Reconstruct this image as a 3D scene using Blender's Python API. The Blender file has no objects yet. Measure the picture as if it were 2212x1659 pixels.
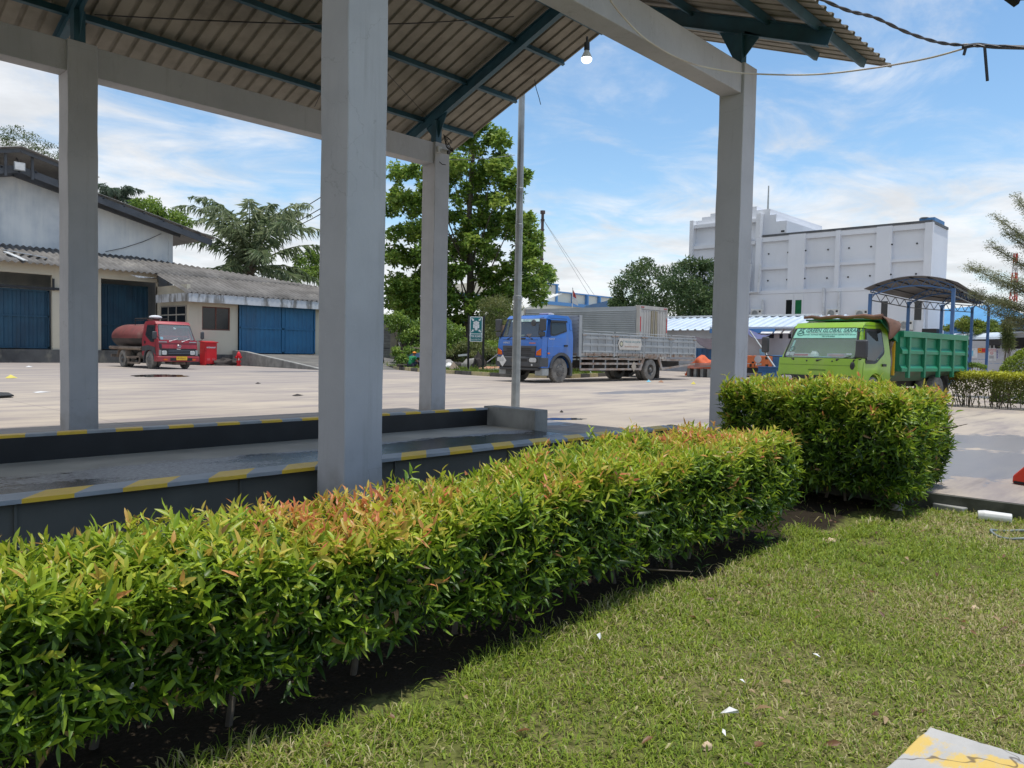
import bpy, bmesh, math, random
import numpy as np
from mathutils import Vector, Matrix, noise as mnoise
SC = bpy.context.scene
COL = SC.collection
random.seed(7)
RNG = np.random.default_rng(11)
R = math.radians
# ---------------------------------------------------------------- camera
# world axes: X runs along the weighbridge, Y across it towards the yard, Z up; the yard surface is z = 0
F_PX, CX, CY, EYE = 1662.0, 1106.0, 829.5, 1.3
TH, PITCH, ROLL = R(43.07), R(2.5), R(1.2)
RIGHT = np.array([math.sin(TH), -math.cos(TH), 0.0]); FWD0 = np.array([math.cos(TH), math.sin(TH), 0.0]); ZUP = np.array([0, 0, 1.0])
FWD = FWD0 * math.cos(PITCH) - ZUP * math.sin(PITCH); CUP = FWD0 * math.sin(PITCH) + ZUP * math.cos(PITCH)
EYEP = np.array([0, 0, EYE])
cam_data = bpy.data.cameras.new('camera'); cam = bpy.data.objects.new('camera', cam_data); COL.objects.link(cam)
cr = RIGHT * math.cos(ROLL) + CUP * math.sin(ROLL); cu = -RIGHT * math.sin(ROLL) + CUP * math.cos(ROLL)
cam.matrix_world = Matrix(((cr[0], cu[0], -FWD[0], 0), (cr[1], cu[1], -FWD[1], 0), (cr[2], cu[2], -FWD[2], EYE), (0, 0, 0, 1)))
cam_data.sensor_width = 36; cam_data.lens = 36 * F_PX / 2212; cam_data.clip_end = 6000; cam_data.clip_start = 0.05
SC.camera = cam
# ---------------------------------------------------------------- sky, sun, exposure
SUN_EL = R(81); SUN_DIR = np.array([0.60, -0.80, 0])
SKY_STRENGTH, SUN_STRENGTH = 0.15, 3.1
world = bpy.data.worlds.new('World'); SC.world = world; world.use_nodes = True
wt = world.node_tree; wt.nodes.clear()
def wn(t, **k):
    n = wt.nodes.new(t)
    for a, b in k.items():
        if a in ('operation', 'blend_type', 'data_type', 'sky_type', 'interpolation_type', 'noise_dimensions'): setattr(n, a, b)
    return n
sky = wt.nodes.new('ShaderNodeTexSky'); sky.sky_type = 'NISHITA'; sky.sun_disc = False
sky.sun_elevation = SUN_EL; sky.sun_rotation = math.atan2(SUN_DIR[0], SUN_DIR[1]); sky.air_density = 1.0; sky.dust_density = 0.4; sky.ozone_density = 1.2
wtc = wt.nodes.new('ShaderNodeTexCoord'); wsep = wt.nodes.new('ShaderNodeSeparateXYZ'); wt.links.new(wtc.outputs['Generated'], wsep.inputs[0])
def wmath(op, a, b=None, c=None):
    n = wt.nodes.new('ShaderNodeMath'); n.operation = op
    for i, v in enumerate((a, b, c)):
        if v is None: continue
        if isinstance(v, (int, float)): n.inputs[i].default_value = v
        else: wt.links.new(v, n.inputs[i])
    return n.outputs[0]
def wrange(v, a, b, c=0.0, d=1.0):
    n = wt.nodes.new('ShaderNodeMapRange'); n.interpolation_type = 'SMOOTHSTEP'; wt.links.new(v, n.inputs[0])
    for i, x in enumerate((a, b, c, d)): n.inputs[1 + i].default_value = x
    return n.outputs[0]
zc = wmath('MAXIMUM', wsep.outputs[2], 0.0)
den = wmath('ADD', zc, 0.12)
wcomb = wt.nodes.new('ShaderNodeCombineXYZ')
wt.links.new(wmath('DIVIDE', wsep.outputs[0], den), wcomb.inputs[0]); wt.links.new(wmath('DIVIDE', wsep.outputs[1], den), wcomb.inputs[1])
def wnoise(scale, detail, rough, loc, sc=(1, 1, 1), dist=0.0):
    m = wt.nodes.new('ShaderNodeMapping'); m.inputs['Location'].default_value = loc; m.inputs['Rotation'].default_value = (0, 0, TH); m.inputs['Scale'].default_value = sc
    wt.links.new(wcomb.outputs[0], m.inputs[0])
    n = wt.nodes.new('ShaderNodeTexNoise'); n.inputs['Scale'].default_value = scale; n.inputs['Detail'].default_value = detail; n.inputs['Roughness'].default_value = rough; n.inputs['Distortion'].default_value = dist
    wt.links.new(m.outputs[0], n.inputs['Vector']); return n.outputs['Fac']
big = wnoise(0.42, 4, 0.5, (3.1, 0.7, 0)); fine = wnoise(2.1, 10, 0.62, (0.3, 5.2, 0), (1.0, 1.25, 1), 0.5)
# more cloud low down and towards the -X+Y side of the sky
side = wmath('SUBTRACT', wmath('MULTIPLY', wsep.outputs[1], 0.75), wmath('MULTIPLY', wsep.outputs[0], 0.62))
lowc = wrange(zc, 0.02, 0.26, 1.0, 0.0)
cl = wmath('ADD', wmath('MULTIPLY', big, 0.55), wmath('MULTIPLY', fine, 0.62))
cl = wmath('ADD', cl, wmath('MULTIPLY', lowc, 0.20)); cl = wmath('ADD', cl, wmath('MULTIPLY', wrange(side, 0.05, 0.75), 0.22))
mask = wrange(cl, 0.53, 0.80)
shade = wrange(wnoise(2.4, 6, 0.6, (7.7, 1.2, 0)), 0.3, 0.7, 0.78, 1.0)
hsv = wt.nodes.new('ShaderNodeHueSaturation'); hsv.inputs['Saturation'].default_value = 1.12; hsv.inputs['Value'].default_value = 0.95; hsv.inputs['Hue'].default_value = 0.494
wt.links.new(sky.outputs[0], hsv.inputs['Color'])
ccol = wt.nodes.new('ShaderNodeMix'); ccol.data_type = 'RGBA'; ccol.blend_type = 'MULTIPLY'; ccol.inputs['Factor'].default_value = 1.0
ccol.inputs['A'].default_value = (5.3, 5.4, 5.55, 1); wt.links.new(shade, ccol.inputs['B'])
wmix = wt.nodes.new('ShaderNodeMix'); wmix.data_type = 'RGBA'
wt.links.new(wmath('MULTIPLY', mask, 0.93), wmix.inputs['Factor']); wt.links.new(hsv.outputs[0], wmix.inputs['A']); wt.links.new(ccol.outputs['Result'], wmix.inputs['B'])
bg = wt.nodes.new('ShaderNodeBackground'); bg.inputs['Strength'].default_value = SKY_STRENGTH
wt.links.new(wmix.outputs['Result'], bg.inputs['Color'])
wo = wt.nodes.new('ShaderNodeOutputWorld'); wt.links.new(bg.outputs[0], wo.inputs[0])
sl = bpy.data.lights.new('sun', 'SUN'); sl.energy = SUN_STRENGTH; sl.angle = R(0.6); sl.color = (1.0, 0.955, 0.88)
sun = bpy.data.objects.new('sun', sl); COL.objects.link(sun)
sv = Vector((SUN_DIR[0] * math.cos(SUN_EL), SUN_DIR[1] * math.cos(SUN_EL), math.sin(SUN_EL)))
sun.rotation_euler = sv.to_track_quat('Z', 'Y').to_euler(); sun.location = sv * 50
SC.view_settings.view_transform = 'Standard'; SC.view_settings.look = 'None'; SC.view_settings.exposure = 0.30; SC.view_settings.gamma = 1.0
SC.view_settings.use_curve_mapping = False
SC.render.engine = 'CYCLES'
SC.cycles.max_bounces = 6; SC.cycles.transparent_max_bounces = 8
# ---------------------------------------------------------------- measuring: where the ray through a photo position meets a plane
def ray(px, py):
    a = (px - CX) / F_PX; b = -(py - CY) / F_PX
    return RIGHT * (a * math.cos(ROLL) - b * math.sin(ROLL)) + CUP * (a * math.sin(ROLL) + b * math.cos(ROLL)) + FWD
def G(px, py, z=0.0):
    d = ray(px, py); return EYEP + d * (z - EYE) / d[2]
def AX(px, py, X):
    d = ray(px, py); return EYEP + d * X / d[0]
def AY(px, py, Y):
    d = ray(px, py); return EYEP + d * Y / d[1]
def AD(px, py, D):
    d = ray(px, py); return EYEP + d * D / (d @ FWD0)
def PL(px, py, n, o):
    d = ray(px, py); n = np.array(n, float); return EYEP + d * ((np.array(o) - EYEP) @ n) / (d @ n)
def proj(q):
    v = np.asarray(q, float) - EYEP; z = v @ FWD; a2 = (v @ RIGHT) / z; b2 = (v @ CUP) / z
    return CX + F_PX * (a2 * math.cos(ROLL) + b2 * math.sin(ROLL)), CY - F_PX * (-a2 * math.sin(ROLL) + b2 * math.cos(ROLL)), z
K = 0.5486
def Z1(x, y): return (x / 1.2762 * K, (450 + y / 1.2762) * K)
def Z4(x, y): return ((1900 + x / 2.4578) * K, (1100 + y / 2.4578) * K)
def Z5(x, y): return ((2650 + x / 1.6006) * K, (750 + y / 1.6006) * K)
def Z9(x, y): return ((3400 + x / 2.552) * K, (1000 + y / 2.552) * K)
# ---------------------------------------------------------------- objects
def tag(o, label=None, cat=None, group=None, kind=None):
    if label: o['label'] = label
    if cat: o['category'] = cat
    if group: o['group'] = group
    if kind: o['kind'] = kind
    return o
def thing(name, label, cat, loc=(0, 0, 0), rz=0.0, group=None):
    o = bpy.data.objects.new(name, None); COL.objects.link(o); o.empty_display_size = 0.2
    o.location = [float(v) for v in loc]; o.rotation_euler = (0, 0, rz)
    return tag(o, label, cat, group)
def copy_tree(o, parent=None):
    c = o.copy(); COL.objects.link(c)
    if parent: c.parent = parent
    for ch in list(o.children): copy_tree(ch, c)
    return c
def V3(v): return np.array([float(v[0]), float(v[1]), float(v[2])])
def unit(v):
    v = np.asarray(v, float); n = np.linalg.norm(v); return v / n if n > 1e-9 else np.array([0, 0, 1.0])
def basis(d, up=(0, 0, 1)):
    d = unit(d); up = np.asarray(up, float)
    if abs(d @ unit(up)) > 0.98: up = np.array([1.0, 0, 0])
    s = unit(np.cross(d, up)); return d, s, np.cross(s, d)
class MB:
    def __init__(self): self.v = []; self.f = []; self.m = []; self.mi = 0
    def add(self, vs, fs):
        b = len(self.v); self.v += [tuple(float(c) for c in p) for p in vs]; self.f += [tuple(b + i for i in f) for f in fs]; self.m += [self.mi] * len(fs); return self
    def box(self, a, b):
        x0, y0, z0 = [min(a[i], b[i]) for i in range(3)]; x1, y1, z1 = [max(a[i], b[i]) for i in range(3)]
        return self.add([(x0, y0, z0), (x1, y0, z0), (x1, y1, z0), (x0, y1, z0), (x0, y0, z1), (x1, y0, z1), (x1, y1, z1), (x0, y1, z1)],
                        [(0, 3, 2, 1), (4, 5, 6, 7), (0, 1, 5, 4), (1, 2, 6, 5), (2, 3, 7, 6), (3, 0, 4, 7)])
    def cbox(self, c, s): return self.box([c[i] - s[i] / 2 for i in range(3)], [c[i] + s[i] / 2 for i in range(3)])
    def bar(self, p0, p1, w, h, up=(0, 0, 1)):
        p0, p1 = V3(p0), V3(p1); d, s, u = basis(p1 - p0, up); s = s * w / 2; u = u * h / 2
        q = [p0 - s - u, p0 + s - u, p0 + s + u, p0 - s + u, p1 - s - u, p1 + s - u, p1 + s + u, p1 - s + u]
        return self.add(q, [(0, 1, 2, 3), (7, 6, 5, 4), (0, 4, 5, 1), (1, 5, 6, 2), (2, 6, 7, 3), (3, 7, 4, 0)])
    def cyl(self, p0, p1, r0, r1=None, n=12, caps=True):
        r1 = r0 if r1 is None else r1; p0, p1 = V3(p0), V3(p1); d, s, u = basis(p1 - p0); q = []
        for p, r in ((p0, r0), (p1, r1)):
            for i in range(n):
                a = 2 * math.pi * i / n; q.append(p + (s * math.cos(a) + u * math.sin(a)) * r)
        f = [(i, i + n, (i + 1) % n + n, (i + 1) % n) for i in range(n)]
        if caps: f += [tuple(range(n)), tuple(range(2 * n - 1, n - 1, -1))]
        return self.add(q, f)
    def tube(self, pts, r, n=8, caps=True):
        pts = [V3(p) for p in pts]; rs = r if isinstance(r, (list, tuple)) else [r] * len(pts); q = []; ps = None
        for i, p in enumerate(pts):
            d = unit(pts[min(i + 1, len(pts) - 1)] - pts[max(i - 1, 0)])
            if ps is None: _, s, u = basis(d)
            else: s = unit(ps - d * (ps @ d)); u = np.cross(s, d)
            ps = s
            for k in range(n):
                a = 2 * math.pi * k / n; q.append(p + (s * math.cos(a) + u * math.sin(a)) * rs[i])
        f = []
        for i in range(len(pts) - 1):
            for k in range(n): f.append((i * n + k, (i + 1) * n + k, (i + 1) * n + (k + 1) % n, i * n + (k + 1) % n))
        if caps: f += [tuple(range(n)), tuple(range(len(q) - 1, len(q) - n - 1, -1))]
        return self.add(q, f)
    def lathe(self, prof, o, axis=(0, 0, 1), n=20, a0=0.0, a1=2 * math.pi):
        d, s, u = basis(axis); o = V3(o); q = []; full = abs(a1 - a0 - 2 * math.pi) < 1e-6; m = n if full else n + 1
        for i in range(m):
            a = a0 + (a1 - a0) * i / n
            for (r, h) in prof: q.append(o + d * h + (s * math.cos(a) + u * math.sin(a)) * r)
        k = len(prof); f = []
        for i in range(n):
            j = (i + 1) % m
            for t in range(k - 1): f.append((i * k + t, j * k + t, j * k + t + 1, i * k + t + 1))
        return self.add(q, f)
    def ball(self, c, r, nu=12, nv=8, z0=-1.0):
        r = (r, r, r) if isinstance(r, (int, float)) else r; q = []; a0 = math.asin(z0)
        for j in range(nv + 1):
            b = a0 + (math.pi / 2 - a0) * j / nv
            for i in range(nu):
                a = 2 * math.pi * i / nu; q.append((c[0] + r[0] * math.cos(b) * math.cos(a), c[1] + r[1] * math.cos(b) * math.sin(a), c[2] + r[2] * math.sin(b)))
        f = [(j * nu + i, j * nu + (i + 1) % nu, (j + 1) * nu + (i + 1) % nu, (j + 1) * nu + i) for j in range(nv) for i in range(nu)]
        if z0 > -1: f.append(tuple(range(nu - 1, -1, -1)))
        return self.add(q, f)
    def prism(self, poly, e):
        """closed polygon of 3-D points pushed along the vector e"""
        n = len(poly); e = V3(e); q = [V3(p) for p in poly] + [V3(p) + e for p in poly]
        return self.add(q, [tuple(range(n - 1, -1, -1)), tuple(range(n, 2 * n))] + [(i, (i + 1) % n, n + (i + 1) % n, n + i) for i in range(n)])
    def patch(self, c, u0, u1, v0, v1, r=0.0, off=0.004, t=0.004, seg=4):
        """rounded rectangle on the quad c (00,10,11,01), standing off it, with thickness t"""
        c = [V3(p) for p in c]; n = unit(np.cross(c[1] - c[0], c[3] - c[0])); pts = []
        lu = np.linalg.norm(c[1] - c[0]); lv = np.linalg.norm(c[3] - c[0]); ru, rv = r / lu, r / lv
        if r > 0:
            for (cu_, cv_, a) in ((u1 - ru, v0 + rv, -90), (u1 - ru, v1 - rv, 0), (u0 + ru, v1 - rv, 90), (u0 + ru, v0 + rv, 180)):
                for k in range(seg + 1):
                    b = R(a + 90 * k / seg); pts.append((cu_ + ru * math.cos(b), cv_ + rv * math.sin(b)))
        else: pts = [(u0, v0), (u1, v0), (u1, v1), (u0, v1)]
        return self.poly_patch(c, pts, off, t, n)
    def poly_patch(self, c, uv, off=0.004, t=0.004, n=None):
        c = [V3(p) for p in c]
        if n is None: n = unit(np.cross(c[1] - c[0], c[3] - c[0]))
        P = [(c[0] * (1 - u) + c[1] * u) * (1 - v) + (c[3] * (1 - u) + c[2] * u) * v + n * off for u, v in uv]
        return self.prism(P, n * t)
    def disc(self, c, n, r, t, seg=16):
        return self.cyl(V3(c), V3(c) + unit(n) * t, r, r, seg)
    def sheet(self, p0, eu, ev, nu, nv, prof, nrm):
        """corrugated sheet: prof(s metres along eu) -> height along nrm; nv steps along ev"""
        p0, eu, ev, nrm = V3(p0), V3(eu), V3(ev), unit(nrm); L = np.linalg.norm(eu); q = []
        for j in range(nv + 1):
            for i in range(nu + 1):
                s = i / nu; q.append(p0 + eu * s + ev * (j / nv) + nrm * prof(s * L))
        f = [(j * (nu + 1) + i, j * (nu + 1) + i + 1, (j + 1) * (nu + 1) + i + 1, (j + 1) * (nu + 1) + i) for j in range(nv) for i in range(nu)]
        return self.add(q, f)
    def rib(self, p0, eu, ev, nrm, pitch=0.25, rw=0.06, rh=0.035, sl=0.015):
        """trapezoid-ribbed roof sheet, exact break points"""
        p0, eu, ev, nrm = V3(p0), V3(eu), V3(ev), unit(nrm); L = np.linalg.norm(eu); e = unit(eu); xs = []; s = 0.0
        while s < L:
            xs += [(s, 0), (s + pitch - rw - 2 * sl, 0), (s + pitch - rw - sl, rh), (s + pitch - sl, rh)]; s += pitch
        xs = [(min(a, L), h) for a, h in xs] + [(L, 0)]
        q = [p0 + e * a + nrm * h for a, h in xs] + [p0 + e * a + nrm * h + ev for a, h in xs]; n = len(xs)
        return self.add(q, [(i, i + 1, n + i + 1, n + i) for i in range(n - 1)])
    def build(self, name, mats, parent=None, off=(0, 0, 0), smooth=None, bevel=0.0, seg=2, solid=0.0):
        me = bpy.data.meshes.new(name)
        o_ = off; me.from_pydata([(v[0] - o_[0], v[1] - o_[1], v[2] - o_[2]) for v in self.v], [], self.f)
        mats = mats if isinstance(mats, (list, tuple)) else [mats]
        for m in mats: me.materials.append(m)
        if len(mats) > 1: me.polygons.foreach_set('material_index', self.m)
        if smooth:
            me.polygons.foreach_set('use_smooth', [True] * len(self.f)); me.update(); me.set_sharp_from_angle(angle=R(smooth))
        me.update(); o = bpy.data.objects.new(name, me); COL.objects.link(o)
        if parent: o.parent = parent
        if solid:
            s = o.modifiers.new('s', 'SOLIDIFY'); s.thickness = solid; s.offset = 0
        if bevel:
            b = o.modifiers.new('b', 'BEVEL'); b.width = bevel; b.segments = seg; b.limit_method = 'ANGLE'; b.angle_limit = R(35); b.harden_normals = False
        return o
def fix_normals(o):
    bm = bmesh.new(); bm.from_mesh(o.data); bmesh.ops.remove_doubles(bm, verts=bm.verts, dist=1e-5); bmesh.ops.recalc_face_normals(bm, faces=bm.faces); bm.to_mesh(o.data); bm.free(); return o
def text(name, body, size, m, parent, o, xd, yd, ext=0.0015, align='CENTER', wide=1.0, shear=0.0, bold=0.0):
    cu_ = bpy.data.curves.new('txt', 'FONT'); cu_.body = body; cu_.size = size; cu_.extrude = ext; cu_.align_x = align; cu_.align_y = 'CENTER'; cu_.shear = shear; cu_.offset = bold; cu_.resolution_u = 2
    t = bpy.data.objects.new('txt', cu_); COL.objects.link(t)
    bpy.context.view_layer.update()
    me = bpy.data.meshes.new_from_object(t.evaluated_get(bpy.context.evaluated_depsgraph_get()))
    bpy.data.objects.remove(t); bpy.data.curves.remove(cu_)
    x, y = unit(xd), unit(yd); z = np.cross(x, y); x = x * wide
    me.transform(Matrix(((x[0], y[0], z[0], o[0]), (x[1], y[1], z[1], o[1]), (x[2], y[2], z[2], o[2]), (0, 0, 0, 1))))
    me.name = name; me.materials.clear(); me.materials.append(m); ob = bpy.data.objects.new(name, me); COL.objects.link(ob)
    if parent: ob.parent = parent
    return ob
def skin(name, verts, edges, radii, m, parent=None, lev=1, root=0):
    me = bpy.data.meshes.new(name); me.from_pydata([tuple(map(float, v)) for v in verts], edges, []); o = bpy.data.objects.new(name, me); COL.objects.link(o)
    me.materials.append(m)
    sm = o.modifiers.new('skin', 'SKIN'); sm.use_smooth_shade = True
    for i, d in enumerate(me.skin_vertices[0].data):
        d.radius = (radii[i], radii[i]) if not isinstance(radii[i], tuple) else radii[i]; d.use_root = (i == root)
    if lev: s = o.modifiers.new('sub', 'SUBSURF'); s.levels = lev; s.render_levels = lev
    if parent: o.parent = parent
    return o
# ---------------------------------------------------------------- materials
def nodes(name):
    m = bpy.data.materials.new(name); m.use_nodes = True; t = m.node_tree; return m, t, t.nodes['Principled BSDF']
def lk(t, a, b): t.links.new(a, b)
def n_noise(t, vec, scale, det=5, rough=0.55, dist=0.0):
    n = t.nodes.new('ShaderNodeTexNoise'); n.inputs['Scale'].default_value = scale; n.inputs['Detail'].default_value = det; n.inputs['Roughness'].default_value = rough; n.inputs['Distortion'].default_value = dist
    lk(t, vec, n.inputs['Vector']); return n.outputs['Fac']
def n_map(t, vec, sc=(1, 1, 1), loc=(0, 0, 0), rot=(0, 0, 0)):
    n = t.nodes.new('ShaderNodeMapping'); n.inputs['Scale'].default_value = sc; n.inputs['Location'].default_value = loc; n.inputs['Rotation'].default_value = rot; lk(t, vec, n.inputs[0]); return n.outputs[0]
def n_range(t, v, a, b, c=0.0, d=1.0, smooth=True):
    n = t.nodes.new('ShaderNodeMapRange'); n.interpolation_type = 'SMOOTHSTEP' if smooth else 'LINEAR'; lk(t, v, n.inputs[0])
    for i, x in enumerate((a, b, c, d)): n.inputs[1 + i].default_value = x
    return n.outputs[0]
def n_mix(t, f, a, b, mode='MIX'):
    n = t.nodes.new('ShaderNodeMix'); n.data_type = 'RGBA'; n.blend_type = mode
    for s, x in (('Factor', f), ('A', a), ('B', b)):
        if isinstance(x, (int, float)): n.inputs[s].default_value = x
        elif isinstance(x, tuple): n.inputs[s].default_value = (*x[:3], 1)
        else: lk(t, x, n.inputs[s])
    return n.outputs['Result']
def n_math(t, op, a, b=None):
    n = t.nodes.new('ShaderNodeMath'); n.operation = op
    for i, x in enumerate((a, b)):
        if x is None: continue
        if isinstance(x, (int, float)): n.inputs[i].default_value = x
        else: lk(t, x, n.inputs[i])
    return n.outputs[0]
def n_bump(t, h, strength, dist=0.01):
    n = t.nodes.new('ShaderNodeBump'); n.inputs['Strength'].default_value = strength; n.inputs['Distance'].default_value = dist; lk(t, h, n.inputs['Height']); return n.outputs[0]
def n_pos(t): return t.nodes.new('ShaderNodeNewGeometry').outputs['Position']
def n_obj(t): return t.nodes.new('ShaderNodeTexCoord').outputs['Object']
def mk(name, c, c2=None, s=3.0, lo=0.35, hi=0.68, rough=0.6, metal=0.0, bump=0.0, bs=60.0, dirt=None, dirt_amt=0.5, ds=1.2, streak=0.2, dlo=0.5, dhi=0.75, spec=0.5, pos=False, coat=0.0):
    m, t, b = nodes(name); vec = n_pos(t) if pos else n_obj(t); col = None
    c2 = c2 or tuple(x * 0.8 for x in c)
    col = n_mix(t, n_range(t, n_noise(t, vec, s, 6), lo, hi), c, c2)
    if dirt:
        d = n_range(t, n_noise(t, n_map(t, vec, (1, 1, streak)), ds, 7, 0.65), dlo, dhi, 0, dirt_amt); col = n_mix(t, d, col, dirt)
    lk(t, col, b.inputs['Base Color']); b.inputs['Roughness'].default_value = rough; b.inputs['Metallic'].default_value = metal; b.inputs['Specular IOR Level'].default_value = spec
    if coat: b.inputs['Coat Weight'].default_value = coat; b.inputs['Coat Roughness'].default_value = 0.08
    if bump: lk(t, n_bump(t, n_noise(t, vec, bs, 4), bump), b.inputs['Normal'])
    return m
def leafmat(name, trans=0.35, rough=0.42, spec=0.4):
    m, t, b = nodes(name); a = t.nodes.new('ShaderNodeAttribute'); a.attribute_name = 'col'
    lk(t, a.outputs['Color'], b.inputs['Base Color']); b.inputs['Roughness'].default_value = rough; b.inputs['Specular IOR Level'].default_value = spec
    tr = t.nodes.new('ShaderNodeBsdfTranslucent'); hs = t.nodes.new('ShaderNodeHueSaturation'); hs.inputs['Value'].default_value = 1.5; hs.inputs['Hue'].default_value = 0.485; lk(t, a.outputs['Color'], hs.inputs['Color']); lk(t, hs.outputs[0], tr.inputs[0])
    mx = t.nodes.new('ShaderNodeMixShader'); mx.inputs[0].default_value = trans; lk(t, b.outputs[0], mx.inputs[1]); lk(t, tr.outputs[0], mx.inputs[2])
    lk(t, mx.outputs[0], t.nodes['Material Output'].inputs[0]); return m
def emis(name, c, s):
    m, t, b = nodes(name); b.inputs['Base Color'].default_value = (*c, 1); b.inputs['Emission Color'].default_value = (*c, 1); b.inputs['Emission Strength'].default_value = s; return m
def glassmat(name, tint=(0.30, 0.36, 0.38), body=(0.20, 0.24, 0.26), opaque=0.5):
    m, t, b = nodes(name); b.inputs['Base Color'].default_value = (*body, 1); b.inputs['Roughness'].default_value = 0.06; b.inputs['Specular IOR Level'].default_value = 0.6
    tr = t.nodes.new('ShaderNodeBsdfTransparent'); tr.inputs[0].default_value = (*[min(1, x * 2.4) for x in tint], 1)
    mx = t.nodes.new('ShaderNodeMixShader'); mx.inputs[0].default_value = opaque; lk(t, tr.outputs[0], mx.inputs[1]); lk(t, b.outputs[0], mx.inputs[2]); lk(t, mx.outputs[0], t.nodes['Material Output'].inputs[0]); return m
M = {}
def mat(key, *a, **k): M[key] = mk(key, *a, **k); return M[key]
# ---------------------------------------------------------------- bulk leaves and blades
def bulk(name, verts, faces_v, sizes, cols, m, parent=None, off=(0, 0, 0), smooth=False):
    """verts (n,3); faces_v flat vertex indices; sizes per face; cols (n,3)"""
    me = bpy.data.meshes.new(name); n = len(verts); me.vertices.add(n); me.vertices.foreach_set('co', (verts - np.array(off)).astype(np.float32).ravel())
    me.loops.add(len(faces_v)); me.loops.foreach_set('vertex_index', faces_v.astype(np.int32)); me.polygons.add(len(sizes))
    st = np.concatenate([[0], np.cumsum(sizes)[:-1]]); me.polygons.foreach_set('loop_start', st.astype(np.int32))
    try: me.polygons.foreach_set('loop_total', sizes.astype(np.int32))
    except Exception: pass
    if smooth: me.polygons.foreach_set('use_smooth', np.ones(len(sizes), bool))
    me.update(calc_edges=True)
    a = me.attributes.new('col', 'FLOAT_COLOR', 'POINT'); a.data.foreach_set('color', np.concatenate([cols, np.ones((n, 1))], 1).astype(np.float32).ravel())
    me.materials.append(m); o = bpy.data.objects.new(name, me); COL.objects.link(o)
    if parent: o.parent = parent
    return o
LEAF8_F = np.array([0, 1, 2, 0, 2, 3, 1, 4, 5, 2, 2, 5, 6, 3, 4, 7, 5, 5, 7, 6]); LEAF8_S = np.array([3, 3, 4, 4, 3, 3])
def nrm(a): return a / np.maximum(np.linalg.norm(a, axis=1, keepdims=True), 1e-9)
def leaves(name, P, D, U, L, W, C, m, parent=None, off=(0, 0, 0), droop=0.25, fold=0.25, fine=True):
    """P base, D direction, U roughly the upper side, L length, W width, C colour"""
    n = len(P); D = nrm(D); S = nrm(np.cross(D, U)); N = nrm(np.cross(S, D)); L = np.asarray(L)[:, None]; W = np.asarray(W)[:, None]
    dr = np.broadcast_to(np.asarray(droop).reshape(-1, 1), (n, 1)); fo = fold
    def at(t): return P + D * L * t - N * L * dr * t * t
    if fine:
        c1, c2 = at(0.33), at(0.68)
        vs = np.stack([P, c1 - S * W * .5 + N * W * fo, c1, c1 + S * W * .5 + N * W * fo, c2 - S * W * .38 + N * W * fo * .8, c2, c2 + S * W * .38 + N * W * fo * .8, at(1.0)], 1)
        k = 8; F, SZ = LEAF8_F, LEAF8_S
    else:
        c1 = at(0.5); vs = np.stack([P, c1 - S * W * .5 + N * W * fo, at(1.0), c1 + S * W * .5 + N * W * fo], 1); k = 4; F = np.array([0, 2, 1, 0, 3, 2]); SZ = np.array([3, 3])
    fv = (np.arange(n)[:, None] * k + F[None]).ravel(); cols = np.repeat(C, k, 0)
    return bulk(name, vs.reshape(-1, 3), fv, np.tile(SZ, n), cols, m, parent, off, smooth=False)
def vnoise(P, s, seed=0.0): return np.array([mnoise.noise((p[0] * s + seed, p[1] * s - seed * .7, p[2] * s + 3.3 * seed)) for p in P])
# ---------------------------------------------------------------- shared materials
mat('plaster', (0.50, 0.505, 0.52), (0.44, 0.445, 0.46), s=1.3, rough=0.75, bump=0.12, bs=18, dirt=(0.36, 0.355, 0.35), dirt_amt=0.45, ds=1.1, streak=0.18, pos=True)
mat('teal_steel', (0.032, 0.105, 0.150), (0.025, 0.08, 0.115), s=4, rough=0.5, dirt=(0.10, 0.12, 0.12), dirt_amt=0.35, pos=True)
mat('roof_under', (0.275, 0.25, 0.205), (0.20, 0.182, 0.145), s=2.5, rough=0.7, bump=0.15, bs=90, dirt=(0.10, 0.082, 0.06), dirt_amt=0.6, ds=0.9, streak=1, pos=True)
mat('black_steel', (0.010, 0.0105, 0.012), (0.016, 0.017, 0.019), s=3, rough=0.45, pos=True)
mat('grey_steel', (0.115, 0.113, 0.098), (0.09, 0.089, 0.078), s=2, rough=0.55, pos=True, dirt=(0.04, 0.04, 0.04), dirt_amt=0.5)
mat('rail_grey', (0.36, 0.38, 0.40), (0.30, 0.32, 0.335), s=5, rough=0.55, pos=True, dirt=(0.16, 0.15, 0.14), dirt_amt=0.5)
mat('rail_yellow', (0.86, 0.55, 0.045), (0.76, 0.48, 0.05), s=5, rough=0.5, pos=True, dirt=(0.30, 0.23, 0.10), dirt_amt=0.35)
mat('concrete', (0.30, 0.30, 0.28), (0.21, 0.21, 0.20), s=2.2, rough=0.85, bump=0.25, bs=30, dirt=(0.09, 0.09, 0.085), dirt_amt=0.7, ds=1.3, streak=0.4, pos=True)
mat('black', (0.012, 0.012, 0.013), (0.02, 0.02, 0.021), s=8, rough=0.5)
mat('rubber', (0.030, 0.029, 0.028), (0.10, 0.092, 0.082), s=5, lo=0.4, hi=0.7, rough=0.85, bump=0.1, bs=40)
mat('chrome', (0.55, 0.55, 0.55), (0.4, 0.4, 0.4), s=6, rough=0.3, metal=0.8)
mat('white_paint', (0.72, 0.72, 0.70), (0.62, 0.62, 0.60), s=4, rough=0.5)
mat('galv', (0.36, 0.38, 0.38), (0.27, 0.29, 0.29), s=4, rough=0.45, metal=0.35, dirt=(0.18, 0.17, 0.15), dirt_amt=0.4)
mat('bark', (0.15, 0.125, 0.095), (0.08, 0.065, 0.05), s=6, rough=0.9, bump=0.5, bs=25)
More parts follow.
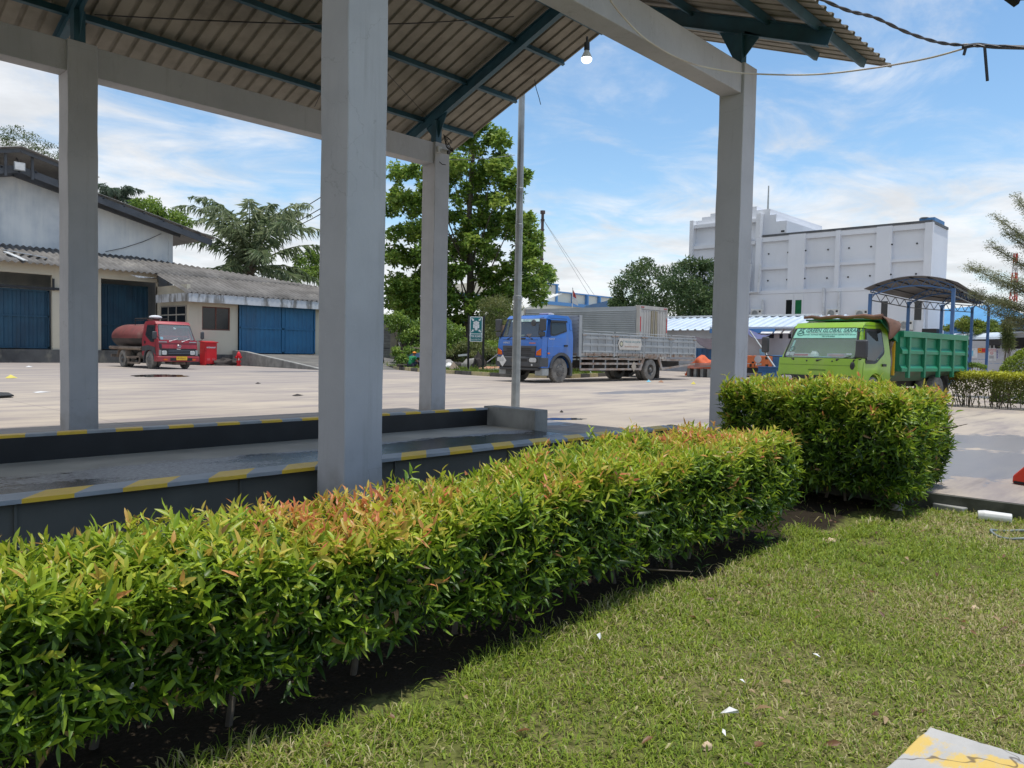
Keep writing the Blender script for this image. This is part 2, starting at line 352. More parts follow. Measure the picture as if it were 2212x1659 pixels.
mat('soil', (0.045, 0.036, 0.026), (0.022, 0.018, 0.013), s=4, rough=0.95, bump=0.5, bs=30, pos=True)
M['leaf'] = leafmat('leaf'); M['leaf_far'] = leafmat('leaf_far', 0.3, 0.45, 0.35); M['blade'] = leafmat('blade', 0.3, 0.55, 0.25)
# ---------------------------------------------------------------- yard concrete
def plaster_material():
    m, t, b = nodes('column_plaster'); p = n_pos(t); col = n_mix(t, n_range(t, n_noise(t, p, 1.2, 6), .35, .68), (.50, .50, .512), (.43, .432, .445))
    col = n_mix(t, n_range(t, n_noise(t, n_map(t, p, (6, 6, .35)), 1.6, 7, .7), .52, .75, 0, .45), col, (.33, .325, .315)); col = n_mix(t, n_range(t, n_noise(t, p, 14, 5, .7), .60, .74, 0, .35), col, (.60, .60, .60))
    sx = t.nodes.new('ShaderNodeSeparateXYZ'); lk(t, p, sx.inputs[0]); spl_ = n_range(t, n_math(t, 'ADD', sx.outputs[2], n_math(t, 'MULTIPLY', n_noise(t, p, 5, 5), -.9)), -.55, .05, .55, 0); col = n_mix(t, spl_, col, (.22, .19, .16))
    vo = t.nodes.new('ShaderNodeTexVoronoi'); vo.feature = 'DISTANCE_TO_EDGE'; vo.inputs['Scale'].default_value = .55; w_ = t.nodes.new('ShaderNodeVectorMath'); w_.operation = 'ADD'; nz = t.nodes.new('ShaderNodeTexNoise'); nz.inputs['Scale'].default_value = 2.2; nz.inputs['Detail'].default_value = 6; lk(t, p, nz.inputs['Vector']); lk(t, p, w_.inputs[0]); lk(t, nz.outputs['Color'], w_.inputs[1]); lk(t, w_.outputs[0], vo.inputs['Vector']); col = n_mix(t, n_range(t, vo.outputs['Distance'], .0004, .0022, .30, 0), col, (.20, .19, .18))
    lk(t, col, b.inputs['Base Color']); b.inputs['Roughness'].default_value = .78; b.inputs['Specular IOR Level'].default_value = .3; h = n_math(t, 'ADD', n_noise(t, n_map(t, p, (1, 1, .5)), 7, 6, .6), n_math(t, 'MULTIPLY', n_noise(t, p, 60, 3), .15)); lk(t, n_bump(t, h, .28, .03), b.inputs['Normal']); return m
M['plaster'] = plaster_material()
def yard_material():
    m, t, b = nodes('yard_concrete'); p = n_pos(t)
    col = n_mix(t, n_range(t, n_noise(t, p, 0.35, 6), 0.35, 0.65), (0.455, 0.39, 0.31), (0.36, 0.31, 0.26))
    col = n_mix(t, n_range(t, n_noise(t, n_map(t, p, (0.35, 1.6, 1), rot=(0, 0, -R(47))), 0.8, 8, 0.68), 0.45, 0.66, 0, 0.85), col, (0.25, 0.215, 0.21))
    col = n_mix(t, n_range(t, n_noise(t, n_map(t, p, (0.12, 1.5, 1)), 1.1, 7, 0.7), 0.52, 0.72, 0, 0.7), col, (0.14, 0.125, 0.13))
    col = n_mix(t, n_range(t, n_noise(t, p, 9, 6), 0.5, 0.8, 0, 0.3), col, (0.30, 0.27, 0.25))
    # tyre marks and stained ground nearer the warehouse
    sx = t.nodes.new('ShaderNodeSeparateXYZ'); lk(t, p, sx.inputs[0])
    far = n_range(t, sx.outputs[1], 13, 38, 0.12, 0.80); col = n_mix(t, n_math(t, 'MULTIPLY', far, n_range(t, n_noise(t, n_map(t, p, (0.3, 1, 1)), 0.6, 6), 0.3, 0.6)), col, (0.25, 0.225, 0.22))
    # saw-cut slab joints
    def joint(o, per, w):
        f = n_math(t, 'PINGPONG', o, per / 2); return n_math(t, 'LESS_THAN', f, w)
    j = n_math(t, 'MAXIMUM', joint(n_math(t, 'ADD', sx.outputs[0], 1.3), 6.0, 0.012), joint(n_math(t, 'ADD', sx.outputs[1], 0.6), 5.0, 0.012))
    col = n_mix(t, n_math(t, 'MULTIPLY', j, 0.6), col, (0.16, 0.14, 0.13))
    # damp ground by the red barrier, with ragged edges, and a few damp spots elsewhere
    wet = None
    for (c, rx, ry) in ((G(2110, 1000), 2.6, 1.6), (G(2160, 955), 2.2, 1.3), (G(1120, 912), 1.2, 1.3), (G(640, 803), 4.0, 1.2), (G(1900, 1020), 1.2, 0.9), (G(1400, 846), 4, 1.0)):
        d = t.nodes.new('ShaderNodeVectorMath'); d.operation = 'LENGTH'
        lk(t, n_map(t, p, (1 / rx, 1 / ry, 0), (-c[0] / rx, -c[1] / ry, 0)), d.inputs[0])
        w = n_range(t, d.outputs['Value'], 0.2, 1.25, 1, 0); wet = w if wet is None else n_math(t, 'MAXIMUM', wet, w)
    wet = n_range(t, n_math(t, 'ADD', wet, n_math(t, 'MULTIPLY', n_math(t, 'SUBTRACT', n_noise(t, n_map(t, p, (1, 2, 1)), 1.6, 6, 0.6), 0.5), 1.5)), 0.48, 0.62)
    col = n_mix(t, n_math(t, 'MULTIPLY', wet, 0.72), col, (0.17, 0.16, 0.17))
    lk(t, col, b.inputs['Base Color']); lk(t, n_range(t, wet, 0, 1, 0.85, 0.32), b.inputs['Roughness']); b.inputs['Specular IOR Level'].default_value = 0.35
    lk(t, n_bump(t, n_noise(t, p, 45, 4), 0.18), b.inputs['Normal']); return m
M['yard'] = yard_material()
LAWN_Z = -0.15; LAWN_X = 8.27; RAIL_Y = 5.36
mat('ground', (0.16, 0.14, 0.09), (0.08, 0.10, 0.04), s=0.15, rough=0.95, pos=True)
g = MB().add([(-3000, -3000, -0.4), (3000, -3000, -0.4), (3000, 3000, -0.4), (-3000, 3000, -0.4)], [(0, 1, 2, 3)]).build('ground', M['ground']); tag(g, kind='structure')
y = MB(); y.box((-160, RAIL_Y, -0.38), (190, 190, 0)); y.box((LAWN_X, -120, -0.38), (190, RAIL_Y, 0))
tag(y.build('yard', M['yard']), kind='structure')
mat('kerb_edge', (0.05, 0.05, 0.035), (0.10, 0.10, 0.08), s=6, rough=0.9, bump=0.4, bs=25, pos=True)
k = MB(); k.box((LAWN_X - 0.05, -30, -0.3), (LAWN_X - 0.004, 5.2, -0.004)); tag(k.build('yard_edge', [M['kerb_edge']]), kind='structure')
# ---------------------------------------------------------------- lawn
def lawn_material():
    m, t, b = nodes('lawn_soil'); p = n_pos(t)
    col = n_mix(t, n_range(t, n_noise(t, p, 1.1, 6), 0.35, 0.65), (0.13, 0.15, 0.038), (0.19, 0.17, 0.075))
    col = n_mix(t, n_range(t, n_noise(t, p, 26, 6), 0.4, 0.7), col, (0.055, 0.06, 0.018))
    sx = t.nodes.new('ShaderNodeSeparateXYZ'); lk(t, p, sx.inputs[0])
    bare = n_range(t, n_math(t, 'ADD', sx.outputs[1], n_math(t, 'MULTIPLY', n_noise(t, p, 2.5, 5), 0.5)), 2.66, 2.78); col = n_mix(t, bare, col, (0.028, 0.022, 0.015))
    lk(t, col, b.inputs['Base Color']); b.inputs['Roughness'].default_value = 0.95; b.inputs['Specular IOR Level'].default_value = 0.1
    lk(t, n_bump(t, n_noise(t, p, 40, 5), 0.7, 0.03), b.inputs['Normal']); return m
M['lawn'] = lawn_material()
lw = MB(); NX, NY = 60, 50
xs = np.linspace(-12, LAWN_X - 0.05, NX); ys = np.concatenate([np.linspace(-25, -6, 6)[:-1], np.linspace(-6, RAIL_Y, NY - 5)])
vs = [(x, yy, LAWN_Z + 0.02 * mnoise.noise((x * .8, yy * .8, 0))) for yy in ys for x in xs]
lw.add(vs, [(j * NX + i, j * NX + i + 1, (j + 1) * NX + i + 1, (j + 1) * NX + i) for j in range(len(ys) - 1) for i in range(NX - 1)])
tag(lw.build('lawn', M['lawn'], smooth=60), kind='structure')
# ---------------------------------------------------------------- weighbridge
wb = thing('weighbridge', 'long concrete weighbridge deck with yellow and grey striped steel side rails', 'weighbridge', (2.0, 7.2, 0)); wo_ = (2.0, 7.2, 0)
def deck_material():
    m, t, b = nodes('deck_concrete'); p = n_pos(t)
    col = n_mix(t, n_range(t, n_noise(t, p, 1.5, 7), 0.35, 0.65), (0.42, 0.40, 0.35), (0.33, 0.315, 0.275))
    sx = t.nodes.new('ShaderNodeSeparateXYZ'); lk(t, p, sx.inputs[0])
    band = n_math(t, 'ABSOLUTE', n_math(t, 'SUBTRACT', sx.outputs[1], 7.5)); band = n_range(t, band, 0.2, 1.1, 1, 0)
    n1 = n_noise(t, n_map(t, p, (0.55, 1.5, 1)), 1.3, 8, 0.7)
    damp = n_range(t, n_math(t, 'ADD', band, n_math(t, 'MULTIPLY', n_math(t, 'SUBTRACT', n1, 0.5), 2.2)), 0.42, 0.58)
    wetm = n_range(t, n_math(t, 'ADD', n_math(t, 'MULTIPLY', band, 0.28), n_math(t, 'ADD', n_noise(t, n_map(t, p, (0.5, 1, 1)), 1.0, 5), n_math(t, 'MULTIPLY', n_noise(t, n_map(t, p, (1, 2.2, 1)), 14, 4, 0.7), 0.35))), 0.85, 0.93)
    speck = n_range(t, n_noise(t, n_map(t, p, (1, 2.5, 1)), 22, 5, 0.7), 0.42, 0.62)
    col = n_mix(t, n_math(t, 'MULTIPLY', damp, 0.9), col, n_mix(t, speck, (0.15, 0.145, 0.15), (0.36, 0.365, 0.38)))
    col = n_mix(t, wetm, col, (0.02, 0.018, 0.018))
    lk(t, col, b.inputs['Base Color']); lk(t, n_range(t, n_math(t, 'MAXIMUM', wetm, n_math(t, 'MULTIPLY', damp, 0.55)), 0, 1, 0.85, 0.22), b.inputs['Roughness'])
    lk(t, n_bump(t, n_noise(t, p, 35, 4), 0.2), b.inputs['Normal']); return m
d = MB(); d.box((-6, 5.56, -0.12), (9.1, 9.05, 0.045)); d.build('deck', deck_material(), wb, wo_)
d = MB(); d.add([(9.1, 5.56, 0.045), (9.1, 9.05, 0.045), (9.75, 9.05, 0.005), (9.75, 5.56, 0.005)], [(0, 3, 2, 1)]); d.build('ramp_lip', M['concrete'], wb, wo_)
def rail(name, y0, y1, web_y, zb, x1, xs, webm, faceout):
    r_ = MB(); x0 = -6.0
    # flange cells painted alternately, slanted
    per = 0.588; sk = 0.20 if faceout else 0.05; zt = 0.33; th = 0.028; i0 = int((x0 - xs) / per) - 1; cells = []
    n = int((x1 - x0) / per) + 3
    for i in range(n):
        for q, (a, b) in enumerate(((0, per * .5), (per * .5, per))):
            A, B = xs + (i0 + i) * per + a, xs + (i0 + i) * per + b
            A, B = max(A, x0), min(B, x1)
            if B - A < 0.01: continue
            cells.append((A, B, q))
    for (A, B, q) in cells:
        r_.mi = 1 - q
        sA = 0 if A <= x0 + 1e-6 else sk; sB = 0 if B >= x1 - sk - .01 else sk
        r_.add([(A, y0, zt), (B, y0, zt), (B + sB, y1, zt), (A + sA, y1, zt), (A, y0, zt - th), (B, y0, zt - th), (B + sB, y1, zt - th), (A + sA, y1, zt - th)],
               [(0, 1, 2, 3), (4, 7, 6, 5), (0, 4, 5, 1), (2, 6, 7, 3)])
    r_.mi = 0; r_.add([(x1, y0, zt), (x1, y1, zt), (x1, y1, zt - th), (x1, y0, zt - th)], [(0, 3, 2, 1)])
    o = r_.build(name, [M['rail_grey'], M['rail_yellow']], wb, wo_)
    w = MB(); w.box((x0, web_y - 0.012, zb), (x1 - .01, web_y + 0.012, zt - th - .001))
    if faceout:
        x = x0
        while x < x1: w.box((x - .008, web_y - .012, zb), (x + .008, y0 + 0.05, zt - th - .002)); x += 1.47
        w.box((x0, y0 + .06, zb - .02), (x1, web_y + .1, zb))
    w.build('web', webm, o, (0, 0, 0)).location = (-wo_[0], -wo_[1], 0)
    return o
rail('side_rail', 5.36, 5.60, 5.44, -0.13, 9.1, 1.65 - 0.294 + 0.294 - 0.28, M['grey_steel'], True)
rail('side_rail', 9.04, 9.20, 9.06, 0.0, 9.1, 2.64, M['black_steel'], False)
c = MB(); c.box((9.11, 8.0, -0.02), (9.42, 9.16, 0.36)); o = c.build('concrete_block', M['concrete'], bevel=0.015)
tag(o, 'low grey concrete end block between black rail and lamp post', 'concrete block')
# ---------------------------------------------------------------- canopy over the weighbridge
CA = (3.54, 8.12, 0)
cano = thing('weighbridge_canopy', 'open grey canopy with plastered columns and ribbed gable roof over the weighbridge', 'canopy', CA)
GX = (-2.66, 3.54, 9.74); GY = (5.04, 11.2); CW = 0.36
for X in GX:
    for Y in GY:
        m_ = MB(); zb = LAWN_Z if Y < 6 else 0.0
        # slightly uneven hand-plastered shaft
        rows = 14; q = []
        for j in range(rows + 1):
            z = zb + (5.16 - zb) * j / rows
            for (sx_, sy_) in ((-1, -1), (1, -1), (1, 1), (-1, 1)):
                q.append((X + sx_ * CW / 2 + .009 * mnoise.noise((X, z * 1.7, sx_ * 3)), Y + sy_ * CW / 2 + .009 * mnoise.noise((Y, z * 1.7, sy_ * 5)), z))
        m_.add(q, [(j * 4 + i, j * 4 + (i + 1) % 4, (j + 1) * 4 + (i + 1) % 4, (j + 1) * 4 + i) for j in range(rows) for i in range(4)] + [(rows * 4, rows * 4 + 1, rows * 4 + 2, rows * 4 + 3)])
        m_.build('column', M['plaster'], cano, CA, smooth=30, bevel=0.008)
for Y in GY:
    for a, b in ((GX[0], GX[1]), (GX[1], GX[2])):
        m_ = MB(); m_.box((a + CW / 2 - .005, Y - 0.14, 4.76), (b - CW / 2 + .005, Y + 0.14, 5.15)); m_.build('beam', M['plaster'], cano, CA, bevel=0.01)
SL = 0.38; RY = 8.12; cs = math.cos(math.atan(SL))
def zroof(Y, z0): return z0 + SL * (3.08 - abs(Y - RY))   # z0 at the column line
Zraf = 5.62
for X in GX:
    for s in (-1, 1):
        Ye = RY + s * (3.08 + (1.22 if s < 0 else 0.95)); m_ = MB()
        p0 = np.array([X, RY, zroof(RY, Zraf + .1)]); p1 = np.array([X, Ye, zroof(Ye, Zraf + .1)])
        m_.bar(p0, p1, 0.012, 0.20, (0, 0, 1)); n_ = unit(np.cross(p1 - p0, (1, 0, 0))); n_ = n_ if n_[2] > 0 else -n_
        for k_ in (-.1, .1): m_.bar(p0 + n_ * k_, p1 + n_ * k_, 0.10, 0.012, n_)
        m_.build('rafter', M['teal_steel'], cano, CA)
    for Y in GY:
        m_ = MB(); m_.box((X - .07, Y - .07, 5.16), (X + .07, Y + .07, 5.60))
        for s in (-1, 1): m_.prism([(X - .006, Y + s * .07, 5.28), (X - .006, Y + s * .07, 5.62 - s * SL * 0 + .02), (X - .006, Y + s * .30, 5.62 + (-s if Y > RY else s) * SL * .25)], (.012, 0, 0))
        m_.build('post_bracket', M['teal_steel'], cano, CA)
def purlin(Y, x1):
    s = 1 if Y > RY else -1; z = zroof(Y, Zraf + .215); m_ = MB(); nz = np.array([0, s * SL, 1.0]) * cs; al = np.array([0, 1.0, -s * SL]) * cs
    a = np.array([-5.6, Y, z]); b = np.array([x1, Y, z])
    m_.bar(a, b, 0.004, 0.10, nz)
    for k_ in (0, .10): m_.bar(a + nz * k_ + al * .025 - nz * .0 - nz * .05, b + nz * k_ + al * .025 - nz * .05, 0.05, 0.005, nz)
    m_.build('purlin', M['teal_steel'], cano, CA)
for Y in (8.32, 9.19, 10.36, 11.56): purlin(Y, 11.05)
for Y in (7.92, 7.0, 5.75, 4.62, 3.95): purlin(Y, 11.35)
Zs = Zraf + .275
for (Y1, x1) in ((12.42, 11.14), (3.70, 11.62)):
    s = 1 if Y1 > RY else -1; m_ = MB(); nz = np.array([0, s * SL, 1.0]) * cs
    ya = RY - s * 0.0
    m_.rib((-5.8, RY + s * .01, zroof(RY, Zs)), (x1 + 5.8, 0, 0), (0, Y1 - RY, zroof(Y1, Zs) - zroof(RY, Zs)), nz, 0.235, 0.05, 0.034, 0.013)
    m_.build('roof_sheet', M['roof_under'], cano, CA, solid=0.006)
m_ = MB(); m_.prism([(-5.8, RY - .3, zroof(RY, Zs) - .06), (-5.8, RY, zroof(RY, Zs) + .07), (-5.8, RY + .3, zroof(RY, Zs) - .06), (-5.8, RY, zroof(RY, Zs) + .05)], (17.1, 0, 0)); m_.build('ridge_cap', M['roof_under'], cano, CA)
for X in (0.4, 6.6):
    for Y0, Y1 in ((8.4, 12.0),):
        m_ = MB(); m_.tube([(X, Y0, zroof(Y0, Zraf + .2)), (X + 1.0, Y1, zroof(Y1, Zraf + .2))], 0.006, 5); m_.build('tie_rod', M['black_steel'], cano, CA)
for (xa, xb) in ((3.6, 9.7),):
    m_ = MB(); m_.tube([(xa, 8.6, zroof(8.6, Zraf + .15)), (xb, 11.4, zroof(11.4, Zraf + .15))], 0.006, 5); m_.build('tie_rod', M['black_steel'], cano, CA)
# ---------------------------------------------------------------- warehouse with lean-to on the left
def stained(name, c, c2, dirt, amt, **k): return mat(name, c, c2, s=k.get('s', .5), rough=.9, dirt=dirt, dirt_amt=amt, ds=k.get('ds', .6), streak=k.get('streak', .14), dlo=k.get('dlo', .42), dhi=k.get('dhi', .7), pos=True, bump=.08, bs=20)
stained('gable_plaster', (0.68, 0.69, 0.68), (0.50, 0.53, 0.55), (0.82, 0.81, 0.76), 0.75)
stained('cream_wall', (0.62, 0.56, 0.43), (0.56, 0.51, 0.40), (0.40, 0.35, 0.26), 0.35, dlo=.55)
stained('dirty_plinth', (0.13, 0.13, 0.125), (0.05, 0.05, 0.05), (0.28, 0.26, 0.20), 0.6, ds=1.5, streak=.5, dlo=.5)
stained('fascia', (0.60, 0.62, 0.64), (0.50, 0.52, 0.53), (0.16, 0.15, 0.13), 0.85, ds=2.0, streak=.25, dlo=.48, dhi=.62)
mat('asbestos', (0.185, 0.175, 0.165), (0.115, 0.108, 0.10), s=0.9, rough=.9, dirt=(0.36, 0.34, 0.30), dirt_amt=.55, ds=0.7, streak=1, pos=True, dlo=.52)
mat('roof_metal_dark', (0.10, 0.105, 0.115), (0.07, 0.075, 0.08), s=1.2, rough=.6, pos=True)
mat('roof_metal_pale', (0.33, 0.32, 0.30), (0.25, 0.245, 0.235), s=1.2, rough=.55, pos=True)
mat('door_blue', (0.028, 0.155, 0.30), (0.024, 0.125, 0.25), s=.8, rough=.5, dirt=(0.06, 0.10, 0.14), dirt_amt=.5, ds=.9, pos=True)
mat('door_shaded', (0.018, 0.075, 0.125), (0.012, 0.05, 0.09), s=.8, rough=.6, dirt=(0.03, 0.04, 0.05), dirt_amt=.6, ds=.9, pos=True)  # door blue darkened so its colour carries the shade of the recessed bays
mat('dark_inside', (0.008, 0.008, 0.009), rough=.9); mat('window_dark', (0.018, 0.02, 0.022), (0.012, 0.013, 0.015), s=2, rough=.12, spec=.5)
mat('window_brown', (0.14, 0.05, 0.03), rough=.6); mat('pale_frame', (0.34, 0.32, 0.28), rough=.7)
YA, YB, YG = 51.1, 46.5, 55.0
WO = AY(*Z1(495, 1250), YA); WO[2] = 0
wh = thing('warehouse', 'stained white gabled warehouse with corrugated lean-to roof and blue sliding doors', 'warehouse', WO)
def d1y(x, y, Y): return AY(*Z1(x, y), Y)
def wbuild(m_, n_, mt, par=None, **k): return m_.build(n_, mt, wh if par is None else par, WO, **k)
DOCK = 0.78
xl = -42.0
xc = d1y(847, 640, YG)[0]; xr_off = d1y(1620, 1000, YB)[0] + 4.5
x_bend = d1y(948, 1000, YB)[0]              # corner where the office part comes forward
# gable wall
apexX, eaveX = d1y(62, 300, YG)[0], xc
zapx = d1y(62, 300, YG)[2]; zeave = d1y(847, 592, YG)[2]
m_ = MB(); half = eaveX - apexX
xle = apexX - half
m_.prism([(xle, YG, 0), (eaveX, YG, 0), (eaveX, YG, zeave), (apexX, YG, zapx), (xle, YG, zeave)], (0, .25, 0)); wbuild(m_, 'gable_wall', M['gable_plaster'])
m_ = MB(); m_.box((eaveX - .25, YG + .26, 0), (eaveX, YG + 28, zeave)); wbuild(m_, 'side_wall', M['gable_plaster'])
m_ = MB(); m_.box((eaveX - .02, YG - .06, 0), (eaveX + .28, YG + .24, zeave - .1)); wbuild(m_, 'corner_pier', M['gable_plaster'])
# main roof: two ribbed slopes that overhang the gable, rafters under the overhang, raised ventilator over the ridge
slope = (zapx - zeave) / half
ovr = d1y(1085, 612, YG - 1.4); ex = ovr[0]; Y0r = YG - 1.5
def zr(x): return zapx + .45 - slope * abs(x - apexX)
for s in (-1, 1):
    m_ = MB(); e_ = apexX + s * (ex - apexX); n_ = np.array([s * slope, 0, 1.0])
    m_.rib((apexX + s * 2.3, Y0r, zr(apexX + 2.3)), (0, 30, 0), (e_ - apexX - s * 2.3, 0, zr(e_) - zr(apexX + 2.3)), n_, .3, .08, .05, .03); wbuild(m_, 'main_roof', M['roof_metal_pale'], solid=.02)
    m_ = MB(); m_.bar((apexX, Y0r + .15, zapx + .12), (e_ - s * .3, Y0r + .15, zr(e_) - .33), .1, .42); m_.bar((apexX, YG - .12, zapx + .02), (e_ - s * 2, YG - .12, zr(e_ - s * 2) - .38), .16, .34)
    for i in range(9):
        x = apexX + (e_ - apexX) * (i + .7) / 9.6; m_.bar((x, Y0r + .1, zr(x) - .14), (x, YG + .1, zr(x) - .14), .1, .16)
    wbuild(m_, 'roof_truss', M['roof_metal_dark'])
    m_ = MB(); e2 = apexX + s * 4.3; zt_ = d1y(145, 170, Y0r - .3)[2]
    m_.rib((apexX, Y0r - .5, zt_), (0, 31, 0), (e2 - apexX, 0, -slope * 4.3), n_, .3, .08, .05, .03); wbuild(m_, 'ventilator_roof', M['roof_metal_pale'], solid=.02)
    m_ = MB(); m_.bar((apexX, Y0r - .2, zt_ - .2), (e2 - s * .5, Y0r - .2, zt_ - .2 - slope * 3.8), .08, .22)
    for q in (.7, 2.2): m_.bar((apexX + s * q, Y0r + .1, zr(apexX + 2.3) - .3), (apexX + s * q, Y0r + .1, zt_ - slope * q - .1), .14, .14)
    wbuild(m_, 'ventilator_frame', M['roof_metal_dark'])
fl = thing('floodlight', 'square pale floodlight fixed under the warehouse ridge', 'floodlight', d1y(100, 262, Y0r - .5)); fo = np.array(fl.location)
m_ = MB(); m_.box((-.30, 0, -.25), (.30, .12, .25)); m_.build('housing', M['galv'], fl, bevel=.03)
m_ = MB(); m_.box((-.25, -.02, -.20), (.25, -.002, .20)); m_.build('lens', M['white_paint'], fl)
m_ = MB(); m_.bar((-.2, .14, .2), (.2, .14, .2), .05, .05); m_.bar((0, .12, .2), (0, .7, .6), .05, .05); m_.build('bracket', M['black_steel'], fl)
# lean-to roof
LN = (0, -.30, 1.0); LO = (0, 50.3, 5.72)
def lr(x, y): return PL(*Z1(x, y), LN, LO)
e1 = lr(825, 825); e2_ = lr(897, 882); back = YG - .02
wav = lambda s: 0.06 * math.sin(2 * math.pi * s / .36)
def zl(Y): return LO[2] + .30 * (Y - LO[1])
xeR = d1y(1650, 915, 45.9)[0] + 3
m_ = MB(); n_ = unit(LN)
m_.sheet((xl, 50.25, zl(50.25)), (e1[0] + .1 - xl, 0, 0), (0, back - 50.25, zl(back) - zl(50.25)), 800, 2, wav, n_); wbuild(m_, 'lean_to_roof', M['asbestos'], solid=.012, smooth=60)
rb = lr(1600, 868); Yb2 = rb[1]
m_ = MB(); L_ = xeR - e1[0]
xb1 = rb[0]
def yback(x): return back if x < x_bend else max(47.2, back + (Yb2 - back) * (x - x_bend) / (xb1 - x_bend))
for (Ya, Yb, dz) in ((45.75, 50.4, 0.0), (50.3, None, .02)):
    q = []; NU = 500
    for i in range(NU + 1):
        x = e1[0] + L_ * i / NU; yb = yback(x); y0 = Ya if Yb else min(Ya, yb - .02); y1 = min(Yb, yb) if Yb else yb
        for y_ in (y0, y1): q.append(np.array([x, y_, zl(y_) + dz]) + n_ * wav(x))
    m_.add(q, [(2 * i, 2 * i + 2, 2 * i + 3, 2 * i + 1) for i in range(NU)])
wbuild(m_, 'office_roof', M['asbestos'], solid=.012, smooth=60)
m_ = MB(); m_.bar(lr(15, 690) + (0, 0, .12), lr(235, 732) + (0, 0, .12), .35, .05); m_.bar(lr(30, 700) + (0, 0, .1), lr(130, 745) + (0, 0, .1), .3, .05); wbuild(m_, 'loose_roof_sheet', M['fascia'])
m_ = MB(); q = [d1y(900, 852, 45.85), d1y(1190, 878, 45.85), d1y(1190, 905, 45.85), d1y(900, 883, 45.85)]
zt0 = zl(45.85) - .04
m_.box((e1[0], 45.78, zt0 - .52), (xeR, 45.83, zt0)); m_.box((e1[0] - .05, 45.85, zt0 - .5), (e1[0], 50.2, zt0 + .0)); 
wbuild(m_, 'fascia_board', M['fascia'])
m_ = MB(); m_.add([d1y(655, 806, 50.2), d1y(830, 828, 50.2), d1y(800, 822, 50.2), d1y(700, 822, 50.2)], [(0, 3, 2, 1)]); wbuild(m_, 'torn_flashing', M['fascia'], solid=.01)
# walls of the lean-to with the two dark door bays
zw = zl(YA) - .12
dA0, dA1 = xl + 1, d1y(263, 1000, YA)[0]; dB0, dB1 = d1y(508, 1000, YA)[0], d1y(796, 1000, YA)[0]
ztA = d1y(150, 800, YA)[2]; ztB = d1y(650, 835, YA)[2]
m_ = MB()
m_.box((dA1, YA, DOCK), (dB0, YA + .25, zw)); m_.box((dB1, YA, 0), (x_bend, YA + .25, zw)); m_.box((xl, YA, ztA), (dA1, YA + .25, zw)); m_.box((dB0, YA, ztB), (dB1, YA + .25, zw)); wbuild(m_, 'lean_to_wall', M['cream_wall'])
m_ = MB(); m_.box((xl, YA - .12, -.02), (dB1, YA + 6, DOCK)); wbuild(m_, 'loading_dock', M['dirty_plinth'])
m_ = MB(); m_.box((xl, YA + 5, DOCK), (dB1 + 3, YA + 5.1, zw)); wbuild(m_, 'inside_wall', M['dark_inside'])
def sliding(x0, x1, z0, z1, Y, mt, n, pitch, mid, split=None):
    m_ = MB(); xs_ = [x0, split, x1] if split else [x0, x1]
    for a, b in zip(xs_[:-1], xs_[1:]):
        m_ = MB(); m_.rib((a + .03, Y, z0), (b - a - .06, 0, 0), (0, 0, z1 - z0), (0, -1, 0), pitch, pitch * .35, .045, pitch * .12); o = wbuild(m_, 'sliding_door', mt)
        f = MB(); w_ = .09
        for (p, q_) in (((a + .05, Y - .06, z0), (a + .05, Y - .06, z1)), ((b - .05, Y - .06, z0), (b - .05, Y - .06, z1)), ((a, Y - .06, z0 + .05), (b, Y - .06, z0 + .05)), ((a, Y - .06, mid), (b, Y - .06, mid)), ((a, Y - .06, z1 - .05), (b, Y - .06, z1 - .05))): f.bar(p, q_, w_, .07, (0, 1, 0) if p[0] != q_[0] else (0, 1, 0))
        f.build('door_frame', mt, o, WO)
zm = d1y(130, 1012, YA)[2]
sliding(dA0, dA1 - .05, DOCK + .05, ztA - .9, YA + .45, M['door_shaded'], 9, .42, zm)
sliding(dB0 + .05, dB1 - .05, DOCK + .05, ztB - .2, YA + 1.6, M['door_shaded'], 9, .34, zm - .3)
m_ = MB(); m_.bar((xl, YA + .2, ztA - .8), (dA1 + 1, YA - .1, ztA - .8), .14, .14); m_.bar((dA1 + .05, YA - .05, ztA - .9), (dA1 + .05, YA - .05, ztA - .2), .1, .1); wbuild(m_, 'door_track', M['black_steel'])
# return wall with barred window, office wall with window, big blue sliding door
wz = zl(YB) - .15
def wall_with_holes(name, x0, x1, Y, z0, z1, holes, mt, t=.2):
    m_ = MB(); xs_ = sorted({x0, x1, *[h[0] for h in holes], *[h[1] for h in holes]})
    for a, b in zip(xs_[:-1], xs_[1:]):
        hs = sorted([h for h in holes if h[0] <= a + 1e-6 and h[1] >= b - 1e-6], key=lambda h: h[2]); z = z0
        for h in hs:
            if h[2] > z: m_.box((a, Y, z), (b, Y + t, h[2]))
            z = h[3]
        if z1 > z: m_.box((a, Y, z), (b, Y + t, z1))
    return wbuild(m_, name, mt)
w0, w1 = d1y(1016, 963, YB), d1y(1156, 1085, YB); D0, D1_ = d1y(1196, 915, YB), d1y(1578, 1208, YB)
zfl = D1_[2]
zwb = w0[2] - (d1y(1016, 963, YB)[2] - d1y(1015, 1083, YB)[2])
wall_with_holes('office_wall', x_bend, xeR - .6, YB, -.02, wz, [(w0[0], w1[0], zwb, w0[2] - .02), (D0[0], D1_[0], zfl - .3, wz - .35), (D1_[0] + .55, D1_[0] + 1.3, w0[2] - 1.1, w0[2])], M['cream_wall'])
m_ = MB(); m_.box((x_bend - .02, YB - .03, -.02), (D0[0] - .02, YB - .002, .66)); wbuild(m_, 'plinth', M['dirty_plinth'])
m_ = MB(); m_.box((x_bend, YB + .21, -.02), (x_bend + .2, YA + .2, wz + .5)); wbuild(m_, 'return_wall', M['cream_wall'])
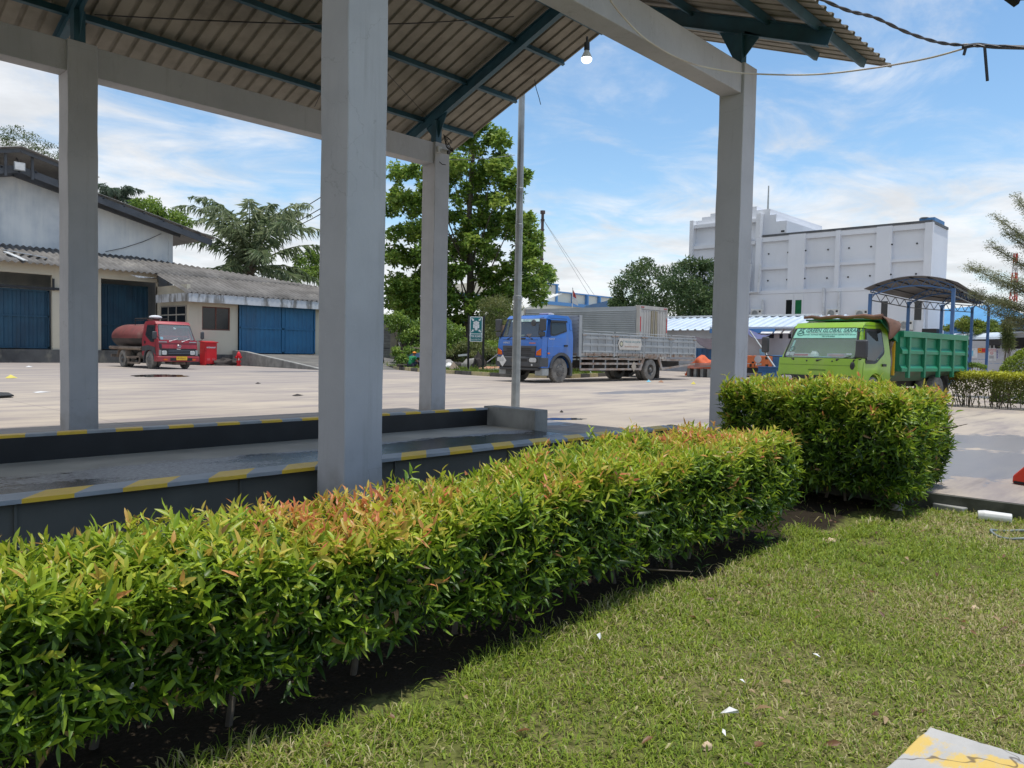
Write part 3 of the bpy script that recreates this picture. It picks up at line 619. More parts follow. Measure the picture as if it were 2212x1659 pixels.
def window(x0, x1, z0, z1, Y, fm, mull=(.5,), rails=()):
    m_ = MB(); fw = .07
    m_.box((x0, Y + .05, z0), (x0 + fw, Y + .13, z1)); m_.box((x1 - fw, Y + .05, z0), (x1, Y + .13, z1)); m_.box((x0 + fw, Y + .05, z0), (x1 - fw, Y + .13, z0 + fw)); m_.box((x0 + fw, Y + .05, z1 - fw), (x1 - fw, Y + .13, z1))
    for q in mull: xm = x0 + (x1 - x0) * q; m_.box((xm - .04, Y + .06, z0 + fw), (xm + .04, Y + .12, z1 - fw))
    o = wbuild(m_, 'window', fm); p = MB(); p.box((x0 + .02, Y + .085, z0 + .02), (x1 - .02, Y + .095, z1 - .02)); p.build('pane', M['window_dark'], o, WO)
window(w0[0], w1[0], zwb, w0[2] - .02, YB, M['window_brown']); window(D1_[0] + .55, D1_[0] + 1.3, w0[2] - 1.1, w0[2], YB, M['window_brown'], ())
# barred window on the return wall (faces -X)
xa = x_bend - .001; pA, pB = AX(*Z1(812, 965), xa), AX(*Z1(938, 1030), xa); zb_ = pA[2] - 1.75
m_ = MB(); m_.box((xa - .05, pB[1], zb_), (xa - .004, pA[1], pA[2])); o = wbuild(m_, 'window', M['pale_frame'])
p = MB(); p.box((xa - .06, pB[1] + .08, zb_ + .08), (xa - .051, pA[1] - .08, pA[2] - .08)); p.build('pane', M['window_dark'], o, WO)
p = MB()
for q in (.36, .68): yy = pB[1] + (pA[1] - pB[1]) * q; p.box((xa - .08, yy - .05, zb_), (xa - .061, yy + .05, pA[2]))
p.box((xa - .085, pB[1], pA[2] - .62), (xa - .081, pA[1], pA[2] - .54)); p.build('bars', M['pale_frame'], o, WO)
zs1 = d1y(1310, 1075, YB)[2]
sliding(D0[0] + .02, D1_[0] - .02, zfl + .06, wz - .3, YB - .08, M['door_blue'], 9, .33, zs1, d1y(1417, 1000, YB)[0])
m_ = MB(); m_.box((x_bend + .2, YB + 3.5, 0), (xeR - .7, YB + 3.6, wz)); wbuild(m_, 'inside_wall', M['dark_inside'])
# ramp up to the blue door, with its low side wall
ra = G(*Z1(1165, 1200)); 
mat('ramp', (0.15, 0.145, 0.13), (0.095, 0.09, 0.085), s=.8, rough=.9, pos=True, dirt=(0.33, 0.28, 0.23), dirt_amt=.4, streak=1)
rx0 = D0[0] - .35; rx1 = xeR; ytoe = G(*Z1(1400, 1287))[1]
m_ = MB(); m_.prism([(rx0 + .3, YB - .1, -.05), (rx0 + .3, YB - .1, zfl), (rx0 + .3, YB - 1.2, zfl), (rx0 + .3, ytoe, .006), (rx0 + .3, ytoe, -.05)], (rx1 - rx0, 0, 0)); tag(fix_normals(m_.build('ramp', M['ramp'])), kind='structure')
m_ = MB(); m_.prism([(rx0 - .02, YB - .04, -.02), (rx0 - .02, YB - .04, zfl + .22), (rx0 - .02, YB - 1.5, zfl + .18), (rx0 - .02, ytoe - .1, .05), (rx0 - .02, ytoe - .1, -.02)], (.30, 0, 0))
o = fix_normals(m_.build('ramp_wall', M['concrete'], bevel=.02)); tag(o, 'low sloping concrete side wall of the ramp beside the red hydrant', 'wall')
# thin cable across the white gable
m_ = MB(); m_.tube([d1y(530, 690, YG - .1), d1y(620, 672, YG - .1), d1y(720, 640, YG - .1), d1y(810, 600, YG - .1)], .02, 5); wbuild(m_, 'cable', M['black_steel'])
# ---------------------------------------------------------------- big pale building on the right
mat('pale_wall', (0.74, 0.76, 0.80), (0.69, 0.71, 0.75), s=.25, rough=.85, pos=True, dirt=(0.56, 0.57, 0.60), dirt_amt=.4, ds=.35, streak=.12)
mat('pale_trim', (0.74, 0.755, 0.78), (0.69, 0.705, 0.73), s=.5, rough=.8, pos=True)
mat('green_glass', (0.02, 0.16, 0.06), (0.015, 0.12, 0.05), rough=.15)
mat('blue_panel', (0.06, 0.20, 0.42), (0.05, 0.16, 0.36), s=.6, rough=.55, pos=True)
mat('pipe_white', (0.66, 0.68, 0.70), rough=.5)
XB = 76.0
def b5(x, y): return AX(*Z5(x, y), XB)
BO = b5(1000, 900); BO[2] = 0
big_b = thing('office_block', 'large windowless pale grey block with recessed wall panels and a stepped tower', 'building', BO)
def bb(m_, n_, mt, par=None, **k): return m_.build(n_, mt, par or big_b, BO, **k)
yR = b5(1598, 400)[1]; yL = b5(565, 400)[1]; zTR = b5(1598, 196)[2]; zT = zTR - .15
yE = b5(1728, 300)[1]                              # end of the south end face in the picture
# the end face is set at X = XB .. ; it is the -Y side
ye = yR - .35; depth = 9.0
zled = b5(900, 622)[2]
XQ = AY(*Z5(1728, 400), ye)[0] - XB
m_ = MB(); m_.box((XB, ye, 0), (XB + XQ, b5(118, 400)[1], zT)); bb(m_, 'wall', M['pale_wall'])
m_ = MB(); m_.box((XB - .6, ye - .1, zled - .35), (XB - .003, b5(118, 400)[1], zled)); m_.box((XB - .55, ye + .2, 0), (XB - .004, b5(118, 400)[1], zled - .36)); bb(m_, 'lower_wall', M['pale_wall'])
for (a, b) in ((478, 498), (532, 565), (738, 842), (1032, 1060), (1288, 1385), (1590, 1640)):
    ya, yb = b5(a, 400)[1], b5(b, 400)[1]; m_ = MB(); m_.box((XB - .45, yb, zled + .003), (XB - .003, ya, zT)); bb(m_, 'pilaster', M['pale_wall'])
m_ = MB()
for (z0, z1) in ((b5(900, 300)[2], zT), (b5(900, 482)[2], b5(900, 465)[2])):
    m_.box((XB - .30, ye + .5, z0), (XB - .004, b5(540, 400)[1], z1))
bb(m_, 'wall_band', M['pale_wall'])
m_ = MB(); m_.box((XB - .35, ye - .1, zT), (XB + XQ - .3, b5(572, 280)[1], zT + .22)); bb(m_, 'roof_edge', M['roof_metal_dark'])
# tower at the far end, stepped parapet
yt0, yt1 = b5(708, 240)[1], b5(118, 240)[1]
zq = lambda x, y: b5(x, y)[2]
m_ = MB(); steps = [(708, 640, 190), (640, 600, 150), (600, 515, 118), (515, 275, 112), (275, 225, 142), (225, 172, 165), (172, 118, 190)]
for a, b, yy in steps: m_.box((XB + .3, b5(a, 240)[1], zT - .5), (XB + 14, b5(b, 240)[1], zq((a + b) / 2, yy)))
bb(m_, 'tower', M['pale_wall'])
m_ = MB()
for yy in (210, 345): z = zq(300, yy); m_.box((XB - .30, b5(530, 240)[1], z - .25), (XB + .298, b5(122, 240)[1], z + .1))
m_.box((XB - .45, b5(140, 240)[1], zled + .003), (XB + .297, b5(118, 240)[1], zq(118, 195))); m_.box((XB - .45, b5(562, 240)[1], zT + .01), (XB + .297, b5(534, 240)[1], zq(540, 150)))
bb(m_, 'tower_trim', M['pale_trim'])
def slit(x0, x1, y0, y1, gm, nm='window'):
    a, b = b5(x1, y1), b5(x0, y0); X_ = XB - .56 if a[2] < zled else XB + .29
    m_ = MB(); m_.box((X_ - .02, a[1] - .12, a[2]), (X_ - .001, b[1] + .12, b[2])); o = bb(m_, nm, M['pale_trim'])
    m_ = MB(); m_.box((X_ - .03, a[1], a[2] + .05), (X_ - .021, b[1], b[2] - .6)); m_.build('pane', gm, o, BO)
slit(730, 762, 655, 800, M['window_dark']); slit(788, 822, 655, 800, M['green_glass']); slit(1328, 1362, 660, 822, M['window_dark']); slit(1538, 1576, 660, 822, M['window_dark']); slit(675, 695, 212, 262, M['window_dark'])
for (x, y) in [(168, 430), (604, 400), (726, 391), (849, 382), (978, 373), (1110, 363), (1249, 354), (1391, 344), (1539, 334), (599, 569), (719, 562), (843, 557), (971, 552), (1104, 546), (1242, 538), (1384, 532), (1532, 526)]:
    p = b5(x, y); m_ = MB(); m_.cyl((XB - (.46 if 1288 < x < 1395 or 738 < x < 852 else .02), p[1], p[2]), (XB - (.50 if 1288 < x < 1395 or 738 < x < 852 else .06), p[1], p[2]), .085, .085, 8); bb(m_, 'vent_hole', M['black'])
for pts in ([(510, 468), (494, 645), (493, 800)], [(572, 465), (558, 645), (500, 645)], [(970, 615), (966, 790)], [(1066, 640), (1062, 790)], [(588, 690), (585, 790)]):
    m_ = MB(); m_.tube([(XB - .75, b5(*p)[1], b5(*p)[2]) for p in pts], .13, 8); bb(m_, 'drain_pipe', M['pipe_white'])
m_ = MB(); m_.box((XB + XQ * .35, ye + .3, zT + .0), (XB + XQ * .97, ye + 1.6, zT + .8)); bb(m_, 'roof_plant_room', M['blue_panel'])
m_ = MB(); p = b5(1620, 195); m_.cyl((XB + 2, ye + 1.2, zT + .2), (XB + 2, ye + 1.2, zT + .75), .05); m_.cyl((XB + 2, ye + 1.2, zT + .75), (XB + 2, ye + 1.2, zT + .85), .30, .36, 14); bb(m_, 'roof_vent', M['galv'])
m_ = MB(); p = b5(605, 150); q = b5(612, 0); m_.cyl((XB + 5, p[1] * 1.07, p[2] * 1.05), (XB + 5, p[1] * 1.07, q[2] * 1.09), .12, .07, 8); bb(m_, 'mast', M['galv'])
m_ = MB(); a, b = b5(1600, 875), b5(1690, 905); m_.box((XB - 1.5, b[1], b[2]), (XB - .56, a[1], a[2])); bb(m_, 'porch_opening', M['black'])
# air conditioner units hung on the wall
mat('ac_white', (0.70, 0.70, 0.67), (0.60, 0.60, 0.57), s=3, rough=.5)
acs = [(551, 778, 'under a bent white drain pipe'), (1030, 778, 'between two slim white drain pipes'), (1210, 783, 'just left of the first blue canopy post'), (1488, 852, 'behind the second blue canopy post')]
ac0 = None
def make_ac():
    t = thing('air_conditioner', '', 'air conditioner', (0, 0, 0), group='air conditioner units on the pale block')
    m_ = MB(); m_.box((-.65, -.85, -.62), (0, .85, .62)); m_.build('casing', M['ac_white'], t, bevel=.05)
    m_ = MB(); m_.lathe([(.46, 0), (.46, .05), (.40, .05), (.40, .02), (.12, .02), (.12, .04), (0, .04)], (-.651, .22, 0), (-1, 0, 0), 18); g_ = m_.build('fan_guard', M['galv'], t)
    m_ = MB(); m_.disc((-.660, .22, 0), (-1, 0, 0), .38, .006, 16); m_.build('fan', M['black'], t)
    m_ = MB(); m_.box((-.66, -.70, .15), (-.651, -.42, .42)); m_.build('badge', M['black'], t)
    m_ = MB(); m_.box((-.7, -.7, -.72), (.0, .7, -.63)); m_.build('bracket', M['galv'], t); return t
for i, (x, y, w_) in enumerate(acs):
    t = make_ac() if i == 0 else copy_tree(ac0); ac0 = ac0 or t; t.scale = (.7, .7, .7)
    p = b5(x, y); t.location = (XB - .56, p[1], p[2]); t['label'] = 'white air conditioner unit on the pale block ' + w_
# ---------------------------------------------------------------- cream factory with blue trim, far behind the trees
mat('cream_far', (0.84, 0.80, 0.66), (0.78, 0.74, 0.61), s=.1, rough=.85, pos=True); mat('trim_blue', (0.10, 0.28, 0.56), (0.09, 0.24, 0.50), s=.3, rough=.6, pos=True)
YF = 70.0
def f4(x, y): return AY(*Z4(x, y), YF)
FO = f4(725, 200); FO[2] = 0
fac = thing('factory', 'cream walled factory with light blue trim behind the silver box truck', 'factory', FO)
def fb(m_, n_, mt, **k): return m_.build(n_, mt, fac, FO, **k)
xa0, xa1, xa2 = f4(300, 60)[0], f4(725, 60)[0], f4(1330, 60)[0]
z1, z2 = f4(700, 55)[2], f4(735, 125)[2]
m_ = MB(); m_.box((xa0, YF, 0), (xa1, YF + 15, z1)); m_.box((xa1, YF + .3, 0), (xa2, YF + 15, z2)); fb(m_, 'wall', M['cream_far'])
m_ = MB(); m_.box((xa0, YF - .2, z1), (xa1 + .1, YF + .3, z1 + .16)); m_.box((xa1, YF, z2), (xa2, YF + .3, z2 + .16))
zc_ = f4(725, 235)[2]; m_.box((xa0 - 10, YF - .3, zc_ - .25), (xa2, YF - .01, zc_ + .22))
for x in (440, 712, 880, 1012, 1132): xx = f4(x, 150)[0]; m_.box((xx - .15, YF - .22, zc_ + .23), (xx + .15, YF + .29, z1 if x < 750 else z2))
fb(m_, 'trim', M['trim_blue'])
p = f4(915, 130); m_ = MB(); m_.lathe([(.5, 0), (.5, .3), (.65, .5), (.5, .85), (.1, 1.0)], (p[0], YF + 4, z2 + .3), (0, 0, 1), 14); fb(m_, 'roof_vent', M['galv'])
# blue shed roof in front of the factory, behind the round trees
p0, p1 = AD(*Z4(1000, 255), 84), AD(*Z4(1215, 205), 76)
m_ = MB(); m_.prism([(p0[0], p0[1], 0), (p1[0], p1[1], 0), (p1[0], p1[1], p1[2]), (p0[0], p0[1], p0[2])], FWD0 * 5); tag(fix_normals(m_.build('blue_shed', M['blue_panel'])), 'plain blue metal shed half hidden by the round trees', 'shed')
# white low sheds seen through the big tree, with a blue eave
sa, sb = AD(840, 668, 78), AD(1065, 676, 70)
ws = thing('low_shed', 'long low white roofed shed with blue eave behind the broad leafed tree', 'shed', (sa[0], sa[1], 0)); wso = (sa[0], sa[1], 0)
dv = unit((sb - sa) * (1, 1, 0)); nv_ = np.array([-dv[1], dv[0], 0]); nv_ = nv_ if nv_ @ FWD0 > 0 else -nv_
zr0 = AD(840, 686, 78)[2]; LS = np.linalg.norm((sb - sa)[:2]) + 9.5
m_ = MB(); m_.rib((sa - dv * 8) * (1, 1, 0) + (0, 0, zr0), dv * LS, nv_ * 9 + np.array([0, 0, 2.6]), (0, 0, 1), .5, .12, .06, .05); m_.build('roof', M['white_paint'], ws, wso, solid=.03)
m_ = MB(); a_ = (sa - dv * 8) * (1, 1, 0); m_.bar(a_ + (0, 0, zr0 - .3), a_ + dv * LS + (0, 0, zr0 - .3), .12, .7); m_.build('eave', M['trim_blue'], ws, wso)
m_ = MB(); m_.bar(a_ + nv_ * 1.6 + (0, 0, zr0 / 2), a_ + nv_ * 1.6 + dv * LS + (0, 0, zr0 / 2), .2, zr0); m_.build('wall', M['dark_inside'], ws, wso)
for i in range(5): 
    m_ = MB(); pp = a_ + dv * (i * 4.2 + 1) + nv_ * .2; m_.cyl(pp, pp + (0, 0, zr0 - .4), .12, .12, 8); m_.build('post', M['white_paint'], ws, wso)
# ---------------------------------------------------------------- chimney with guy wires
cp = AD(1167, 700, 150); ct = AD(1167, 455, 150)
ch = thing('chimney', 'tall thin dark steel chimney stack held by guy wires beyond the trees', 'chimney', (cp[0], cp[1], 0))
m_ = MB(); m_.cyl((0, 0, 0), (0, 0, ct[2]), .36, .28, 14)
for i in range(14): z = ct[2] * (i + 1) / 15; m_.cyl((0, 0, z), (0, 0, z + .25), .41, .41, 14)
m_.cyl((0, 0, ct[2] - .6), (0, 0, ct[2]), .48, .48, 14); m_.build('stack', mat('rust_steel', (0.10, 0.07, 0.065), (0.06, 0.045, 0.045), s=1, rough=.8), ch)
for (dx, dy) in ((16, -12), (-14, 6), (7, -16)):
    m_ = MB(); m_.tube([(0, 0, ct[2] - 1.5), (dx, dy, 0)], .035, 4); m_.build('guy_wire', M['galv'], ch)
# ---------------------------------------------------------------- long low building with pale blue metal roof
mat('roof_bluewhite', (0.56, 0.64, 0.72), (0.48, 0.56, 0.65), s=.5, rough=.5, pos=True, dirt=(0.34, 0.36, 0.38), dirt_amt=.4, ds=.8)
mat('roof_rib', (0.30, 0.40, 0.52), rough=.5); mat('shed_wall', (0.50, 0.51, 0.54), (0.40, 0.41, 0.44), s=.4, rough=.9, pos=True, dirt=(0.27, 0.27, 0.28), dirt_amt=.6, ds=.7)
XL = 55.0; XE = 50.5
rg = lambda x, y: AX(*Z5(x, y), XL); eg = lambda x, y: AX(*Z5(x, y), XE)
LO_ = rg(600, 800); LO_[2] = 0
lb = thing('low_building', 'long low building with white and blue ribbed roof between two round trees and green truck', 'building', LO_)
def l5(m_, n_, mt, **k): return m_.build(n_, mt, lb, LO_, **k)
yr0 = rg(925, 790)[1]; yl0 = rg(-60, 800)[1]; zrg = rg(700, 795)[2]; zeg = eg(480, 880)[2]
vv = np.array([XE - XL, 0, zeg - zrg]); nn = unit(np.cross((0, -1, 0), vv)); nn = nn if nn[2] > 0 else -nn
m_ = MB(); m_.rib((XL, yr0, zrg), (0, yl0 - yr0 + 16, 0), vv, nn, .62, .12, .09, .05); l5(m_, 'roof', M['roof_bluewhite'], solid=.02)
m_ = MB(); m_.rib((XL, yr0, zrg), (0, yl0 - yr0 + 16, 0), (4.5, 0, zeg - zrg), (0, 0, 1), .62, .12, .09, .05); l5(m_, 'roof_back', M['roof_bluewhite'], solid=.02)
m_ = MB(); m_.bar((XL, yr0, zrg + .1), (XL, yl0 + 16, zrg + .1), .5, .12); l5(m_, 'ridge_cap', M['white_paint'])
m_ = MB(); m_.prism([(XE + .2, yr0 + .4, 0), (XL + 4.4, yr0 + .4, 0), (XL + 4.4, yr0 + .4, zeg), (XL, yr0 + .4, zrg - .06), (XE + .2, yr0 + .4, zeg)], (0, .15, 0)); l5(m_, 'end_wall', M['roof_metal_dark'])
m_ = MB(); m_.box((XE + .7, yr0 + .6, 0), (XE + .9, yl0 + 16, zeg + .1)); l5(m_, 'wall', M['shed_wall'])
# second roof behind
yq0, yq1 = AX(*Z5(1130, 822), 60)[1], AX(*Z5(925, 800), 60)[1]; zq_ = AX(*Z5(1000, 790), 60)[2]
m_ = MB(); m_.rib((60, yq0 + .0, zq_), (0, yq1 - yq0 + 3, 0), (-3.2, 0, -1.5), (0, 0, 1), .62, .12, .09, .05); l5(m_, 'rear_roof', M['roof_bluewhite'], solid=.02)
m_ = MB(); m_.prism([(57, yq0 + .1, 0), (63, yq0 + .1, 0), (63, yq0 + .1, zq_ - 1.5), (60, yq0 + .1, zq_), (57, yq0 + .1, zq_ - 1.5)], (0, .2, 0)); l5(m_, 'rear_gable', M['blue_panel'])
# front annex with small windows under little hoods
XF = 47.0; af = lambda x, y: AX(*Z5(x, y), XF)
yA0, yA1 = af(800, 900)[1], af(250, 900)[1]; zA = af(600, 872)[2]
m_ = MB(); m_.box((XF, yA0, 0), (XE + .6, yA1, zA)); l5(m_, 'annex_wall', M['shed_wall'])
m_ = MB(); m_.box((XF - .4, yA0 - .2, zA + .003), (XE + .7, yA1, zA + .12)); l5(m_, 'annex_roof', M['roof_bluewhite'])
m_ = MB(); m_.box((XF - .42, af(660, 870)[1], zA - .28), (XF - .36, yA1, zA - .0)); l5(m_, 'annex_gutter', M['trim_blue'])
def z8(x, y): return ((2700 + x / 3.6867) * K, (1200 + y / 3.6867) * K)
for (x0, x1, y0, y1) in ((1172, 1280, 428, 486), (1364, 1406, 424, 490), (1492, 1530, 424, 490)):
    a, b = AX(*z8(x1, y1), XF), AX(*z8(x0, y0), XF); m_ = MB(); m_.box((XF - .02, a[1], a[2]), (XF - .002, b[1], b[2])); o = l5(m_, 'window', M['window_dark'])
    m_ = MB(); w_ = b[1] - a[1]; m_.prism([(XF - .003, a[1] - .12, b[2] + .4), (XF - .6, a[1] - .12, b[2] + .05), (XF - .6, a[1] - .12, b[2] - .0), (XF - .003, a[1] - .12, b[2] + .3)], (0, w_ + .24, 0)); fix_normals(m_.build('hood', M['white_paint'], o, LO_))
mat('tarp_blue', (0.10, 0.11, 0.24), (0.07, 0.075, 0.16), s=1.5, rough=.7, pos=True, bump=.3, bs=8); mat('tarp_dark', (0.06, 0.042, 0.05), (0.04, 0.03, 0.035), s=1.5, rough=.8, pos=True)
def cloth(name, A, B, Cc, D, sag, mt, label, cat, n=10):
    q = []
    for j in range(n + 1):
        for i in range(n + 1):
            u, v = i / n, j / n; p = (A * (1 - u) + B * u) * (1 - v) + (D * (1 - u) + Cc * u) * v
            q.append(p - np.array([0, 0, sag * 4 * u * (1 - u) * (.4 + .6 * v) + .05 * mnoise.noise((u * 4, v * 4, sag))]))
    m_ = MB(); m_.add(q, [(j * (n + 1) + i, j * (n + 1) + i + 1, (j + 1) * (n + 1) + i + 1, (j + 1) * (n + 1) + i) for j in range(n) for i in range(n)])
    return tag(m_.build(name, mt, smooth=60, solid=.01), label, cat)
t8 = lambda x, y, X: AX(*z8(x, y), X)
cloth('tarpaulin', t8(905, 345, 46.6), t8(1230, 435, 46.6), t8(1180, 455, 44.0), t8(860, 370, 44.0), .35, M['tarp_blue'], 'dark blue tarpaulin awning sagging from the annex over the orange generator', 'tarpaulin')
cloth('tarpaulin', t8(60, 440, 46.6), t8(420, 485, 46.6), t8(420, 640, 43.5), t8(140, 500, 43.5), .25, M['tarp_dark'], 'dark brown tarpaulin hung behind the tail of the flatbed truck', 'tarpaulin')
pt = MB(); pt.bar(t8(935, 385, 44), t8(1295, 905, 40.5), .07, .07); tag(pt.build('tarp_pole', M['galv']), 'slanting grey pole propping up the dark blue tarpaulin', 'pole')
# blue container and blue sheet fence
mat('cont_blue', (0.045, 0.16, 0.36), (0.035, 0.12, 0.28), s=1, rough=.6, pos=True, dirt=(0.10, 0.13, 0.16), dirt_amt=.4)
a, b = t8(150, 765, 46), t8(420, 632, 46)
m_ = MB(); m_.rib((46, b[1], 0), (0, a[1] - b[1], 0), (0, 0, b[2]), (-1, 0, 0), .35, .1, .05, .04); tag(m_.build('metal_fence', M['cont_blue'], solid=.02), 'blue corrugated metal fence under the dark brown tarpaulin', 'fence')
a, b = t8(1205, 915, 43.5), t8(1375, 735, 43.5)
m_ = MB(); m_.box((43.5, b[1] - .6, 0), (46.0, a[1], b[2])); o = m_.build('blue_bin', M['cont_blue'], bevel=.04); tag(o, 'plain blue metal bin standing beside the orange generator', 'bin')
# orange generator
mat('gen_orange', (0.62, 0.17, 0.05), (0.50, 0.13, 0.045), s=1.5, rough=.6, pos=True, dirt=(0.20, 0.09, 0.05), dirt_amt=.5)
a, b = t8(890, 915, 43), t8(1208, 742, 43); GO = np.array([43, (a[1] + b[1]) / 2, 0])
gn = thing('generator', 'orange canopied diesel generator standing under the blue tarpaulin', 'generator', GO)
y1_, y0_ = a[1] + .9, b[1]
m_ = MB(); m_.box((43, y0_, a[2]), (45.3, y1_, b[2])); m_.build('canopy_box', M['gen_orange'], gn, GO, bevel=.04)
m_ = MB(); m_.box((42.9, y0_ - .1, a[2] - .3), (45.4, y1_ + .1, a[2] - .003)); m_.build('skid', M['black_steel'], gn, GO)
m_ = MB(); c = t8(1050, 790, 43); m_.disc((42.995, c[1], c[2]), (-1, 0, 0), .22, .01, 18); m_.build('round_badge', M['shed_wall'], gn, GO)
for (x0, x1, yy0, yy1) in ((960, 992, 825, 848), (928, 958, 860, 900), (1020, 1100, 848, 880), (1158, 1190, 755, 795), (1158, 1200, 865, 905)):
    a, b = t8(x1, yy1, 43), t8(x0, yy0, 43); m_ = MB(); m_.box((42.98, a[1], a[2]), (42.998, b[1], b[2])); m_.build('vent' if x0 < 1000 or x0 > 1100 else 'hatch', M['black'] if x0 != 1020 else M['fascia'], gn, GO)
m_ = MB(); c = t8(1000, 830, 43); m_.box((42.985, c[1] - .015, a[2] + .0), (42.998, c[1] + .015, b[2])); m_.build('door_seam', M['black'], gn, GO)
a = t8(1115, 738, 44); m_ = MB(); m_.lathe([(.16, 0), (.2, .4), (.18, .4), (.15, .03), (0, .03)], (44, a[1], t8(1115, 742, 43)[2]), (0, 0, 1), 12); tag(m_.build('bucket', mat('sky_blue', (0.15, 0.45, 0.70), rough=.5)), 'light blue plastic bucket on top of the orange generator', 'bucket')
# orange netting heap, pale sheet stack, blue beam
mat('net_orange', (0.60, 0.12, 0.04), (0.42, 0.08, 0.03), s=3, rough=.8, pos=True)
def heap(name, c, r, mt, label, cat, seed=0.0, nu=28, nv=14, amp=.35):
    q = []
    for j in range(nv + 1):
        b_ = (math.pi / 2) * j / nv
        for i in range(nu):
            a_ = 2 * math.pi * i / nu; d_ = np.array([math.cos(b_) * math.cos(a_), math.cos(b_) * math.sin(a_), math.sin(b_)]); k_ = 1 + amp * mnoise.noise((d_[0] * 2.2 + seed, d_[1] * 2.2, d_[2] * 2.2))
            q.append((c[0] + d_[0] * r[0] * k_, c[1] + d_[1] * r[1] * k_, c[2] + d_[2] * r[2] * k_))
    m_ = MB(); m_.add(q, [(j * nu + i, j * nu + (i + 1) % nu, (j + 1) * nu + (i + 1) % nu, (j + 1) * nu + i) for j in range(nv) for i in range(nu)]); return tag(m_.build(name, mt, smooth=50), label, cat)
c = t8(300, 860, 42); heap('netting_heap', (42, c[1], 0), (1.0, 1.15, t8(250, 778, 42)[2]), M['net_orange'], 'heap of orange netting behind the tail of the flatbed truck', 'netting', 2.0)
a, b = t8(30, 915, 39.5), t8(420, 895, 39.5)
m_ = MB()
for i in range(5): m_.bar((39.5 + .1 * i, a[1] + .2 * i, a[2] + i * .06), (39.8 + .05 * i, b[1] - .4 * i, b[2] + i * .05), 1.2, .03)
for i in range(4): yy = a[1] + (b[1] - a[1]) * (i + .5) / 4; m_.box((39.2, yy - .08, .0), (40.3, yy + .08, a[2] - .02))
tag(m_.build('sheet_stack', M['galv']), 'stack of pale metal roofing sheets lying on sleepers', 'metal sheets')
a, b = t8(1055, 955, 38), t8(1380, 930, 38); m_ = MB(); zc = max(.2, (a[2] + b[2]) / 2)
m_.bar((38, a[1], zc + .14), (38, b[1], zc + .14), .3, .04); m_.bar((38, a[1], zc - .14), (38, b[1], zc - .14), .3, .04); m_.bar((38, a[1], zc), (38, b[1], zc), .04, .26)
for yy in (a[1] - .4, b[1] + .4): m_.box((37.8, yy - .1, 0), (38.2, yy + .1, zc - .16))
tag(m_.build('steel_beam', M['cont_blue']), 'blue steel beam lying on blocks in front of the generator', 'steel beam')
# ---------------------------------------------------------------- arched vehicle canopy with blue posts
mat('post_blue', (0.05, 0.135, 0.31), (0.04, 0.11, 0.26), s=2, rough=.5, pos=True); mat('arch_under', (0.13, 0.125, 0.125), (0.09, 0.088, 0.088), s=.6, rough=.8, pos=True)
def z9d(x, y, D): return AD(*Z9(x, y), D)
pl = [z9d(70, 400, 43), z9d(455, 480, 47.5), z9d(790, 512, 51), z9d(1095, 535, 54)]
pr = [z9d(907, 345, 40), z9d(1262, 528, 54)]
AO = ((pl[0] + pr[0]) / 2) * (1, 1, 0)
arc = thing('arched_canopy', 'arched grey canopy on tall blue posts standing behind the green tipper truck', 'canopy', AO)
for p in pl + pr:
    m_ = MB(); m_.bar((p[0], p[1], -.02), (p[0], p[1], p[2]), .16, .16); m_.build('post', M['post_blue'], arc, AO)
NA = 16
def arcpt(A, B, t, rise): return A * (1 - t) + B * t + np.array([0, 0, rise * 4 * t * (1 - t)])
rowsL = [pl[0], pl[1], pl[2], pl[3]]; rowsR = [pr[0], pr[0] + (pr[1] - pr[0]) * .34, pr[0] + (pr[1] - pr[0]) * .67, pr[1]]
q = []
ext0 = -.06; allL = [pl[0] + (pl[0] - pl[1]) * .08] + rowsL + [pl[3] + (pl[3] - pl[2]) * .3]; allR = [pr[0] + (pr[0] - rowsR[1]) * .1] + rowsR + [pr[1] + (pr[1] - rowsR[2]) * .3]
for A, B in zip(allL, allR):
    A2, B2 = A + (A - B) * .04, B + (B - A) * .06
    for i in range(NA + 1): q.append(arcpt(A2, B2, i / NA, .50) + (0, 0, .24))
n1 = NA + 1; m_ = MB(); m_.add(q, [(j * n1 + i, j * n1 + i + 1, (j + 1) * n1 + i + 1, (j + 1) * n1 + i) for j in range(len(allL) - 1) for i in range(NA)]); m_.build('roof', M['arch_under'], arc, AO, solid=.03)
for A, B in zip(rowsL, rowsR):
    m_ = MB(); top = [arcpt(A, B, i / NA, .50) + (0, 0, .15) for i in range(NA + 1)]; bot = [arcpt(A, B, i / NA, .40) - (0, 0, .12) for i in range(NA + 1)]
    for i in range(NA): m_.bar(top[i], top[i + 1], .05, .05); m_.bar(bot[i], bot[i + 1], .07, .07)
    for i in range(0, NA, 2): m_.bar(bot[i], top[i + 1], .028, .028); m_.bar(top[i + 1], bot[i + 2], .028, .028)
    m_.build('arch_truss', M['post_blue'], arc, AO)
for k in range(2, NA, 3):
    m_ = MB()
    for j in range(len(allL) - 1): m_.bar(q[j * n1 + k] - (0, 0, .05), q[(j + 1) * n1 + k] - (0, 0, .05), .06, .06)
    m_.build('purlin', M['black_steel'], arc, AO)
for row in (rowsL, rowsR):
    m_ = MB()
    for A, B in zip(row[:-1], row[1:]):
        m_.bar(A + (0, 0, .1), B + (0, 0, .1), .05, .05); m_.bar(A - (0, 0, .35), B - (0, 0, .35), .05, .05)
        for i in range(8): u0, u1 = A + (B - A) * i / 8, A + (B - A) * (i + 1) / 8; m_.bar(u0 + (0, 0, .1 if i % 2 else -.35), u1 + (0, 0, -.35 if i % 2 else .1), .03, .03)
    m_.build('eave_truss', M['black_steel'], arc, AO)
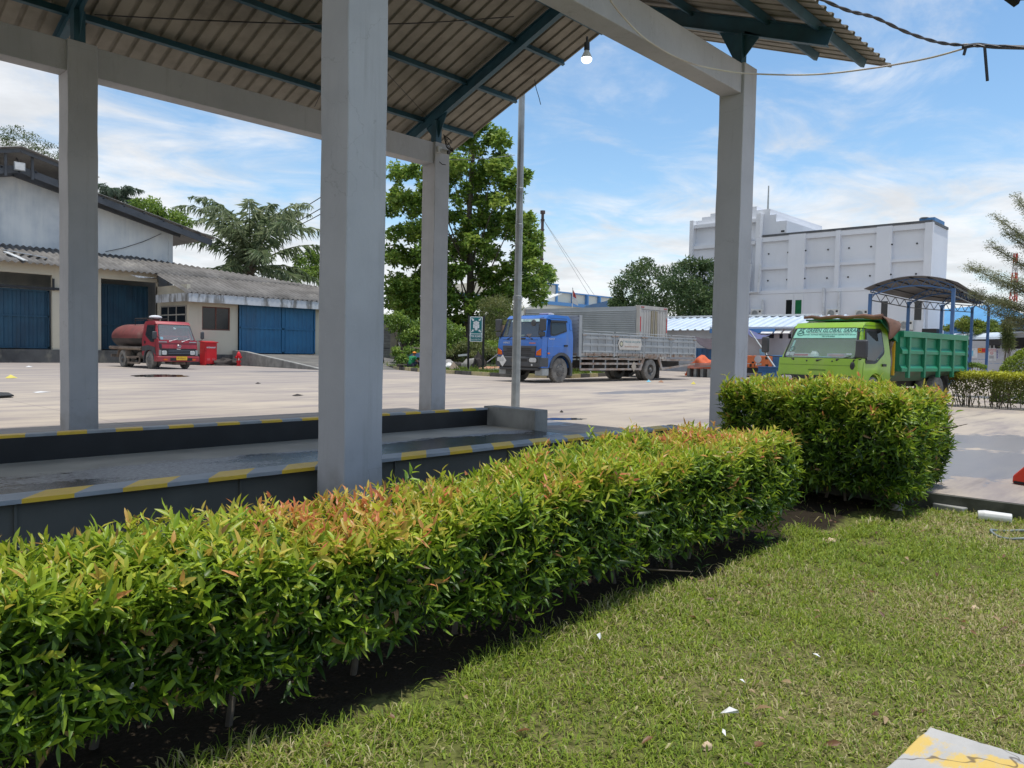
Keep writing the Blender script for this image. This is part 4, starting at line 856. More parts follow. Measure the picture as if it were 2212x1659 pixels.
# ---------------------------------------------------------------- blue shed, poster wall and small curved shelter on the far right
mat('shed_blue', (0.075, 0.25, 0.50), (0.06, 0.21, 0.44), s=.4, rough=.55, pos=True)
A = z9d(780, 900, 88); Bq = z9d(1500, 900, 70)
bs = thing('gabled_shed', 'bright blue gabled shed behind the arched canopy and shrubs', 'shed', A * (1, 1, 0)); bo = A * (1, 1, 0)
def shed_p(t, y9): 
    x9 = 780 + t * (1700 - 780); p = A + (Bq - A) * ((x9 - 780) / 720.); return p
pts = []
for (x9, y9) in ((800, 625), (1290, 520), (1720, 690)):
    D = 88 - (x9 - 780) / 720. * 18; pts.append(z9d(x9, y9, D))
g0 = [pts[0] * (1, 1, 0), pts[2] * (1, 1, 0), pts[2], pts[1], pts[0]]
m_ = MB(); m_.prism([p + (0, 0, -.4) if p[2] > 1 else p for p in g0], FWD0 * 14); fix_normals(m_.build('wall', M['shed_blue'], bs, bo))
m_ = MB()
for a_, b_ in ((pts[0], pts[1]), (pts[1], pts[2])): m_.bar(a_ - FWD0 * .6 + (0, 0, -.3), b_ - FWD0 * .6 + (0, 0, -.3), .15, .6); m_.prism([a_ - FWD0 * .8, b_ - FWD0 * .8, b_ + FWD0 * 14, a_ + FWD0 * 14], (0, 0, .12))
m_.build('roof_edge', mat('shed_blue_pale', (0.13, 0.36, 0.62), (0.11, 0.31, 0.55), s=.5, rough=.5), bs, bo)
# poster wall
mat('panel_grey', (0.52, 0.53, 0.56), (0.47, 0.48, 0.51), s=.6, rough=.7, pos=True)
wl0, wl1 = z9d(1060, 1150, 57), z9d(1560, 1150, 55.5)
PW = wl0 * (1, 1, 0); dvw = unit((wl1 - wl0) * (1, 1, 0)); nvw = np.array([dvw[1], -dvw[0], 0]); nvw = nvw if nvw @ (wl0 - EYEP) < 0 else -nvw
def wpt(x9, y9, off=0.0):
    p = PL(*Z9(x9, y9), nvw, wl0); return p + nvw * off
pw = thing('panel_wall', 'pale grey panel wall with notices behind the clipped hedge and round bush', 'wall', PW)
za, zb2 = wpt(1160, 872)[2], wpt(1300, 948)[2]
xa_, xb_ = wpt(1060, 1000), wpt(1242, 1000)
m_ = MB()
for p, q_, z in ((xa_, xb_, za), (xb_ + dvw * .01, wl1 + dvw * 8, zb2)):
    n_ = max(1, int(z / .95))
    for i in range(n_): m_.prism([(p[0], p[1], z * i / n_ + .012), (q_[0], q_[1], z * i / n_ + .012), (q_[0], q_[1], z * (i + 1) / n_ - .012), (p[0], p[1], z * (i + 1) / n_ - .012)], -nvw * .15)
fix_normals(m_.build('panel', M['panel_grey'], pw, PW))
mat('poster_white', (0.72, 0.74, 0.76), rough=.6); mat('poster_blue', (0.15, 0.50, 0.68), (0.4, 0.65, 0.75), s=2, rough=.6); mat('poster_red', (0.62, 0.03, 0.04), rough=.6); mat('poster_orange', (0.72, 0.22, 0.02), rough=.6); mat('poster_pink', (0.70, 0.30, 0.33), rough=.6); mat('poster_navy', (0.10, 0.10, 0.32), rough=.6); mat('poster_lilac', (0.55, 0.57, 0.70), rough=.6); mat('poster_grey', (0.45, 0.45, 0.47), rough=.6); mat('poster_dark', (0.08, 0.03, 0.02), rough=.6)
def zp(x, y): return ((3800 + x / 9.534) * K, (1330 + y / 9.534) * K)
def pp(x, y, off): p = PL(*zp(x, y), nvw, wl0); return p + nvw * off
def poster(x0, y0, x1, y1, mt, label, off=.02):
    c = [pp(x0, y1, off), pp(x1, y1, off), pp(x1, y0, off), pp(x0, y0, off)]; o_ = c[0]
    t = MB(); t.prism(c, nvw * .006); o = fix_normals(t.build('poster', mt)); tag(o, label, 'poster', 'notices on the pale panel wall'); return o
def onpost(o, x0, y0, x1, y1, mt, nm, off=.03):
    t = MB(); t.prism([pp(x0, y1, off), pp(x1, y1, off), pp(x1, y0, off), pp(x0, y0, off)], nvw * .004); x = fix_normals(t.build(nm, mt, o)); return x
o = poster(225, 395, 465, 755, M['poster_white'], 'white poster with a light blue figure beside the green truck bed'); onpost(o, 240, 480, 310, 690, M['poster_blue'], 'picture'); onpost(o, 320, 420, 380, 440, M['poster_grey'], 'heading')
o = poster(475, 385, 815, 565, M['poster_orange'], 'red and orange banner left of the front blue post'); onpost(o, 630, 408, 812, 530, M['poster_red'], 'red_field'); 
t = MB(); t.disc(pp(570, 475, .03), nvw, np.linalg.norm(pp(570, 475, 0) - pp(515, 475, 0)), .004, 20); t.build('emblem', mat('poster_amber', (0.80, 0.42, 0.05), rough=.6), o); onpost(o, 535, 455, 605, 490, M['poster_dark'], 'emblem_text', .036)
o = poster(868, 390, 1160, 860, M['poster_white'], 'white no smoking notice right of the front blue post')
text('lettering', 'DILARANG\nMEROKOK', np.linalg.norm(pp(0, 0, 0) - pp(0, 58, 0)), M['poster_red'], o, pp(1010, 465, .034), dvw, (0, 0, 1), .002)
rr = np.linalg.norm(pp(1000, 580, 0) - pp(1060, 580, 0)); t = MB(); t.lathe([(rr, 0), (rr, .004), (rr * .78, .004), (rr * .78, 0)], pp(1000, 580, .03), nvw, 24); c1 = pp(1000, 580, .033); dg = unit(dvw - np.array([0, 0, 1.])); t.bar(c1 - dg * rr * .8, c1 + dg * rr * .8, rr * .22, .004, nvw); t.build('no_smoking_symbol', M['poster_red'], o)
onpost(o, 910, 665, 1080, 780, M['poster_grey'], 'small_print')
o = poster(1170, 440, 1245, 800, M['poster_lilac'], 'narrow lilac notice with a column of dark blue marks')
for i in range(5): onpost(o, 1188, 478 + i * 62, 1226, 520 + i * 62, M['poster_navy'], 'mark')
poster(1250, 405, 1455, 800, mat('poster_pale', (0.56, 0.58, 0.66), rough=.6), 'plain pale blue board at the right end of the notices')
# small shelter with curved blue-white roof
sh0, sh1 = z9d(800, 850, 66), z9d(1345, 850, 60)
SO = sh0 * (1, 1, 0); sd = unit((sh1 - sh0) * (1, 1, 0)); sn = np.array([-sd[1], sd[0], 0]); sn = sn if sn @ FWD0 > 0 else -sn
st = thing('curved_shelter', 'low shelter with curved pale blue roof behind the poster wall', 'shelter', SO)
ztp = z9d(1100, 783, 62)[2]; zbt = z9d(1100, 850, 60)[2]; Ls = np.linalg.norm((sh1 - sh0)[:2]) + .5; q = []; NS = 10
for i in range(NS + 1):
    a = math.pi * i / NS; c = sn * (1.7 - 1.7 * math.cos(a)) + np.array([0, 0, zbt + (ztp - zbt) * math.sin(a)]); q += [SO + c, SO + c + sd * Ls]
m_ = MB(); m_.add(q, [(2 * i, 2 * i + 1, 2 * i + 3, 2 * i + 2) for i in range(NS)]); m_.build('roof', M['roof_bluewhite'], st, SO, solid=.03)
m_ = MB(); m_.bar(SO + sd * .1 + (0, 0, zbt - .25), SO + sd * (Ls - .1) + (0, 0, zbt - .25), .1, .45); m_.bar(SO + sn * 3.3 + (0, 0, zbt - .2), SO + sn * 3.3 + sd * Ls + (0, 0, zbt - .2), .1, 2.2); m_.build('valance', M['black'], st, SO)
for t_ in (.15, .8, .86, .97):
    m_ = MB(); b0 = SO + sd * Ls * t_ + sn * .1; m_.bar(b0, b0 + (0, 0, zbt), .09, .09); m_.build('post', M['galv'], st, SO)
# parked vehicle sides glimpsed at the frame edge, red and white mast
mp = AD(2194, 560, 120); mb = thing('lattice_mast', 'slim red and white lattice mast behind the layered tree', 'mast', (mp[0], mp[1], 0)); zt = AD(2194, 548, 120)[2]
M['mast_red'] = mat('mast_red', (0.5, 0.04, 0.03), rough=.5); N_ = 12
for i in range(N_):
    T = MB(); z0, z1_ = zt * i / N_, zt * (i + 1) / N_; r0, r1 = 1.0 - .75 * i / N_, 1.0 - .75 * (i + 1) / N_
    for k in range(3):
        a = 2 * math.pi * k / 3; a2 = 2 * math.pi * (k + 1) / 3; P = lambda a_, r_, z_: (r_ * math.cos(a_), r_ * math.sin(a_), z_)
        T.bar(P(a, r0, z0), P(a, r1, z1_), .16, .16); T.bar(P(a, r0, z0), P(a2, r1, z1_), .09, .09); T.bar(P(a, r1, z1_), P(a2, r1, z1_), .08, .08)
    T.build('mast_section', M['mast_red'] if i % 2 else M['white_paint'], mb)
# ---------------------------------------------------------------- hedges
def shoot_leaves(P, A, n_leaf, L, W, young, spread=(0.55, 1.15), seed=0):
    """leaves round each shoot: P tip base, A axis, young 0..1 how fresh the shoot is; returns leaf arrays"""
    n = len(P); A = nrm(A); ref = nrm(np.cross(A, RNG.normal(size=(n, 3)))); ref2 = np.cross(A, ref); out = []
    lenS = L * 1.6
    for k in range(n_leaf):
        t = k / max(1, n_leaf - 1); ang = (k // 2) * 1.57 + (k % 2) * 3.14 + RNG.normal(0, .35, n)
        side = ref * np.cos(ang)[:, None] + ref2 * np.sin(ang)[:, None]
        th = spread[1] + (spread[0] - spread[1]) * t + RNG.normal(0, .18, n)
        D = A * np.cos(th)[:, None] + side * np.sin(th)[:, None]
        B = P - A * (lenS * (1 - t) * .8)[:, None] if hasattr(lenS, '__len__') else P - A * lenS * (1 - t) * .8
        sz = (1.0 - .35 * t) * RNG.uniform(.75, 1.2, n)
        out.append((B, D, A + side * .2, L * sz, W * sz * RNG.uniform(.8, 1.2, n), np.clip(young + .34 * (t - .6) + RNG.normal(0, .09, n), 0, 1)))
    return [np.concatenate([o[i] for o in out]) for i in range(6)]
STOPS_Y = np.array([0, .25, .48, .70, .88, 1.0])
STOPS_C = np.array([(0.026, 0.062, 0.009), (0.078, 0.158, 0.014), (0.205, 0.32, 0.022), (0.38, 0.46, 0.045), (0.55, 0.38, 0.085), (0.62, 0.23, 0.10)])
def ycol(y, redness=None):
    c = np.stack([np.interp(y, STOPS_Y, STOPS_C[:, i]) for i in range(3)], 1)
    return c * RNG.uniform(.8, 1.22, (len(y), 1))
def hedge(name, label, X0, X1, Y0, Y1, z0, z1, n, L, W, z_ground, wob=.06, grp=None, round_=.12, tips=None, stems=14, hot=None, lean=0.0, rise=0.0):
    ctr = ((X0 + X1) / 2, (Y0 + Y1) / 2, z_ground); t = thing(name, label, 'hedge', ctr, 0, grp)
    u = RNG.random((n, 3)); ax, ay, az = X1 - X0, Y1 - Y0, z1 - z0
    areas = np.array([ax * ay * 1.25, ax * az, ax * az * .7, ay * az, ay * az, ax * ay * .25]); face = RNG.choice(6, n, p=areas / areas.sum())
    Pn = np.zeros((n, 3)); N = np.zeros((n, 3)); a, b, d = u[:, 0], u[:, 1], RNG.exponential(.055, n)
    for f, (nx, ny, nz) in enumerate(((0, 0, 1), (0, -1, 0), (0, 1, 0), (-1, 0, 0), (1, 0, 0), (0, 0, -1))):
        m = face == f
        if nz: Pn[m] = np.stack([X0 + a[m] * ax, Y0 + b[m] * ay, np.full(m.sum(), z1 if nz > 0 else z0)], 1)
        elif ny: Pn[m] = np.stack([X0 + a[m] * ax, np.full(m.sum(), Y0 if ny < 0 else Y1), z0 + b[m] * az], 1)
        else: Pn[m] = np.stack([np.full(m.sum(), X0 if nx < 0 else X1), Y0 + a[m] * ay, z0 + b[m] * az], 1)
        N[m] = (nx, ny, nz)
    # round the box edges and make the surface lumpy
    c3 = np.array([(X0 + X1) / 2, (Y0 + Y1) / 2, (z0 + z1) / 2]); h3 = np.array([ax, ay, az]) / 2; rel = (Pn - c3); inner = np.clip(rel, -(h3 - round_), h3 - round_); dlt = rel - inner; ln = np.linalg.norm(dlt, axis=1, keepdims=True)
    N2 = np.where(ln > 1e-6, dlt / np.maximum(ln, 1e-6), N); Pn = c3 + inner + N2 * np.minimum(ln, round_)
    lump = vnoise(Pn, 2.3, X0) * wob + vnoise(Pn, 6.5, Y0) * wob * .45
    Pn = Pn + N2 * (lump - d)[:, None]
    fz = np.clip((Pn[:, 2] - z0) / az, 0, 1)
    bottom = (Pn[:, 2] < z0 + .05); Pn[bottom, 2] += RNG.uniform(-.11, .08, bottom.sum())
    Pn[:, 2] += rise * fz * ((Pn[:, 0] - X0) / ax - 1.05 * np.exp(-((Pn[:, 0] - 2.0) / 1.0) ** 2))
    if lean: Pn[:, 1] -= lean * (fz - .5) * (Pn[:, 1] < c3[1])
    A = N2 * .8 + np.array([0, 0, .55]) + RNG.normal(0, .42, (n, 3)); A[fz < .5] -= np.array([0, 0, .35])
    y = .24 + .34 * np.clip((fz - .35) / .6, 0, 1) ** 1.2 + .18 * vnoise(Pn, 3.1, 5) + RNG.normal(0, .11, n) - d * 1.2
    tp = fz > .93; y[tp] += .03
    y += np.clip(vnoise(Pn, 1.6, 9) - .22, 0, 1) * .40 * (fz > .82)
    y = np.minimum(y, .64 + .04 * RNG.normal(size=n))
    if hot is not None:
        for (hx, hy, hr, ha) in hot: y += ha * np.exp(-((Pn[:, 0] - hx) ** 2 + (Pn[:, 1] - hy) ** 2) / hr ** 2) * (fz > .8)
    stray = RNG.random(n) < .05; y[stray] += RNG.uniform(.1, .42, stray.sum())
    y = np.clip(y, 0, 1)
    up_out = RNG.random(n) < .035; Pn[up_out & tp, 2] += RNG.uniform(.02, .09, (up_out & tp).sum())
    Bq, D, U, l, w, yy = shoot_leaves(Pn, A, 8, L * RNG.uniform(.68, 1.3, n), W * RNG.uniform(.8, 1.25, n), y)
    old = yy < .3; dr = np.where(old, .35, .18)
    cc = ycol(yy); br = RNG.random(len(cc)) < .012; cc[br] = np.array([.26, .17, .07]) * RNG.uniform(.6, 1.3, (br.sum(), 1))
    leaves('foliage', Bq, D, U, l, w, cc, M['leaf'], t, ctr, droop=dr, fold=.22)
    # a darker, sparser fill of inner leaves and twigs so that the hedge is not hollow
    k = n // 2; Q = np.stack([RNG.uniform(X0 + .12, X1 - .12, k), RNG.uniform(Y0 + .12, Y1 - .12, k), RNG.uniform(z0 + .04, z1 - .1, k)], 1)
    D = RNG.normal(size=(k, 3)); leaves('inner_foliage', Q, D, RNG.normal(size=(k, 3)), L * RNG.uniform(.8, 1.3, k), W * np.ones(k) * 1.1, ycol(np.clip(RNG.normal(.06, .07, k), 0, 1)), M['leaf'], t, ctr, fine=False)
    for i in range(stems):
        x = X0 + ax * (i + .5 + RNG.uniform(-.25, .25)) / stems if ax > ay else X0 + ax * RNG.uniform(.3, .7); yv = Y0 + ay * RNG.uniform(.35, .65) if ax > ay else Y0 + ay * (i + .5) / stems
        m_ = MB(); b0 = np.array([x, yv, z_ground - .03]); pts = [b0]
        for s in range(4): pts.append(pts[-1] + np.array([RNG.normal(0, .035), RNG.normal(0, .035), (z1 - .1 - z_ground) / 4]))
        m_.tube(pts, [.016, .014, .011, .008, .004], 6)
        for q in range(6):
            s = RNG.integers(1, 4); p = pts[s]; dd = np.array([RNG.normal(0, .2), RNG.normal(0, .2), RNG.uniform(.04, .2)]); m_.tube([p, p + dd * .5 + (0, 0, -.02), p + dd], [.008, .006, .003], 5)
        m_.build('stem', M['bark'], t, ctr, smooth=60)
    return t
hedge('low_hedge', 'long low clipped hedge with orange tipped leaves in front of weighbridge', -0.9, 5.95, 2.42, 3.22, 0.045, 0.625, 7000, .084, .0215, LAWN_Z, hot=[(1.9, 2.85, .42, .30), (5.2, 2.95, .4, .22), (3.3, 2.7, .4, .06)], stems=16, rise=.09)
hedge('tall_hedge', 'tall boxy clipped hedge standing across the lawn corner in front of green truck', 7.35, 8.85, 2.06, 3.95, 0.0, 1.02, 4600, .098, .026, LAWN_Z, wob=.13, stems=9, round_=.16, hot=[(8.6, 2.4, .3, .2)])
# drooping side sprays hanging below the near edge of the low hedge
# ---------------------------------------------------------------- trees
def limb_tree(t, off, base, h, r0, tips, mtl, nseg=6, wander=.25):
    """tapered trunk, then limbs that run to the given tips"""
    base = np.array(base, float); m_ = MB(); pts = [base]; 
    for i in range(nseg): pts.append(base + np.array([math.sin(i * 1.3) * wander * .4, math.cos(i * 1.7) * wander * .4, h * (i + 1) / nseg]))
    m_.tube(pts, [r0 * (1 - .6 * i / nseg) for i in range(nseg + 1)], 9); o = m_.build('trunk', mtl, t, off, smooth=60)
    b_ = MB()
    for tp in tips:
        tp = np.array(tp, float); k = int(np.clip((tp[2] - base[2]) / h * nseg * .62, 1, nseg)); s = pts[k]; mid = s * .5 + tp * .5 + np.array([0, 0, .12 * np.linalg.norm(tp - s)]) * RNG.uniform(-.6, 1.0)
        rr = r0 * .32 * (1 - .5 * k / nseg); b_.tube([s, s * .75 + mid * .25 + RNG.normal(0, .1, 3), mid, mid * .45 + tp * .55, tp], [rr, rr * .8, rr * .55, rr * .38, rr * .15], 6)
    b_.build('limbs', mtl, t, off, smooth=60)
def clumps(centers, radii, per, leaf_l, leaf_w, pal, rng_flat=.6, up=.8, tipcol=None, rosette=False):
    Ps, Ds, Us, Ls, Ws, Cs = [], [], [], [], [], []
    pal = np.array(pal)
    for c, r in zip(centers, radii):
        n = max(4, int(per * (r / np.mean(radii)) ** 2)); q = nrm(RNG.normal(size=(n, 3))) * (RNG.random((n, 1)) ** .45) * np.array([r, r, r * rng_flat])
        ps = np.array(c) + q; out = nrm(q / np.array([1, 1, rng_flat])); shade = RNG.normal(0, .12); 
        if rosette:
            k = 6; ps = np.repeat(ps, k, 0); out = np.repeat(out, k, 0); d = nrm(RNG.normal(size=(len(ps), 3)) * np.array([1, 1, .45]) + out * .25)
        else: d = nrm(RNG.normal(size=(len(ps), 3)) * .8 + out * .5 + np.array([0, 0, -.1]))
        nn_ = len(ps); Ps.append(ps); Ds.append(d); Us.append(RNG.normal(size=(nn_, 3)) * .45 + np.array([0, 0, up])); Ls.append(leaf_l * RNG.uniform(.7, 1.25, nn_)); Ws.append(leaf_w * RNG.uniform(.8, 1.2, nn_))
        v = np.clip(.5 + shade + RNG.normal(0, .16, nn_), 0, 1); Cs.append(np.stack([np.interp(v, np.linspace(0, 1, len(pal)), pal[:, i]) for i in range(3)], 1))
    return [np.concatenate(x) for x in (Ps, Ds, Us, Ls, Ws, Cs)]
def crown(t, off, args, droop=.2, mt='leaf_far', name='crown', fine=False): return leaves(name, *args, M[mt], t, off, droop=droop, fold=.2, fine=fine)
def px_blobs(pts, D0, dd, sc=1.0):
    """crown clump centres from (px, py, radius px) outline spots at depths around D0"""
    cs, rs = [], []
    for (x, y, r) in pts:
        for k in range(3):
            D = D0 + RNG.uniform(-dd, dd); cs.append(AD(x + RNG.normal(0, r * .3), y + RNG.normal(0, r * .3), D)); rs.append(r / F_PX * D * RNG.uniform(.75, 1.1) * sc)
    return cs, rs
G_BIG = [(0.035, 0.08, 0.016), (0.085, 0.17, 0.028), (0.155, 0.265, 0.042), (0.25, 0.35, 0.065), (0.33, 0.41, 0.09)]
G_MANGO = [(0.022, 0.052, 0.02), (0.048, 0.092, 0.032), (0.08, 0.13, 0.044), (0.12, 0.17, 0.055)]
G_OLIVE = [(0.06, 0.09, 0.028), (0.105, 0.145, 0.045), (0.165, 0.19, 0.065), (0.23, 0.24, 0.085)]
G_BUSH = [(0.05, 0.10, 0.02), (0.10, 0.18, 0.03), (0.17, 0.27, 0.045), (0.26, 0.36, 0.06)]
# broad-leaved tree behind the sign
BT = G(1000, 798, 0.0); bt = thing('broadleaf_tree', 'large broad leafed tree with layered branches behind the green assembly sign', 'tree', AD(1010, 790, 66) * (1, 1, 0)); bo_ = np.array(bt.location)
spots = []
outline = {275: (1000, 1062), 310: (985, 1095), 350: (960, 1105), 390: (838, 1140), 430: (842, 1120), 470: (838, 1150), 510: (838, 1160), 550: (835, 1165), 590: (838, 1195), 625: (832, 1180), 655: (838, 1150), 680: (845, 1100)}
for yy, (xa_, xb_) in outline.items():
    n_ = max(2, int((xb_ - xa_) / 19))
    for i in range(n_ + 1):
        x = xa_ + (xb_ - xa_) * (i + RNG.uniform(-.25, .25)) / n_; x = min(max(x, xa_ + 12), xb_ - 14)
        if RNG.random() < .93: spots.append((x, yy + RNG.normal(0, 13), RNG.uniform(15, 25)))
spots += [(1030, 268, 8), (1018, 285, 12), (1190, 590, 9), (1178, 578, 10), (1140, 380, 10), (1150, 470, 11)]
cs, rs = [], []
for (x, y_, r_) in spots:
    for k in range(2):
        D = 66 + RNG.uniform(-4.6, 4.6) * (1 if 300 < y_ < 680 else .5); cs.append(AD(x + RNG.normal(0, r_ * .25), y_ + RNG.normal(0, r_ * .2), D)); rs.append(r_ / F_PX * D)
crown(bt, bo_, clumps(cs, rs, 30, .40, .22, G_BIG, rng_flat=.85, up=1.0, rosette=True), droop=.12)
limb_tree(bt, bo_, bo_, 20.0, .38, [c for c in cs[::9]], M['bark'], nseg=8)
# two round mango-like trees behind the box truck
def round_tree(name, label, spots, D, dd, pal, per, ll, lw, trunk_px, h, r0, flat=.75, grp=None, base_z=0.0):
    b = AD(trunk_px, 780, D) * (1, 1, 0) + np.array([0, 0, base_z]); t = thing(name, label, 'tree', b, 0, grp); o = np.array(b); cs, rs = px_blobs(spots, D, dd)
    crown(t, o, clumps(cs, rs, per, ll, lw, pal, rng_flat=flat, up=.6), droop=.3); limb_tree(t, o, b, h, r0, cs[::4], M['bark']); return t
round_tree('round_tree', 'dark green round tree right behind the rear of the silver box truck', [(1330, 640, 22), (1345, 610, 24), (1370, 585, 22), (1395, 572, 20), (1420, 590, 22), (1440, 615, 24), (1380, 620, 30), (1410, 645, 30), (1350, 660, 26), (1440, 655, 28), (1400, 675, 30), (1470, 668, 22), (1325, 655, 18)], 72, 3, G_MANGO, 150, .42, .13, 1395, 5.5, .22)
round_tree('round_tree', 'dark green round tree partly hidden behind the right hand column', [(1470, 580, 18), (1490, 570, 20), (1515, 575, 18), (1535, 580, 18), (1460, 610, 22), (1490, 605, 28), (1520, 610, 26), (1550, 600, 24), (1475, 640, 26), (1510, 645, 30), (1545, 640, 26), (1500, 672, 26), (1535, 672, 24), (1575, 640, 22)], 68, 3, G_MANGO, 150, .42, .13, 1508, 5.2, .22)
# grey-green feathery tree behind the blue lorry, shrubs and scrub along the verge
round_tree('feathery_tree', 'olive green feathery tree between the sign and the blue lorry', [(1060, 660, 20), (1085, 650, 20), (1105, 670, 20), (1055, 700, 24), (1085, 695, 26), (1105, 705, 18), (1045, 725, 20), (1075, 735, 24)], 56, 2, G_OLIVE, 170, .30, .05, 1080, 3.0, .12)
def bush(label, spots, D, dd, pal, per, ll, lw, name='shrub', grp='wild shrubs on the verge', up=.7, flat=.7, zb=.1):
    xm = np.mean([s[0] for s in spots]); b = AD(xm, 800, D) * (1, 1, 0) + np.array([0, 0, zb]); t = thing(name, label, 'shrub', b, 0, grp); cs, rs = px_blobs(spots, D, dd)
    crown(t, b, clumps(cs, rs, per, ll, lw, pal, rng_flat=flat, up=up), name='foliage', droop=.25)
    m_ = MB()
    for c in cs[::3]: m_.tube([b + RNG.normal(0, .1, 3) * (1, 1, 0), (b + c) / 2 + RNG.normal(0, .1, 3), c], [.04, .03, .012], 5)
    m_.build('stems', M['bark'], t, b); return t
bush('leafy green shrub beside the grey block wall behind the seated man', [(845, 690, 14), (862, 685, 14), (880, 700, 14), (895, 715, 14), (870, 725, 16), (895, 740, 16), (905, 700, 12), (850, 705, 12)], 57, 1.5, G_BUSH, 90, .26, .12)
bush('dark low shrub directly left of the seated man', [(855, 760, 11), (868, 770, 13), (875, 785, 12), (860, 788, 11), (880, 760, 10)], 50.5, .8, G_BUSH, 110, .20, .09)
bush('bright green shrub left of the assembly sign posts', [(965, 720, 15), (980, 735, 15), (968, 745, 15), (990, 715, 13), (1000, 740, 14), (960, 700, 12)], 54, 1.5, G_BUSH, 90, .24, .11)
bush('tangled yellow green scrub behind the assembly sign', [(990, 755, 14), (1010, 750, 16), (1030, 755, 16), (1050, 750, 15), (1065, 760, 12), (1020, 770, 12), (970, 760, 12), (1045, 768, 12), (1000, 772, 11)], 52, 1.2, G_OLIVE, 120, .18, .06)
bush('rounded scrub behind the pink block pier', [(1080, 750, 14), (1095, 735, 14), (1105, 755, 14), (1075, 770, 12), (1060, 740, 13)], 53, 1.2, G_BUSH, 100, .2, .08)
bush('tall dim shrub between grey block wall and leaning bars', [(905, 765, 13), (920, 755, 14), (940, 760, 14), (925, 735, 14), (945, 735, 12)], 54, 1.5, G_BUSH, 110, .22, .1)
# far tree line that closes the gap under the big tree
tl = [(x, 715 + RNG.normal(0, 14), 20) for x in range(820, 1130, 14)] + [(x, 745 + RNG.normal(0, 8), 18) for x in range(820, 1130, 14)]
cs, rs = px_blobs(tl, 92, 3); o = leaves('far_woods', *clumps(cs, rs, 30, .6, .3, G_MANGO, .8, .5), M['leaf_far'], None, (0, 0, 0), fine=False); tag(o, 'dim green line of far trees behind the verge', 'woods', kind='stuff')
# trees behind the warehouse
round_tree('garden_tree', 'bushy green tree rising behind the warehouse roof left of the palm', [(300, 445, 16), (325, 440, 16), (350, 450, 18), (375, 465, 18), (395, 485, 16), (330, 470, 22), (355, 490, 22), (310, 480, 20), (385, 500, 18)], 84, 3, G_BUSH, 170, .42, .16, 345, 9, .25)
round_tree('garden_tree', 'smaller bushy tree behind the lean-to roof right of the palm', [(650, 560, 16), (670, 552, 14), (690, 560, 16), (665, 585, 20), (690, 590, 20), (640, 590, 16)], 86, 3, G_BUSH, 150, .42, .16, 665, 6, .2)
# umbrella-crowned rain tree on the far left
rt = thing('rain_tree', 'wide umbrella crowned tree beyond the warehouse ridge', 'tree', AD(-20, 700, 110) * (1, 1, 0)); ro = np.array(rt.location); cs, rs = [], []
for yy, (xa_, xb_) in {280: (-120, 45), 293: (-140, 65), 306: (-150, 90), 318: (-150, 118), 332: (-150, 135), 346: (-120, 140), 360: (-100, 138)}.items():
    for x in np.arange(xa_, xb_, 11):
        if RNG.random() < .82: cs.append(AD(x + RNG.normal(0, 5), yy + RNG.normal(0, 4), 110 + RNG.uniform(-7, 7))); rs.append(RNG.uniform(.75, 1.3))
crown(rt, ro, clumps(cs, rs, 70, .30, .14, [(0.03, 0.05, 0.02), (0.055, 0.085, 0.028), (0.085, 0.125, 0.035), (0.12, 0.16, 0.05)], rng_flat=.32, up=1.0), droop=.1); limb_tree(rt, ro, ro, 24, .6, cs[::5], M['bark'])
